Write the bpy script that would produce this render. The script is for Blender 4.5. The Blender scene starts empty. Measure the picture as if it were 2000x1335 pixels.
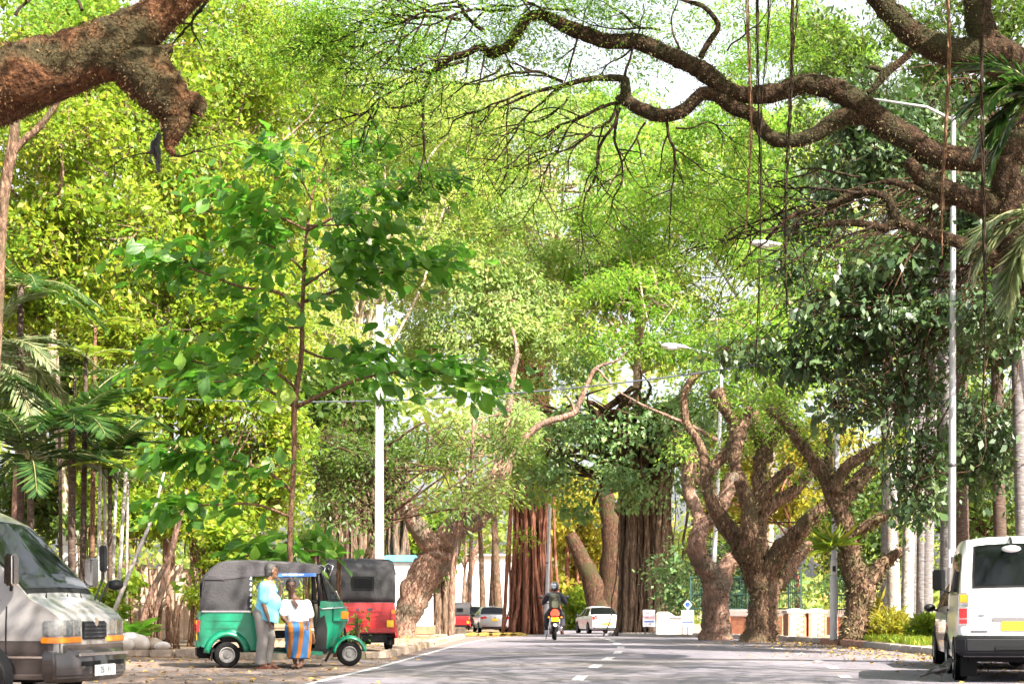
import bpy, bmesh, math, random
import numpy as np
from mathutils import Vector, Matrix, noise as mnoise

# ---------------------------------------------------------------- camera, sky, sun, exposure
sc = bpy.context.scene
COL = sc.collection
F = 4000.0      # focal length in photograph pixels
CAM_H = 1.12    # camera height
HY = 1170.0     # photograph row of the horizon

cam_d = bpy.data.cameras.new('camera')
cam_d.sensor_width = 36.0
cam_d.lens = 72.0
cam_d.shift_y = (HY - 667.5) / 2000.0
cam_d.clip_start = 0.5
cam_d.clip_end = 2000.0
cam_d.dof.use_dof = True
cam_d.dof.focus_distance = 38.0
cam_d.dof.aperture_fstop = 5.0
cam = bpy.data.objects.new('camera', cam_d)
cam.location = (0, 0, CAM_H)
cam.rotation_euler = (math.radians(90), 0, 0)
COL.objects.link(cam)
sc.camera = cam

TO_SUN = Vector((0.50, -0.62, 0.80)).normalized()
world = bpy.data.worlds.new('World')
sc.world = world
world.use_nodes = True
wn, wl = world.node_tree.nodes, world.node_tree.links
wn.clear()
w_out = wn.new('ShaderNodeOutputWorld')
w_bg = wn.new('ShaderNodeBackground')
w_sky = wn.new('ShaderNodeTexSky')
w_sky.sky_type = 'NISHITA'
w_sky.sun_disc = False
w_sky.sun_elevation = math.asin(TO_SUN.z)
w_sky.sun_rotation = math.atan2(TO_SUN.x, TO_SUN.y)
w_sky.air_density = 1.0
w_sky.dust_density = 4.0
w_hsv = wn.new('ShaderNodeHueSaturation')
w_hsv.inputs['Saturation'].default_value = 0.28   # a hazy, milky tropical sky
w_bg.inputs['Strength'].default_value = 0.10
wl.new(w_sky.outputs[0], w_hsv.inputs['Color'])
wl.new(w_hsv.outputs[0], w_bg.inputs[0])
wl.new(w_bg.outputs[0], w_out.inputs[0])

sun_d = bpy.data.lights.new('sun', 'SUN')
sun_d.energy = 5.0
sun_d.angle = math.radians(0.5)
sun_d.color = (1.0, 0.93, 0.80)
sun = bpy.data.objects.new('sun', sun_d)
sun.rotation_euler = TO_SUN.to_track_quat('Z', 'Y').to_euler()
sun.location = (0, 0, 60)
COL.objects.link(sun)

sc.view_settings.view_transform = 'Standard'
sc.view_settings.look = 'None'
sc.view_settings.gamma = 1.0
sc.view_settings.use_curve_mapping = False
sc.view_settings.exposure = 2.05
sc.render.engine = 'CYCLES'
cy = sc.cycles
cy.max_bounces = 4
cy.diffuse_bounces = 2
cy.glossy_bounces = 2
cy.transmission_bounces = 4
cy.transparent_max_bounces = 6
cy.caustics_reflective = False
cy.caustics_refractive = False
cy.use_adaptive_sampling = True
cy.adaptive_threshold = 0.03
cy.use_denoising = True
try:
    cy.denoiser = 'OPENIMAGEDENOISE'
except Exception:
    pass

R = math.radians
rnd = random.Random(7)
rng = np.random.default_rng(11)


def P(px, py, Y):
    """a photograph pixel at distance Y, as a point of the place"""
    return Vector(((px - 1000.0) * Y / F, Y, CAM_H - (py - HY) * Y / F))


def smooth(a, b, t):
    t = max(0.0, min(1.0, (t - a) / (b - a)))
    return t * t * (3 - 2 * t)


def gz(x, y):
    """ground height: level, then falling gently beyond the crest of the road"""
    return -0.74 * smooth(48, 118, y) - 0.45 * smooth(110, 220, y)


# ---------------------------------------------------------------- materials
MATS = {}


def nt(name):
    m = bpy.data.materials.new(name)
    m.use_nodes = True
    n, l = m.node_tree.nodes, m.node_tree.links
    return m, n, l, n['Principled BSDF']


def mat(name, col, rough=0.6, col2=None, scale=6.0, bump=0.0, bscale=None, metal=0.0, spec=0.5, coat=0.0,
        stretch=None, lo=0.35, hi=0.65, col3=None, scale3=1.0, emit=None):
    if name in MATS:
        return MATS[name]
    m, n, l, b = nt(name)
    b.inputs['Base Color'].default_value = (*col, 1)
    b.inputs['Roughness'].default_value = rough
    b.inputs['Metallic'].default_value = metal
    b.inputs['Specular IOR Level'].default_value = spec
    b.inputs['Coat Weight'].default_value = coat
    b.inputs['Coat Roughness'].default_value = 0.05
    if col2 or bump:
        tc = n.new('ShaderNodeTexCoord')
        mp = n.new('ShaderNodeMapping')
        if stretch:
            mp.inputs['Scale'].default_value = stretch
        l.new(tc.outputs['Object'], mp.inputs[0])
        src = None
    if col2:
        t = n.new('ShaderNodeTexNoise')
        t.inputs['Scale'].default_value = scale
        t.inputs['Detail'].default_value = 8
        t.inputs['Roughness'].default_value = 0.65
        l.new(mp.outputs[0], t.inputs['Vector'])
        r = n.new('ShaderNodeValToRGB')
        r.color_ramp.elements[0].position = lo
        r.color_ramp.elements[1].position = hi
        r.color_ramp.elements[0].color = (*col, 1)
        r.color_ramp.elements[1].color = (*col2, 1)
        l.new(t.outputs[0], r.inputs[0])
        out = r.outputs[0]
        if col3:
            t3 = n.new('ShaderNodeTexNoise')
            t3.inputs['Scale'].default_value = scale3
            t3.inputs['Detail'].default_value = 5
            l.new(mp.outputs[0], t3.inputs['Vector'])
            r3 = n.new('ShaderNodeValToRGB')
            r3.color_ramp.elements[0].position = 0.48
            r3.color_ramp.elements[1].position = 0.62
            l.new(t3.outputs[0], r3.inputs[0])
            mx = n.new('ShaderNodeMixRGB')
            l.new(r3.outputs[0], mx.inputs[0])
            l.new(out, mx.inputs[1])
            mx.inputs[2].default_value = (*col3, 1)
            out = mx.outputs[0]
        l.new(out, b.inputs['Base Color'])
    if bump:
        tb = n.new('ShaderNodeTexNoise')
        tb.inputs['Scale'].default_value = bscale or scale * 3
        tb.inputs['Detail'].default_value = 6
        l.new(mp.outputs[0], tb.inputs['Vector'])
        bp = n.new('ShaderNodeBump')
        bp.inputs['Strength'].default_value = min(1.0, bump)
        bp.inputs['Distance'].default_value = 0.05
        l.new(tb.outputs[0], bp.inputs['Height'])
        l.new(bp.outputs[0], b.inputs['Normal'])
    if emit:
        b.inputs['Emission Color'].default_value = (*emit[0], 1)
        b.inputs['Emission Strength'].default_value = emit[1]
    MATS[name] = m
    return m


def leafmat(name, cols, trans, tw=0.45, rough=0.45, spec=0.35):
    """cols: colours picked leaf by leaf; trans: what shines through the blade"""
    m, n, l, b = nt(name)
    at = n.new('ShaderNodeAttribute')
    at.attribute_name = 'tint'
    r = n.new('ShaderNodeValToRGB')
    cr = r.color_ramp
    for i, c in enumerate(cols):
        p = i / (len(cols) - 1)
        e = cr.elements[0] if i == 0 else (cr.elements[-1] if i == len(cols) - 1 else cr.elements.new(p))
        e.position = p
        e.color = (*c, 1)
    l.new(at.outputs['Fac'], r.inputs[0])
    l.new(r.outputs[0], b.inputs['Base Color'])
    b.inputs['Roughness'].default_value = rough
    b.inputs['Specular IOR Level'].default_value = spec
    tr = n.new('ShaderNodeBsdfTranslucent')
    mxc = n.new('ShaderNodeMixRGB')
    mxc.inputs[0].default_value = 0.65
    l.new(r.outputs[0], mxc.inputs[1])
    mxc.inputs[2].default_value = (*trans, 1)
    l.new(mxc.outputs[0], tr.inputs[0])
    ms = n.new('ShaderNodeMixShader')
    ms.inputs[0].default_value = tw
    l.new(b.outputs[0], ms.inputs[1])
    l.new(tr.outputs[0], ms.inputs[2])
    l.new(ms.outputs[0], n['Material Output'].inputs[0])
    MATS[name] = m
    return m


def barkmat(name, dark, mid, light, scale=4.0, stretch=(1, 1, .35), moss=None, disp=0.8):
    m, n, l, b = nt(name)
    tc = n.new('ShaderNodeTexCoord')
    mp = n.new('ShaderNodeMapping')
    mp.inputs['Scale'].default_value = stretch
    l.new(tc.outputs['Object'], mp.inputs[0])
    t = n.new('ShaderNodeTexNoise')
    t.inputs['Scale'].default_value = scale * 3
    t.inputs['Detail'].default_value = 10
    t.inputs['Roughness'].default_value = 0.75
    l.new(mp.outputs[0], t.inputs['Vector'])
    r = n.new('ShaderNodeValToRGB')
    cr = r.color_ramp
    cr.elements[0].position, cr.elements[0].color = 0.36, (*dark, 1)
    cr.elements[1].position, cr.elements[1].color = 0.68, (*light, 1)
    e = cr.elements.new(0.52)
    e.color = (*mid, 1)
    l.new(t.outputs[0], r.inputs[0])
    out = r.outputs[0]
    if moss:
        t2 = n.new('ShaderNodeTexNoise')
        t2.inputs['Scale'].default_value = 1.6
        t2.inputs['Detail'].default_value = 7
        l.new(tc.outputs['Object'], t2.inputs['Vector'])
        r2 = n.new('ShaderNodeValToRGB')
        r2.color_ramp.elements[0].position = 0.5
        r2.color_ramp.elements[1].position = 0.62
        l.new(t2.outputs[0], r2.inputs[0])
        mx = n.new('ShaderNodeMixRGB')
        l.new(r2.outputs[0], mx.inputs[0])
        l.new(out, mx.inputs[1])
        mx.inputs[2].default_value = (*moss, 1)
        out = mx.outputs[0]
    l.new(out, b.inputs['Base Color'])
    b.inputs['Roughness'].default_value = 0.95
    b.inputs['Specular IOR Level'].default_value = 0.15
    v = n.new('ShaderNodeTexNoise')
    v.inputs['Scale'].default_value = scale * 5
    v.inputs['Detail'].default_value = 8
    l.new(mp.outputs[0], v.inputs['Vector'])
    bp = n.new('ShaderNodeBump')
    bp.inputs['Strength'].default_value = disp
    bp.inputs['Distance'].default_value = 0.08
    l.new(v.outputs[0], bp.inputs['Height'])
    l.new(bp.outputs[0], b.inputs['Normal'])
    MATS[name] = m
    return m


def glassmat(name, col=(0.02, 0.025, 0.03), clear=0.35):
    m, n, l, b = nt(name)
    b.inputs['Base Color'].default_value = (*col, 1)
    b.inputs['Roughness'].default_value = 0.04
    b.inputs['Specular IOR Level'].default_value = 0.25
    tr = n.new('ShaderNodeBsdfTransparent')
    ms = n.new('ShaderNodeMixShader')
    ms.inputs[0].default_value = clear
    l.new(b.outputs[0], ms.inputs[1])
    l.new(tr.outputs[0], ms.inputs[2])
    l.new(ms.outputs[0], n['Material Output'].inputs[0])
    MATS[name] = m
    return m


# ---------------------------------------------------------------- mesh building
class MB:
    def __init__(self):
        self.v, self.f = [], []

    def add(self, vs, fs):
        o = len(self.v)
        self.v += [tuple(p) for p in vs]
        self.f += [tuple(i + o for i in f) for f in fs]
        return self

    def box(self, c, s, rz=0.0, rx=0.0, ry=0.0):
        m = Matrix.Rotation(rz, 3, 'Z') @ Matrix.Rotation(ry, 3, 'Y') @ Matrix.Rotation(rx, 3, 'X')
        c = Vector(c)
        vs = [c + m @ Vector((a * s[0] / 2, b * s[1] / 2, d * s[2] / 2)) for a in (-1, 1) for b in (-1, 1) for d in (-1, 1)]
        return self.add(vs, [(0, 1, 3, 2), (4, 6, 7, 5), (0, 4, 5, 1), (2, 3, 7, 6), (0, 2, 6, 4), (1, 5, 7, 3)])

    def tube(self, pts, radii, n=8, cap=True, jit=0.0, seed=0.0, flat=1.0):
        pts = [Vector(p) for p in pts]
        if not hasattr(radii, '__len__'):
            radii = [radii] * len(pts)
        vs, fs = [], []
        up = Vector((0.13, 0.31, 1)).normalized()
        u = None
        for i, p in enumerate(pts):
            d = (pts[min(i + 1, len(pts) - 1)] - pts[max(i - 1, 0)])
            d = d.normalized() if d.length > 1e-9 else Vector((0, 0, 1))
            if u is None:
                u = d.cross(up)
                if u.length < 0.1:
                    u = d.cross(Vector((1, 0, 0)))
            u = (u - d * u.dot(d))
            u = u.normalized() if u.length > 1e-6 else d.orthogonal().normalized()
            w = d.cross(u)
            for k in range(n):
                a = 2 * math.pi * k / n
                dirv = u * math.cos(a) + w * math.sin(a) * flat
                r = radii[i]
                if jit:
                    q = p + dirv * r
                    r *= 1 + jit * mnoise.noise(Vector((q.x * 1.7 + seed, q.y * 1.7, q.z * 1.7)) / max(0.25, min(1.5, radii[i] * 2.2))) \
                        + 0.5 * jit * mnoise.noise(Vector((q.x + seed, q.y, q.z)) / max(0.06, radii[i] * 0.5))
                vs.append(p + dirv * r)
        for i in range(len(pts) - 1):
            for k in range(n):
                a, b = i * n + k, i * n + (k + 1) % n
                fs.append((a, b, b + n, a + n))
        if cap:
            fs.append(tuple(range(n - 1, -1, -1)))
            fs.append(tuple((len(pts) - 1) * n + k for k in range(n)))
        return self.add(vs, fs)

    def grid(self, rows):
        n = len(rows[0])
        vs = [p for r in rows for p in r]
        fs = [(i * n + k, i * n + k + 1, (i + 1) * n + k + 1, (i + 1) * n + k) for i in range(len(rows) - 1) for k in range(n - 1)]
        return self.add(vs, fs)

    def loft(self, rings, cap=True):
        n = len(rings[0])
        vs = [p for r in rings for p in r]
        fs = [(i * n + k, i * n + (k + 1) % n, (i + 1) * n + (k + 1) % n, (i + 1) * n + k) for i in range(len(rings) - 1) for k in range(n)]
        if cap:
            fs.append(tuple(range(n - 1, -1, -1)))
            fs.append(tuple((len(rings) - 1) * n + k for k in range(n)))
        return self.add(vs, fs)

    def prism(self, poly, a, b, axis='y'):
        """poly: (p,q) outline; axis y -> x,z outline between y=a and y=b; z -> x,y outline; x -> y,z outline"""
        def pt(p, q, t):
            return {'y': (p, t, q), 'z': (p, q, t), 'x': (t, p, q)}[axis]
        n = len(poly)
        vs = [pt(p, q, a) for p, q in poly] + [pt(p, q, b) for p, q in poly]
        fs = [tuple(range(n)), tuple(range(2 * n - 1, n - 1, -1))] + [(k, (k + 1) % n, n + (k + 1) % n, n + k) for k in range(n)]
        return self.add(vs, fs)

    def lathe(self, prof, c, axis='z', n=20, a0=0.0, a1=2 * math.pi, capped=True):
        """prof: (radius, along) pairs about an axis through c"""
        c = Vector(c)
        full = abs(a1 - a0 - 2 * math.pi) < 1e-6
        m = n if full else n + 1
        rings = []
        for r, h in prof:
            ring = []
            for k in range(m):
                a = a0 + (a1 - a0) * k / n
                p, q = r * math.cos(a), r * math.sin(a)
                ring.append(c + {'z': Vector((p, q, h)), 'y': Vector((p, h, q)), 'x': Vector((h, p, q))}[axis])
            rings.append(ring)
        if full:
            return self.loft(rings, cap=capped)
        return self.grid(rings)

    def ball(self, c, r, n=10, m=8):
        if not hasattr(r, '__len__'):
            r = (r, r, r)
        rings = []
        for i in range(m + 1):
            t = math.pi * (i + 0.02) / (m + 0.04)
            rings.append([(c[0] + r[0] * math.sin(t) * math.cos(2 * math.pi * k / n), c[1] + r[1] * math.sin(t) * math.sin(2 * math.pi * k / n),
                           c[2] - r[2] * math.cos(t)) for k in range(n)])
        return self.loft(rings)

    def build(self, name, m, parent=None, smooth_=False, bevel=0.0, split=None, world=False, solid=0.0, sub=0):
        me = bpy.data.meshes.new(name)
        me.from_pydata(self.v, [], self.f)
        me.update()
        bm = bmesh.new()
        bm.from_mesh(me)
        bmesh.ops.recalc_face_normals(bm, faces=bm.faces)
        if bevel:
            bmesh.ops.bevel(bm, geom=[e for e in bm.edges if e.is_manifold and e.calc_face_angle(0) > 0.6], offset=bevel, segments=2, affect='EDGES', clamp_overlap=True)
        bm.to_mesh(me)
        bm.free()
        if smooth_ or bevel:
            me.polygons.foreach_set('use_smooth', [True] * len(me.polygons))
        me.materials.append(MATS[m] if isinstance(m, str) else m)
        o = link(name, me, parent, world)
        if solid:
            s = o.modifiers.new('thickness', 'SOLIDIFY')
            s.thickness = solid
            s.offset = 0
        if sub:
            s = o.modifiers.new('subdivision', 'SUBSURF')
            s.levels = s.render_levels = sub
        if split or bevel:
            e = o.modifiers.new('edges', 'EDGE_SPLIT')
            e.split_angle = R(split or 38)
        return o


def link(name, me, parent=None, world=False):
    o = bpy.data.objects.new(name, me)
    COL.objects.link(o)
    if parent is not None:
        o.parent = parent
        if world:
            o.matrix_parent_inverse = Matrix.Translation(-Vector(parent.location))
    return o


def tag(o, label=None, cat=None, group=None, kind=None):
    if label:
        o['label'] = label
    if cat:
        o['category'] = cat
    if group:
        o['group'] = group
    if kind:
        o['kind'] = kind
    return o


def thing(name, label, cat, loc=(0, 0, 0), rz=0.0, group=None, rx=0.0, ry=0.0):
    o = bpy.data.objects.new(name, None)
    o.empty_display_size = 0.2
    COL.objects.link(o)
    o.location = loc
    o.rotation_euler = (rx, ry, rz)
    return tag(o, label, cat, group)


def copy_tree(o, parent=None):
    c = o.copy()
    COL.objects.link(c)
    c.parent = parent
    for ch in list(o.children):
        copy_tree(ch, c)
    return c


def catmull(pts, per=6):
    """smooth path through tuples of any length"""
    P_ = [np.array(p, float) for p in pts]
    if len(P_) < 3:
        return [P_[0] + (P_[-1] - P_[0]) * t for t in np.linspace(0, 1, per + 1)]
    P_ = [2 * P_[0] - P_[1]] + P_ + [2 * P_[-1] - P_[-2]]
    out = []
    for i in range(1, len(P_) - 2):
        a, b, c, d = P_[i - 1:i + 3]
        for k in range(per):
            t = k / per
            out.append(0.5 * (2 * b + (c - a) * t + (2 * a - 5 * b + 4 * c - d) * t * t + (3 * b - a - 3 * c + d) * t ** 3))
    out.append(P_[-2])
    return out


def limb(mb, path, n=12, per=5, jit=0.14, seed=0.0):
    """path: (x, y, z, radius) rows"""
    s = catmull(path, per)
    mb.tube([p[:3] for p in s], [max(0.004, p[3]) for p in s], n=n, jit=jit, seed=seed)
    return s


def pxpath(rows, Y, dY=None):
    """photograph trace (px, py, thickness in px[, depth offset]) -> (x, y, z, radius) rows"""
    out = []
    for i, r in enumerate(rows):
        yy = Y + (r[3] if len(r) > 3 else 0.0)
        p = P(r[0], r[1], yy)
        out.append((p.x, p.y, p.z, r[2] * 0.5 * yy / F))
    return out


# ---------------------------------------------------------------- leaves (numpy)
def unit(a):
    return a / np.maximum(1e-9, np.linalg.norm(a, axis=1, keepdims=True))


def leaf_mesh(name, base, axis, nrm, length, width, tint, fold=0.12, six=False):
    """one blade per row: a pointed quad, creased along its middle when six"""
    axis = unit(axis)
    side = unit(np.cross(nrm, axis))
    nrm = np.cross(axis, side)
    L = length[:, None]
    W = width[:, None] * 0.5
    n = len(base)
    if six:
        pts = np.stack([base, base + axis * L * .32 - side * W * .85 + nrm * L * fold, base + axis * L * .68 - side * W + nrm * L * fold,
                        base + axis * L - nrm * L * .08, base + axis * L * .68 + side * W + nrm * L * fold, base + axis * L * .32 + side * W * .85 + nrm * L * fold], 1)
        idx = np.array([[0, 1, 2, 3], [0, 3, 4, 5]])
        k = 6
    else:
        pts = np.stack([base, base + axis * L * .45 - side * W + nrm * L * fold, base + axis * L, base + axis * L * .55 + side * W + nrm * L * fold * .3], 1)
        idx = np.array([[0, 1, 2, 3]])
        k = 4
    co = pts.reshape(-1, 3).astype(np.float32)
    faces = (np.arange(n)[:, None, None] * k + idx[None]).reshape(-1, 4).astype(np.int32)
    me = bpy.data.meshes.new(name)
    me.vertices.add(len(co))
    me.vertices.foreach_set('co', co.ravel())
    me.loops.add(faces.size)
    me.loops.foreach_set('vertex_index', faces.ravel())
    me.polygons.add(len(faces))
    me.polygons.foreach_set('loop_start', np.arange(len(faces), dtype=np.int32) * 4)
    me.polygons.foreach_set('loop_total', np.full(len(faces), 4, dtype=np.int32))
    a = me.attributes.new('tint', 'FLOAT', 'POINT')
    a.data.foreach_set('value', np.repeat(np.clip(tint, 0, 1).astype(np.float32), k))
    me.update(calc_edges=True)
    me.validate()
    return me


def rand_unit(n):
    return unit(rng.normal(size=(n, 3)))


def in_ellipsoid(n, c, r, shell=0.5):
    d = rand_unit(n)
    rad = rng.random(n) ** (1 / 3.0)
    rad = np.where(rng.random(n) < shell, 0.72 + 0.28 * rad, rad)
    return np.array(c) + d * rad[:, None] * np.array(r), d


def crown_points(lobes, n_cl, shell=0.55, gap=0.0):
    """lobes: (px, py, rx px, ry px, Y, depth radius m); returns cluster centres and outward directions"""
    vol = np.array([l[2] * l[3] * (l[4] / F) ** 2 for l in lobes])
    cnt = np.maximum(1, (n_cl * vol / vol.sum()).astype(int))
    C, D = [], []
    for l, c in zip(lobes, cnt):
        ctr = P(l[0], l[1], l[4])
        s = l[4] / F
        a, d = in_ellipsoid(int(c * 1.9), ctr, (l[2] * s, l[5], l[3] * s), shell)
        fr = 26.0 / l[4]
        k = np.array([mnoise.noise(Vector((q[0] * fr, q[1] * fr, q[2] * fr * 1.3))) + .4 * mnoise.noise(Vector((q[0], q[1], q[2])) * fr * 2.7) for q in a]) > gap
        a, d = a[k], d[k]
        C.append(a)
        D.append(d)
    return np.concatenate(C), np.concatenate(D)


def spray_leaves(C, D, per, R_=0.55, ll=0.16, lw=0.06, droop=0.35, flat=0.16, tint_spread=0.25):
    """feathery foliage: each centre carries a flat, drooping fan of small leaflets"""
    n = len(C)
    nrm = unit(np.stack([rng.normal(0, .38, n), rng.normal(-.1, .38, n), np.ones(n)], 1) + 0.35 * D)
    t1 = unit(np.cross(nrm, rand_unit(n)))
    t2 = np.cross(nrm, t1)
    ang = rng.random((n, per)) * 2 * np.pi
    rad = np.sqrt(rng.random((n, per))) * R_ * (0.6 + 0.8 * rng.random((n, 1)))
    dirs = t1[:, None] * np.cos(ang)[..., None] + t2[:, None] * np.sin(ang)[..., None]
    pos = C[:, None] + dirs * rad[..., None] + nrm[:, None] * rng.normal(0, flat, (n, per))[..., None] * R_
    pos[..., 2] -= droop * rad ** 2 / R_
    ax = dirs + 0.5 * rng.normal(size=(n, per, 3))
    ax[..., 2] -= droop
    ln = nrm[:, None] + 0.32 * rng.normal(size=(n, per, 3))
    base_t = rng.random(n)[:, None] * 0.6 + 0.2
    tint = base_t + rng.normal(0, tint_spread * .5, (n, per))
    m = n * per
    L = ll * (0.6 + 0.8 * rng.random(m))
    return pos.reshape(m, 3), ax.reshape(m, 3), ln.reshape(m, 3), L, L * (lw / ll), tint.reshape(m)


def broad_leaves(C, D, per, R_=0.4, ll=0.16, lw=0.09, droop=0.5, tint_spread=0.35):
    n = len(C)
    pos = C[:, None] + rng.normal(0, R_ * .6, (n, per, 3)) * np.array([1, 1, .75])
    ax = rng.normal(size=(n, per, 3)) + 0.5 * D[:, None]
    ax[..., 2] -= droop
    ln = 0.5 * rng.normal(size=(n, per, 3)) + 0.35 * rng.normal(size=(n, 1, 3)) + 0.4 * D[:, None]
    ln[..., 2] += 0.8
    tint = rng.random(n)[:, None] * 0.55 + 0.22 + rng.normal(0, tint_spread * .5, (n, per))
    m = n * per
    L = ll * (0.6 + 0.8 * rng.random(m)) * np.repeat(rng.choice([.62, .8, 1.0, 1.35], n), per)
    return pos.reshape(m, 3), ax.reshape(m, 3), ln.reshape(m, 3), L, L * (lw / ll), tint.reshape(m)


def twig_part(name, C, D, length, r, m, parent, per=2):
    """thin three-sided twigs running through the leaf clusters"""
    n = len(C) * per
    c = np.repeat(C, per, axis=0) + rng.normal(0, length * .15, (n, 3))
    ax = unit(np.repeat(D, per, axis=0) * .8 + rng.normal(0, .7, (n, 3)) + np.array([0, 0, .25]))
    L = (length * (0.6 + 0.9 * rng.random(n)))[:, None]
    u = unit(np.cross(ax, rand_unit(n)))
    w = np.cross(ax, u)
    bend = rng.normal(0, .12, (n, 3)) * L
    rings = []
    for f, k in ((-.5, 1.0), (0.0, .7), (.5, .3)):
        q = c + ax * L * f + (bend if f == 0 else 0)
        for a in (0, 2.094, 4.189):
            rings.append(q + (u * math.cos(a) + w * math.sin(a)) * r * k)
    co = np.stack(rings, 1).reshape(-1, 3).astype(np.float32)
    idx = np.array([[i * 3 + k, i * 3 + (k + 1) % 3, i * 3 + 3 + (k + 1) % 3, i * 3 + 3 + k] for i in (0, 1) for k in range(3)])
    faces = (np.arange(n)[:, None, None] * 9 + idx[None]).reshape(-1, 4).astype(np.int32)
    me = bpy.data.meshes.new(name)
    me.vertices.add(len(co))
    me.vertices.foreach_set('co', co.ravel())
    me.loops.add(faces.size)
    me.loops.foreach_set('vertex_index', faces.ravel())
    me.polygons.add(len(faces))
    me.polygons.foreach_set('loop_start', np.arange(len(faces), dtype=np.int32) * 4)
    me.polygons.foreach_set('loop_total', np.full(len(faces), 4, dtype=np.int32))
    me.update(calc_edges=True)
    me.materials.append(MATS[m])
    o = link(name, me, parent, world=True)
    o['kind'] = 'stuff'
    return o


def leaf_part(name, data, m, parent, six=False, fold=0.12):
    me = leaf_mesh(name, *data, fold=fold, six=six)
    me.materials.append(MATS[m])
    o = link(name, me, parent, world=True)
    return o


def text_mesh(body, size, m, parent, loc, rot, name='lettering', depth=0.001, sx=1.0, align='CENTER'):
    cu = bpy.data.curves.new('txt', 'FONT')
    cu.body = body
    cu.size = size
    cu.align_x = align
    cu.align_y = 'CENTER'
    cu.extrude = depth
    t = bpy.data.objects.new('txt', cu)
    COL.objects.link(t)
    me = bpy.data.meshes.new_from_object(t.evaluated_get(bpy.context.evaluated_depsgraph_get()))
    bpy.data.objects.remove(t)
    bpy.data.curves.remove(cu)
    me.materials.clear()
    me.materials.append(MATS[m])
    o = link(name, me, parent)
    o.location = loc
    o.rotation_euler = rot
    o.scale = (sx, 1, 1)
    return o


def fused(mb, name, m, parent, voxel=0.014, smooth_it=6, world=False):
    """fuse overlapping volumes into one continuous skin"""
    me = bpy.data.meshes.new(name)
    me.from_pydata(mb.v, [], mb.f)
    bm = bmesh.new()
    bm.from_mesh(me)
    bmesh.ops.recalc_face_normals(bm, faces=bm.faces)
    bm.to_mesh(me)
    bm.free()
    t = bpy.data.objects.new('tmp', me)
    COL.objects.link(t)
    r = t.modifiers.new('r', 'REMESH')
    r.mode = 'VOXEL'
    r.voxel_size = voxel
    s = t.modifiers.new('s', 'SMOOTH')
    s.iterations = smooth_it
    s.factor = 0.5
    dg = bpy.context.evaluated_depsgraph_get()
    dg.update()
    out = bpy.data.meshes.new_from_object(t.evaluated_get(dg))
    bpy.data.objects.remove(t)
    out.name = name
    out.polygons.foreach_set('use_smooth', [True] * len(out.polygons))
    out.materials.clear()
    out.materials.append(MATS[m])
    return link(name, out, parent, world)

# ---------------------------------------------------------------- materials used
mat('soil', (0.22, 0.13, 0.075), 0.95, (0.34, 0.22, 0.14), 0.8, bump=0.4, bscale=9, col3=(0.10, 0.10, 0.04), scale3=0.35)
mat('asphalt', (0.125, 0.115, 0.14), 0.85, (0.17, 0.155, 0.185), 0.55, bump=0.35, bscale=60, lo=0.3, hi=0.7, col3=(0.165, 0.145, 0.15), scale3=0.22)
mat('verge', (0.12, 0.082, 0.066), 0.95, (0.21, 0.15, 0.125), 1.1, bump=0.4, bscale=22, col3=(0.15, 0.12, 0.115), scale3=0.5)
mat('paving', (0.24, 0.165, 0.12), 0.95, (0.36, 0.265, 0.20), 1.4, bump=0.4, bscale=20, col3=(0.22, 0.15, 0.10), scale3=0.6)
mat('road_paint', (0.58, 0.56, 0.56), 0.8, (0.20, 0.18, 0.21), 7, lo=0.46, hi=0.62)
mat('kerb', (0.30, 0.26, 0.24), 0.95, (0.42, 0.37, 0.34), 5, bump=0.5, bscale=24)
mat('kerb_red', (0.34, 0.15, 0.11), 0.95, (0.44, 0.26, 0.20), 5, bump=0.5, bscale=24)
mat('kerb_yellow', (0.62, 0.42, 0.05), 0.9, (0.38, 0.28, 0.10), 6)
mat('stone', (0.30, 0.22, 0.17), 0.95, (0.46, 0.36, 0.28), 6, bump=0.6, bscale=20)
mat('plaster', (0.72, 0.66, 0.62), 0.9, (0.56, 0.47, 0.42), 2.2, bump=0.15, col3=(0.40, 0.32, 0.27), scale3=0.9)
mat('white_wall', (0.80, 0.79, 0.78), 0.9, (0.70, 0.68, 0.66), 2.0)
mat('terracotta', (0.38, 0.14, 0.08), 0.9, (0.48, 0.21, 0.12), 5, bump=0.2)
mat('brick', (0.36, 0.15, 0.09), 0.9, (0.46, 0.24, 0.16), 9)
mat('fence_green', (0.010, 0.045, 0.04), 0.6, (0.016, 0.065, 0.055), 3)
mat('blue_paint', (0.10, 0.42, 0.62), 0.5, (0.14, 0.50, 0.68), 3)
mat('concrete_pole', (0.24, 0.21, 0.19), 0.9, (0.33, 0.295, 0.27), 6, bump=0.2)
mat('galvanised', (0.33, 0.33, 0.36), 0.55, (0.42, 0.42, 0.45), 5, metal=0.35)
mat('galvanised_lit', (0.56, 0.55, 0.58), 0.6, (0.64, 0.63, 0.66), 5)  # paler copy of the post metal, with sunlight painted into its colour
mat('cable', (0.10, 0.11, 0.14), 0.5)
mat('lamp_grey', (0.62, 0.62, 0.64), 0.4, metal=0.2)
mat('sign_white', (0.80, 0.78, 0.80), 0.55, (0.68, 0.64, 0.66), 9)
mat('sign_red', (0.70, 0.07, 0.12), 0.5)
mat('sign_blue', (0.05, 0.12, 0.50), 0.5)
mat('ink', (0.03, 0.03, 0.04), 0.6)
mat('dark_metal', (0.06, 0.06, 0.065), 0.5, metal=0.4)
mat('wood_cut', (0.50, 0.34, 0.22), 0.9, (0.40, 0.25, 0.15), 8)

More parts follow.
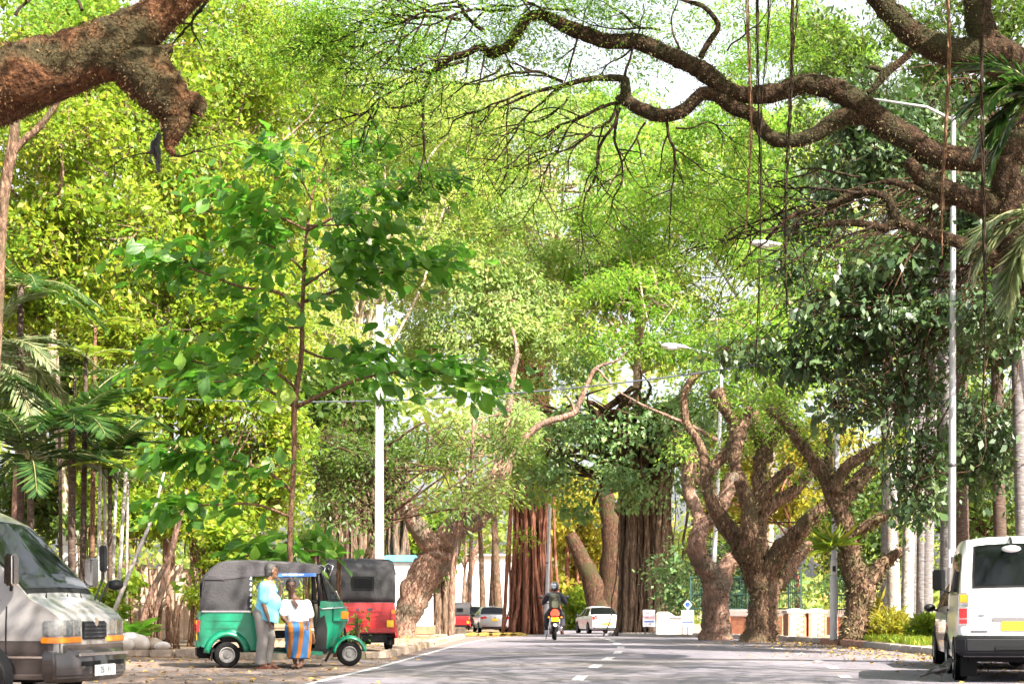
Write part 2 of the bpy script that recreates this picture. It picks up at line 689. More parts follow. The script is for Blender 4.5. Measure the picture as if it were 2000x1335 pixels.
barkmat('bark_dark', (0.018, 0.011, 0.008), (0.07, 0.038, 0.024), (0.17, 0.095, 0.06), 4, moss=(0.05, 0.042, 0.02))
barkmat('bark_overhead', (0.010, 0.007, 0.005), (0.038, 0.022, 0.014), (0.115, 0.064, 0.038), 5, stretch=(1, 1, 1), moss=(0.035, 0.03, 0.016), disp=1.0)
barkmat('bark_rust', (0.02, 0.010, 0.006), (0.085, 0.038, 0.018), (0.22, 0.105, 0.05), 5, stretch=(1, 1, 1), moss=(0.045, 0.036, 0.018), disp=0.9)
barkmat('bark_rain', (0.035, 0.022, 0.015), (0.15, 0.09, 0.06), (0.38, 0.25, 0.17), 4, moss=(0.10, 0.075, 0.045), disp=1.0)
barkmat('bark_pink', (0.09, 0.05, 0.035), (0.26, 0.155, 0.115), (0.44, 0.30, 0.235), 4, moss=(0.13, 0.10, 0.075), disp=1.0)
barkmat('bark_root', (0.05, 0.020, 0.014), (0.25, 0.10, 0.065), (0.52, 0.27, 0.185), 4, stretch=(2, 2, .12), disp=0.7)
barkmat('bark_fig', (0.035, 0.023, 0.017), (0.15, 0.10, 0.07), (0.38, 0.27, 0.195), 4, stretch=(1.6, 1.6, .2))
barkmat('bark_pale', (0.20, 0.15, 0.11), (0.36, 0.28, 0.21), (0.52, 0.43, 0.35), 3)
barkmat('bark_twig', (0.012, 0.008, 0.006), (0.038, 0.024, 0.017), (0.085, 0.056, 0.04), 6)
barkmat('bark_young', (0.10, 0.055, 0.035), (0.20, 0.11, 0.07), (0.30, 0.19, 0.13), 8)
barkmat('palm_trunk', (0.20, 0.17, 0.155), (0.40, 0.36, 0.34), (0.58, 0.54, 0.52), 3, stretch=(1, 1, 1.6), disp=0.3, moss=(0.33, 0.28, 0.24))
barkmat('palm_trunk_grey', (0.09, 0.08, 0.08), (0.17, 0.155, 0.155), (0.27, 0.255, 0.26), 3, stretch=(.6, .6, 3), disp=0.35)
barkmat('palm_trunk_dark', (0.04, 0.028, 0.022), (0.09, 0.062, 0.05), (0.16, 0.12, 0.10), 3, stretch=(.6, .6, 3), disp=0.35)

# leaves: several blade colours per kind, one picked for each leaf
leafmat('leaf_jungle', [(0.0533, 0.1216, 0.012), (0.1141, 0.2074, 0.018), (0.1827, 0.2717, 0.022), (0.2588, 0.3003, 0.03), (0.3654, 0.2717, 0.03)], (0.38, 0.531, 0.037), 0.5)
leafmat('leaf_rain', [(0.1089, 0.1776, 0.0673), (0.1852, 0.2754, 0.0942), (0.2614, 0.3552, 0.1212), (0.3485, 0.4085, 0.1615), (0.5, 0.3375, 0.1346)], (0.446, 0.669, 0.096), 0.5, rough=0.6)  # this and the far one are whitened, painting the background's bright bloom
leafmat('leaf_rain_far', [(0.1247, 0.1905, 0.0585), (0.1871, 0.2722, 0.0683), (0.2651, 0.3266, 0.0878), (0.3431, 0.3538, 0.0975), (0.4678, 0.2994, 0.0975)], (0.458, 0.609, 0.076), 0.5, rough=0.6)
leafmat('leaf_vivid', [(0.0755, 0.1652, 0.0264), (0.1186, 0.2328, 0.033), (0.1833, 0.3003, 0.0396), (0.2803, 0.3453, 0.0462), (0.4097, 0.3604, 0.0528)], (0.243, 0.533, 0.037), 0.5, rough=0.6)
leafmat('leaf_fig', [(0.0459, 0.1008, 0.0336), (0.0765, 0.1568, 0.0525), (0.1275, 0.224, 0.0735), (0.1913, 0.2912, 0.105), (0.3315, 0.3808, 0.147)], (0.235, 0.431, 0.059), 0.3, rough=0.5, spec=0.5)
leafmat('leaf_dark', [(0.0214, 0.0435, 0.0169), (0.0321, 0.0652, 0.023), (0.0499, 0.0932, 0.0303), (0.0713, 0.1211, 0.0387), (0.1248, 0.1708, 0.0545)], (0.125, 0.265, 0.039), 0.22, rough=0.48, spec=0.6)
leafmat('leaf_big', [(0.0396, 0.0963, 0.02), (0.0661, 0.1637, 0.0257), (0.1158, 0.231, 0.0315), (0.1984, 0.2983, 0.04), (0.3968, 0.385, 0.0715)], (0.172, 0.528, 0.033), 0.5, rough=0.4, spec=0.5)
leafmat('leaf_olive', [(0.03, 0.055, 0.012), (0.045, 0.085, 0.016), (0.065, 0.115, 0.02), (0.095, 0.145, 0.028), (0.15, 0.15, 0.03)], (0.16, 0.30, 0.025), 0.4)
leafmat('leaf_yellow', [(0.14, 0.16, 0.02), (0.20, 0.22, 0.025), (0.27, 0.26, 0.03), (0.34, 0.29, 0.035), (0.36, 0.24, 0.03)], (0.50, 0.46, 0.04), 0.5)
leafmat('leaf_palm', [(0.012, 0.035, 0.012), (0.02, 0.058, 0.018), (0.035, 0.085, 0.022), (0.06, 0.115, 0.028), (0.11, 0.15, 0.04)], (0.10, 0.26, 0.025), 0.3, rough=0.3, spec=0.6)
leafmat('leaf_palm_pale', [(0.07, 0.10, 0.05), (0.11, 0.15, 0.07), (0.16, 0.20, 0.10), (0.22, 0.25, 0.12), (0.30, 0.28, 0.16)], (0.22, 0.30, 0.08), 0.3, rough=0.3, spec=0.6)
leafmat('leaf_litter', [(0.20, 0.10, 0.03), (0.34, 0.20, 0.04), (0.46, 0.30, 0.05), (0.30, 0.13, 0.05), (0.50, 0.36, 0.08)], (0.3, 0.2, 0.05), 0.1, rough=0.8)
leafmat('epiphyte', [(0.03, 0.03, 0.012), (0.06, 0.055, 0.022), (0.10, 0.085, 0.035), (0.16, 0.13, 0.06), (0.22, 0.17, 0.09)], (0.10, 0.11, 0.03), 0.2, rough=0.8)
leafmat('epiphyte_rust', [(0.05, 0.022, 0.010), (0.09, 0.04, 0.015), (0.10, 0.07, 0.03), (0.15, 0.075, 0.03), (0.20, 0.13, 0.06)], (0.10, 0.07, 0.03), 0.2, rough=0.8)

# ---------------------------------------------------------------- the ground, road and pavements
YS = [-40, -10, 5, 12, 18, 22, 25, 28, 31, 34, 37, 40, 43, 46, 49, 52, 55, 58, 61, 64, 67, 70, 74, 78, 82, 86, 90, 94, 98, 102, 106, 110, 115, 120, 130, 140, 150, 165, 180, 200, 220, 300, 600, 1500]


def strip(name, left, right, dz, m, ys=YS, nx=1, y0=-1e9, y1=1e9):
    mb = MB()
    rows = []
    yy = sorted(set([y for y in ys if y0 < y < y1] + ([y0] if y0 > -1e8 else []) + ([y1] if y1 < 1e8 else [])))
    for y in yy:
        a, b = left(y), right(y)
        rows.append([(a + (b - a) * k / nx, y, gz(0, y) + dz) for k in range(nx + 1)])
    mb.grid(rows)
    return mb.build(name, m)


def poly_x(pts):
    ys, xs = [p[1] for p in pts], [p[0] for p in pts]
    return lambda y: float(np.interp(y, ys, xs))


road_l = poly_x([(-60, -60), (-60, 38.6), (-60, 38.61), (-2.9, 38.62), (-2.3, 40), (-2.0, 45), (-1.5, 60), (-.5, 75), (.2, 90), (1.6, 110), (0, 150), (-3, 220)])
line_l = poly_x([(-3.5, 10), (-3.2, 20), (-2.2, 34), (-1.8, 41.5), (-.82, 60), (.0, 75), (.8, 90), (1.9, 110)])
kerb_r = poly_x([(9.5, -40), (9.4, 15), (9.2, 34), (8.5, 40), (8.1, 50), (7.3, 60), (6.1, 72), (4.9, 82), (4.4, 90), (4.6, 98), (6.3, 104), (6.6, 118), (5.0, 150), (2, 220)])
center = poly_x([(-.2, 10), (.94, 28.9), (1.38, 34.2), (2.2, 42.7), (2.56, 48), (2.7, 53), (2.87, 61), (3.0, 75)])
lane_r = poly_x([(3.2, 10), (4.8, 29.5), (5.25, 33.4), (5.58, 37.3), (5.95, 42.3), (6.2, 50)])

tag(strip('ground', lambda y: -900, lambda y: 900, -0.02, 'soil'), kind='structure')
tag(strip('road', lambda y: line_l(y) - 0.12, lambda y: kerb_r(y), 0.0, 'asphalt', y0=-20, y1=220), kind='structure')
# the mouth of the side road and the hard shoulder where the rickshaws stand
tag(strip('road_shoulder', lambda y: -60 if y < 38.6 else line_l(y) - 2.0, lambda y: line_l(y) - 0.12, -0.004, 'verge', ys=YS + [38.59, 38.62], y0=-20, y1=112), kind='structure')
mb = MB()
for y0 in np.arange(12, 95, 3.0):
    rows = [[(line_l(y) - .05, y, gz(0, y) + .006), (line_l(y) + .05, y, gz(0, y) + .006)] for y in np.linspace(y0, y0 + 3, 4)]
    mb.grid(rows)
mark = tag(mb.build('road_marking', 'road_paint'), kind='structure')
for y0, ln in ((23.8, 1.9), (28.2, 1.9), (33.4, 1.9), (38.0, 1.9), (42.2, 1.9), (47, 2.0), (51.5, 2.0), (56, 2.0), (60.5, 2.2), (65.5, 2.4), (71, 2.4)):
    m1 = MB().grid([[(center(y) - .085, y, gz(0, y) + .006), (center(y) + .085, y, gz(0, y) + .006)] for y in np.linspace(y0, y0 + ln, 4)])
    m1.build('dash', 'road_paint', mark)
for y0 in (25.2, 29.2, 33.0, 37.0, 41.8, 46.2):
    m1 = MB().grid([[(lane_r(y) - .08, y, gz(0, y) + .006), (lane_r(y) + .08, y, gz(0, y) + .006)] for y in np.linspace(y0, y0 + 1.0, 3)])
    m1.build('dash', 'road_paint', mark)

# right pavement with its kerb stones
tag(strip('pavement_right', lambda y: kerb_r(y) + .18, lambda y: 60, 0.125, 'paving', y0=10, y1=150), kind='structure')
pav_r = bpy.data.objects['pavement_right']
y = 24.0
k = 0
while y < 103:
    ln = 0.95
    x0, x1 = kerb_r(y), kerb_r(y + ln)
    a = math.atan2(x1 - x0, ln)
    MB().box(((x0 + x1) / 2 + .09, y + ln / 2, gz(0, y + ln / 2) + .055), (.20, math.hypot(ln, x1 - x0) - .02, .17 + .012 * rnd.random()), rz=-a).build(
        'kerb_stone', 'kerb_red' if 47 < y < 52 else 'kerb', pav_r, bevel=.015)
    y += ln
    k += 1

# left pavement: a raised island behind the shoulder, edged with rough stones
mb = MB()
isl = [(-60, 41.8), (-9.2, 41.4), (-6.6, 40.4), (-5.3, 39.2), (-3.3, 38.7), (-2.5, 39.6), (-2.15, 45), (-1.7, 58), (-1.6, 66), (-1.9, 74), (-3.6, 80), (-60, 86)]
n = len(isl)
mb.add([(x, y, gz(0, y) + .10) for x, y in isl] + [(x, y, gz(0, y) - .05) for x, y in isl], [tuple(range(n))] + [(k, (k + 1) % n, n + (k + 1) % n, n + k) for k in range(n)])
pav_l = tag(mb.build('pavement_left', 'paving'), kind='structure')
for i in range(1, 9):
    (xa, ya), (xb, yb) = isl[i - 1] if i > 1 else (-16, 41.6), isl[i]
    L = math.hypot(xb - xa, yb - ya)
    m_ = max(1, int(L / .55))
    for k in range(m_):
        t = (k + .5) / m_
        xx, yy = xa + (xb - xa) * t, ya + (yb - ya) * t
        MB().box((xx + rnd.uniform(-.03, .03), yy, gz(0, yy) + .05), (L / m_ - .03, .22, .15 + rnd.uniform(-.01, .04)), rz=math.atan2(yb - ya, xb - xa) + rnd.uniform(-.05, .05)).build('kerb_stone', 'stone', pav_l, bevel=.02)

# yellow painted humps of kerb beside the far parked cars
far_kerb = tag(thing('kerb_row', 'row of low yellow painted kerb humps in front of far parked cars', 'kerb', (-2, 98, gz(0, 98))))
for i, px in enumerate((872, 893, 922, 947, 972, 993, 1012)):
    p = P(px, 1230, 98)
    prof = [(-.42, 0), (-.36, .07), (-.18, .13), (.0, .145), (.18, .13), (.36, .07), (.42, 0)]
    MB().prism([(p.x + a, gz(0, 98) + b) for a, b in prof], 97.9, 98.15).build('hump', 'kerb_yellow', far_kerb, world=True)

# ---------------------------------------------------------------- boundary wall, pillars and green fence on the right
def wall_run(label, a, b, h, n, base_m='terracotta', top_m='plaster'):
    """low plastered wall with brick-red panels between dark piers"""
    a, b = Vector(a), Vector(b)
    t = thing('boundary_wall', label, 'wall', (a.x, a.y, gz(0, a.y) + .12))
    d = (b - a)
    L = d.length
    ang = math.atan2(d.y, d.x)
    c = (a + b) / 2
    z0 = gz(0, c.y) + .10
    MB().box((c.x, c.y, z0 + h * .36), (L, .22, h * .72), rz=ang).build('wall_base', base_m, t, world=True)
    MB().box((c.x, c.y, z0 + h * .86), (L + .02, .26, h * .28), rz=ang).build('coping', top_m, t, world=True, bevel=.02)
    for k in range(n + 1):
        q = a + d * (k / n)
        MB().box((q.x, q.y, z0 + h * .37), (.24, .30, h * .74), rz=ang).build('pier', 'brick', t, world=True)
    return t


wall_run('brick red boundary wall with white coping behind the pollarded trees', (6.9, 65, 0), (10.6, 61.5, 0), .80, 5)
wall_run('boundary wall with white coping between brick pillars and palm trunks', (11.0, 61, 0), (15.5, 57, 0), .80, 4)
# the blank white panel of wall beside the fig
t = thing('boundary_wall', 'blank white plastered wall panel behind the two no parking signs', 'wall', (P(1281, 1240, 68).x, 68, gz(0, 68)))
xa, xb = P(1281, 0, 68).x, P(1352, 0, 68).x
z0 = gz(0, 68) + .1
poly = [(xa, z0), (xb, z0), (xb, z0 + .60), (xa + .62, z0 + .62), (xa + .42, z0 + .76), (xa + .1, z0 + .76), (xa, z0 + .70)]
MB().prism(poly, 67.9, 68.15).build('wall_panel', 'plaster', t, world=True, bevel=.02)
MB().box(((xa + xb) / 2 + .2, 68.02, z0 + .585), (xb - xa - .55, .34, .06)).build('coping', 'plaster', t, world=True, bevel=.01)
for px in (1552, 1592):
    p = P(px, 1249, 57.5)
    t = thing('gate_pillar', 'short brick and plaster gate pillar, %s of the pair left of the tall grey lamp post' % ('left one' if px == 1552 else 'right one'), 'pillar', (p.x, 57.5, gz(0, 57.5) + .12), rz=R(8))
    MB().box((0, 0, .32), (.50, .50, .64)).build('shaft', 'plaster', t, bevel=.01)
    for s in (-1, 1):
        MB().box((s * .225, -.02, .32), (.07, .50, .62)).build('brick_corner', 'brick', t)
    for r_ in range(8):
        for s_ in (0, 1):
            MB().box((.03 + .1 * s_, -.256, .06 + r_ * .072), (.085, .03, .045)).build('vent_block', 'white_wall' if (r_ + s_) % 2 else 'brick', t)
    MB().box((0, 0, .69), (.60, .58, .08)).ball((0, 0, .72), (.28, .27, .07), 12, 6).build('cap', 'plaster', t, bevel=.015)


def fence_panel(label, xa, ya, xb, yb, z, h, bars):
    t = thing('mesh_fence', label, 'fence', (xa, ya, z))
    n_ = max(2, bars)
    for k in range(n_ + 1):
        f = k / n_
        MB().box((xa + (xb - xa) * f, ya + (yb - ya) * f, z + h / 2), (.05, .05, h)).build('post', 'fence_green', t, world=True)
    for zz in (.12, .5, .94):
        MB().tube([(xa, ya, z + h * zz), (xb, yb, z + h * zz)], .022, 6).build('rail', 'fence_green', t, world=True)
    mb = MB()
    m_ = int(math.hypot(xb - xa, yb - ya) / .085)
    for k in range(m_ + 1):
        f = k / m_
        mb.tube([(xa + (xb - xa) * f, ya + (yb - ya) * f, z), (xa + (xb - xa) * f, ya + (yb - ya) * f, z + h)], .009, 4)
    o = mb.build('wire_bars', 'fence_green', t, world=True)
    o['kind'] = 'stuff'


fence_panel('tall green bar fence above the wall, between the two nearest pollarded trees', P(1350, 0, 66).x, 66.2, P(1460, 0, 65).x, 65, .68, 1.2, 3)
fence_panel('tall green bar fence right of the big pollarded tree', P(1515, 0, 64).x, 64, P(1562, 0, 63.5).x, 63.2, .68, 1.3, 2)
fence_panel('green bar fence between the tall lamp post and the palms', P(1625, 0, 60.5).x, 60.6, P(1735, 0, 59).x, 58.6, .7, 1.1, 3)

# ---------------------------------------------------------------- white kiosk with a blue roof, left
ky = 72.0
xa, xb = P(747, 0, ky).x, P(841, 0, ky).x
kz = gz(0, ky) + .1
t = thing('kiosk', 'white kiosk with bright blue flat roof behind the leaning trunk', 'kiosk', ((xa + xb) / 2, ky, kz))
kw = xb - xa
hh = P(0, 1094, ky).z - kz
MB().box((0, 1.2, hh / 2 + .12), (kw, 2.4, hh - .24)).build('wall', 'white_wall', t, bevel=.02)
MB().box((0, 1.2, .14), (kw + .16, 2.56, .30)).build('plinth', 'terracotta', t, bevel=.02)
MB().prism([(-kw / 2 - .12, hh - .04), (-kw / 2 - .12, hh + .12), (-kw / 2 + .2, hh + .19), (kw / 2 - .15, hh + .19), (kw / 2 + .1, hh + .12), (kw / 2 + .1, hh - .04)], -.15, 2.55).build('roof', 'blue_paint', t, bevel=.015)
for px in (-.42, .32):
    MB().box((px, -.006, hh * .52), (.60, .03, hh * .78)).build('panel', 'sign_white', t, bevel=.006)
    MB().box((px + .02, -.024, hh * .84), (.26, .02, .06)).build('vent', 'plaster', t)

# far pale buildings closing the street, and the white garden wall at the left
def far_house(label, px0, px1, pytop, Y, m, wins):
    xa, xb = P(px0, 0, Y).x, P(px1, 0, Y).x
    z = gz(0, Y)
    h = P(0, pytop, Y).z - z
    t = thing('house', label, 'building', ((xa + xb) / 2, Y, z))
    MB().box((0, 2.5, h / 2), (xb - xa, 5, h)).build('wall', m, t)
    MB().box((0, 2.4, h + .09), (xb - xa + .5, 5.6, .18)).build('roof', 'kerb', t)
    for k in range(wins):
        x = (xb - xa) * ((k + .5) / wins - .5)
        w = MB().box((x, -.02, h * .55), (.9, .06, 1.1)).build('window', 'plaster', t)
        MB().box((x, -.055, h * .55), (.74, .03, .94)).build('pane', 'ink', w)
    return t


far_house('pale far building glimpsed left of the red-rooted banyan', 850, 1010, 1085, 175, 'white_wall', 0)
far_house('low far building glimpsed behind the motorcyclist', 1055, 1130, 1165, 165, 'plaster', 2)
ly = 49.0
xa, xb = P(60, 0, ly).x, P(215, 0, ly).x
t = thing('garden_wall', 'white garden wall behind slender stems left of the shrubs', 'wall', ((xa + xb) / 2, ly, .1))
wh = P(0, 1105, ly).z - .1
MB().box((0, 0, wh / 2), (xb - xa, .25, wh)).build('wall_panel', 'white_wall', t, bevel=.02)
MB().box((0, -.01, wh * .72), (xb - xa + .02, .29, .12)).build('band', 'plaster', t, bevel=.01)
p = P(135, 1020, ly)
MB().box((p.x - (xa + xb) / 2, 0, (wh + .5) / 2), (.42, .4, wh + .5)).build('gate_pier', 'white_wall', t, bevel=.03)
MB().ball((p.x - (xa + xb) / 2, 0, wh + .5 + .24), .26, 16, 10).build('ball_finial', 'white_wall', t, smooth_=True)
ly2 = 52.0
xa, xb = P(215, 0, ly2).x, P(420, 0, ly2).x
t = thing('garden_wall', 'low brownish garden wall behind the leafy bush', 'wall', ((xa + xb) / 2, ly2, .1))
wh = P(0, 1110, ly2).z - .1
MB().box((0, 0, wh / 2), (xb - xa, .25, wh)).build('wall_panel', 'paving', t, bevel=.02)
for k in range(7):
    MB().box((-(xb - xa) / 2 + (xb - xa) * k / 6, -.1, wh / 2 + .05), (.2, .16, wh + .1)).build('pier', 'stone', t, bevel=.02)

# ---------------------------------------------------------------- poles, lamps, cable, signs
def lamp_post(label, px, Y, top, r, arm_dx, lean=0.0, z0=None, head=True, metal='galvanised'):
    base = P(px, 1250, Y)
    z = (gz(0, Y) + .12) if z0 is None else z0
    t = thing('street_lamp', label, 'street lamp', (base.x, Y, z), group='grey street lamps')
    H_ = top - z
    MB().tube([(0, 0, 0), (lean * .02, 0, 1.6)], [r * 1.18, r * 1.15], 12).build('sleeve', metal, t, smooth_=True, split=40)
    MB().tube([(lean * .02, 0, 1.55), (lean * .5, 0, H_ * .5), (lean, 0, H_)], [r, r * .85, r * .62], 12).build('pole', metal, t, smooth_=True, split=40)
    pst = MB().lathe([(r * 1.19, 1.62), (r * 1.19, 1.98)], (0, 0, 0), 'z', 12, -2.6, -.5).build('poster', 'sign_white', t, smooth_=True)
    MB().lathe([(r * 1.21, 1.70), (r * 1.21, 1.84)], (0, 0, 0), 'z', 8, -2.0, -1.1).build('poster_print', 'ink', pst, smooth_=True)
    MB().lathe([(r * 1.0, 3.6), (r * 1.1, 3.61), (r * 1.1, 3.66), (r * 1.0, 3.67)], (lean * .1, 0, 0), 'z', 12).build('band', 'dark_metal', t, smooth_=True)
    if head:
        MB().tube([(lean, 0, H_ - .1), (lean + arm_dx * .3, 0, H_ + .16), (lean + arm_dx, 0, H_ + .34)], [r * .42, r * .34, r * .3], 8).build('arm', 'galvanised', t, smooth_=True)
        s = 1 if arm_dx > 0 else -1
        h = MB().loft([[(lean + arm_dx + s * x, y_ * w, H_ + .34 + zc + z_ * hgt) for y_, z_ in ((-1, 0), (-.7, .7), (0, 1), (.7, .7), (1, 0), (.7, -.7), (-.7, -.7))]
                       for x, w, hgt, zc in ((-.05, .05, .04, 0), (.12, .12, .07, .02), (.4, .15, .09, .04), (.62, .12, .07, .05), (.72, .05, .03, .05))]).build('lamp_head', 'lamp_grey', t, smooth_=True)
        MB().ball((lean + arm_dx + s * .38, 0, H_ + .33), (.24, .12, .07), 12, 6).build('lens', 'sign_white', h, smooth_=True)
    return t


lamp_post('nearest tall grey street lamp post, left of the parked white van', 1859, 40.2, P(0, 225, 40.2).z, .078, -1.75, lean=.03)
lamp_post('grey street lamp post beside the brick pillars', 1628, 51, P(0, 505, 51).z, .080, -1.5, lean=.16, metal='galvanised_lit')
lamp_post('grey street lamp post in front of the leftmost pollarded tree', 1392, 61, P(0, 700, 61).z, .072, -1.1, lean=.28, metal='galvanised_lit')
lamp_post('thin pale lamp post right beside the red-rooted banyan', 1068, 104, P(0, 880, 104).z, .11, -1.2, lean=.2, z0=gz(0, 104) + .02, head=False)
t = thing('utility_pole', 'square pale concrete utility pole behind the large-leaved young tree', 'utility pole', (P(741, 0, 49).x, 49, .1))
hp = P(0, 596, 49).z - .1
MB().loft([[(a * s, b * s, z) for a, b in ((-1, -1), (1, -1), (1, 1), (-1, 1))] for s, z in ((.115, 0), (.10, hp * .5), (.085, hp))]).build('post', 'concrete_pole', t, bevel=.012)
MB().box((.02, -.11, P(0, 785, 49).z - .1), (.12, .06, .1)).build('cable_clamp', 'dark_metal', t)

pts = []
c0, c1 = P(300, 776, 49), P(1859, 640, 42.3)
for k in range(41):
    f = k / 40
    q = c0.lerp(c1, f)
    q.y -= .15 * math.sin(math.pi * f)
    q.z -= (4 * f * (1 - f)) * .62
    pts.append(q)
tag(MB().tube(pts, .016, 6).build('overhead_cable', 'cable'), 'single dark overhead cable sagging across the street between poles', 'cable')


def no_parking(label, px, py, Y, diamond):
    p = P(px, py, Y)
    t = thing('no_parking_sign', label, 'sign', (p.x, Y, gz(0, Y) + .12), rz=R(-2))
    zc = p.z - (gz(0, Y) + .12)
    w, h = .385, .53
    for s in ((-.17, .0) if diamond else (-.12, .12)):
        MB().box((s, .03, (zc - .1) / 2), (.03, .03, zc - .1)).build('leg', 'dark_metal', t)
    b = MB().box((0, 0, zc), (w, .02, h)).build('board', 'sign_white', t, bevel=.004)
    rot = (R(90), 0, 0)
    text_mesh('NO', .135, 'sign_red', b, (0, -.0125, zc + .175), rot)
    text_mesh('PARKING', .115, 'sign_red', b, (0, -.0125, zc + .02), rot, sx=.78)
    MB().box((0, -.012, zc - .105), (w * .88, .004, .04)).build('blue_band', 'sign_blue', b)
    text_mesh('C  A2', .09, 'ink', b, (-.02, -.0125, zc - .19), rot, sx=.9)
    for s in (-1, 1):
        MB().prism([(s * w * .44, zc - .105), (s * w * .30, zc - .075), (s * w * .30, zc - .135)], -.016, -.0125).build('arrow_head', 'sign_blue', b)
    if diamond:
        d = MB().prism([(0, zc + .27), (.145, zc + .435), (0, zc + .60), (-.145, zc + .435)], -.01, .012).build('diamond_plate', 'sign_white', t, bevel=.004)
        MB().lathe([(.075, -.002), (.075, .002)], (0, -.014, zc + .435), 'y', 18).build('blue_disc', 'sign_blue', d)
        MB().box((0, .02, zc + .3), (.03, .02, .5)).build('mast', 'dark_metal', t)
    return t


no_parking('weathered no parking sign standing against the fig roots', 1267.5, 1206.5, 64.5, False)
no_parking('no parking sign topped by a diamond plate with blue disc', 1343, 1207, 64, True)

# two cut stumps by the far parked cars
for px, py, Y, w, h, lab in ((896, 1240, 88, .58, .36, 'pale sawn tree stump in front of the far red rickshaw'), (864, 1232, 84, .34, .62, 'short pale bollard-like stump beside dark aerial roots')):
    p = P(px, py, Y)
    t = thing('tree_stump', lab, 'tree stump', (p.x, Y, gz(0, Y)))
    MB().tube([(0, 0, -.05), (0, 0, h * .3), (0, 0, h)], [w * .56, w * .5, w * .5], 14, jit=.1).build('bark', 'bark_pale', t, smooth_=True, split=45)
    MB().lathe([(w * .46, h), (w * .44, h + .012)], (0, 0, 0), 'z', 16).build('cut_face', 'wood_cut', t)

m = MATS['asphalt']
n_, l_ = m.node_tree.nodes, m.node_tree.links
b_ = n_['Principled BSDF']
src = b_.inputs['Base Color'].links[0].from_socket
tc_ = n_.new('ShaderNodeTexCoord')
vo = n_.new('ShaderNodeTexVoronoi')
vo.feature = 'DISTANCE_TO_EDGE'
vo.inputs['Scale'].default_value = .55
wn_ = n_.new('ShaderNodeTexNoise')
wn_.inputs['Scale'].default_value = 1.3
wn_.inputs['Detail'].default_value = 6
ad = n_.new('ShaderNodeMixRGB')
ad.blend_type = 'ADD'
ad.inputs[0].default_value = .9
l_.new(tc_.outputs['Object'], ad.inputs[1])
l_.new(tc_.outputs['Object'], wn_.inputs['Vector'])
l_.new(wn_.outputs['Color'], ad.inputs[2])
l_.new(ad.outputs[0], vo.inputs['Vector'])
cr_ = n_.new('ShaderNodeValToRGB')
cr_.color_ramp.elements[0].position, cr_.color_ramp.elements[0].color = .004, (.62, .6, .6, 1)
cr_.color_ramp.elements[1].position, cr_.color_ramp.elements[1].color = .014, (1, 1, 1, 1)
l_.new(vo.outputs['Distance'], cr_.inputs[0])
st_ = n_.new('ShaderNodeTexNoise')
st_.inputs['Scale'].default_value = .9
st_.inputs['Detail'].default_value = 9
st_.inputs['Roughness'].default_value = .7
mp_ = n_.new('ShaderNodeMapping')
mp_.inputs['Scale'].default_value = (1.2, .16, 1)
l_.new(tc_.outputs['Object'], mp_.inputs[0])
l_.new(mp_.outputs[0], st_.inputs['Vector'])
sr_ = n_.new('ShaderNodeValToRGB')
sr_.color_ramp.elements[0].position, sr_.color_ramp.elements[0].color = .36, (.84, .83, .83, 1)
sr_.color_ramp.elements[1].position, sr_.color_ramp.elements[1].color = .62, (1.12, 1.1, 1.1, 1)
l_.new(st_.outputs[0], sr_.inputs[0])
m1_ = n_.new('ShaderNodeMixRGB')
m1_.blend_type = 'MULTIPLY'
m1_.inputs[0].default_value = 1
l_.new(src, m1_.inputs[1])
l_.new(cr_.outputs[0], m1_.inputs[2])
m2_ = n_.new('ShaderNodeMixRGB')
m2_.blend_type = 'MULTIPLY'
m2_.inputs[0].default_value = 1
l_.new(m1_.outputs[0], m2_.inputs[1])
l_.new(sr_.outputs[0], m2_.inputs[2])
l_.new(m2_.outputs[0], b_.inputs['Base Color'])

# ---------------------------------------------------------------- trees
def z4(rows, ox, oy, s):
    """trace made on an enlarged view -> photograph pixels"""
    return [(ox + r[0] / s, oy + r[1] / s, r[2] / s) + tuple(r[3:]) for r in rows]


def tree(name, label, base, cat='tree', group=None):
    return thing(name, label, cat, base, group=group)


def fuzz(parent, paths, m, per_m=700, ln=0.07, name='epiphytes', up_only=0.0):
    """small ferns and dry tufts growing on the bark"""
    B, A, N, L, W, T = [], [], [], [], [], []
    for s in paths:
        s = np.array(s)
        for i in range(len(s) - 1):
            a, b = s[i], s[i + 1]
            seg = np.linalg.norm(b[:3] - a[:3])
            n = int(per_m * seg * min(1.0, a[3] * 3.0) + rng.random())
            if n < 1:
                continue
            d = (b[:3] - a[:3]) / max(seg, 1e-6)
            t = rng.random(n)[:, None]
            c = a[:3] + (b[:3] - a[:3]) * t
            r = (a[3] + (b[3] - a[3]) * t[:, 0])[:, None]
            o = rand_unit(n)
            o = unit(o - (o @ d)[:, None] * d)
            keep = (o[:, 2] > -1 + up_only * 2 * rng.random(n))
            o, c, r = o[keep], c[keep], r[keep]
            n = len(o)
            if n == 0:
                continue
            B.append(c + o * r * .97)
            ax = o + 0.6 * rng.normal(size=(n, 3))
            ax[:, 2] -= .35
            A.append(ax)
            N.append(rand_unit(n))
            l_ = ln * (0.4 + 1.2 * rng.random(n))
            L.append(l_)
            W.append(l_ * .3)
            T.append(rng.random(n))
    if not B:
        return
    leaf_part(name, (np.concatenate(B), np.concatenate(A), np.concatenate(N), np.concatenate(L), np.concatenate(W), np.concatenate(T)), m, parent)['kind'] = 'stuff'


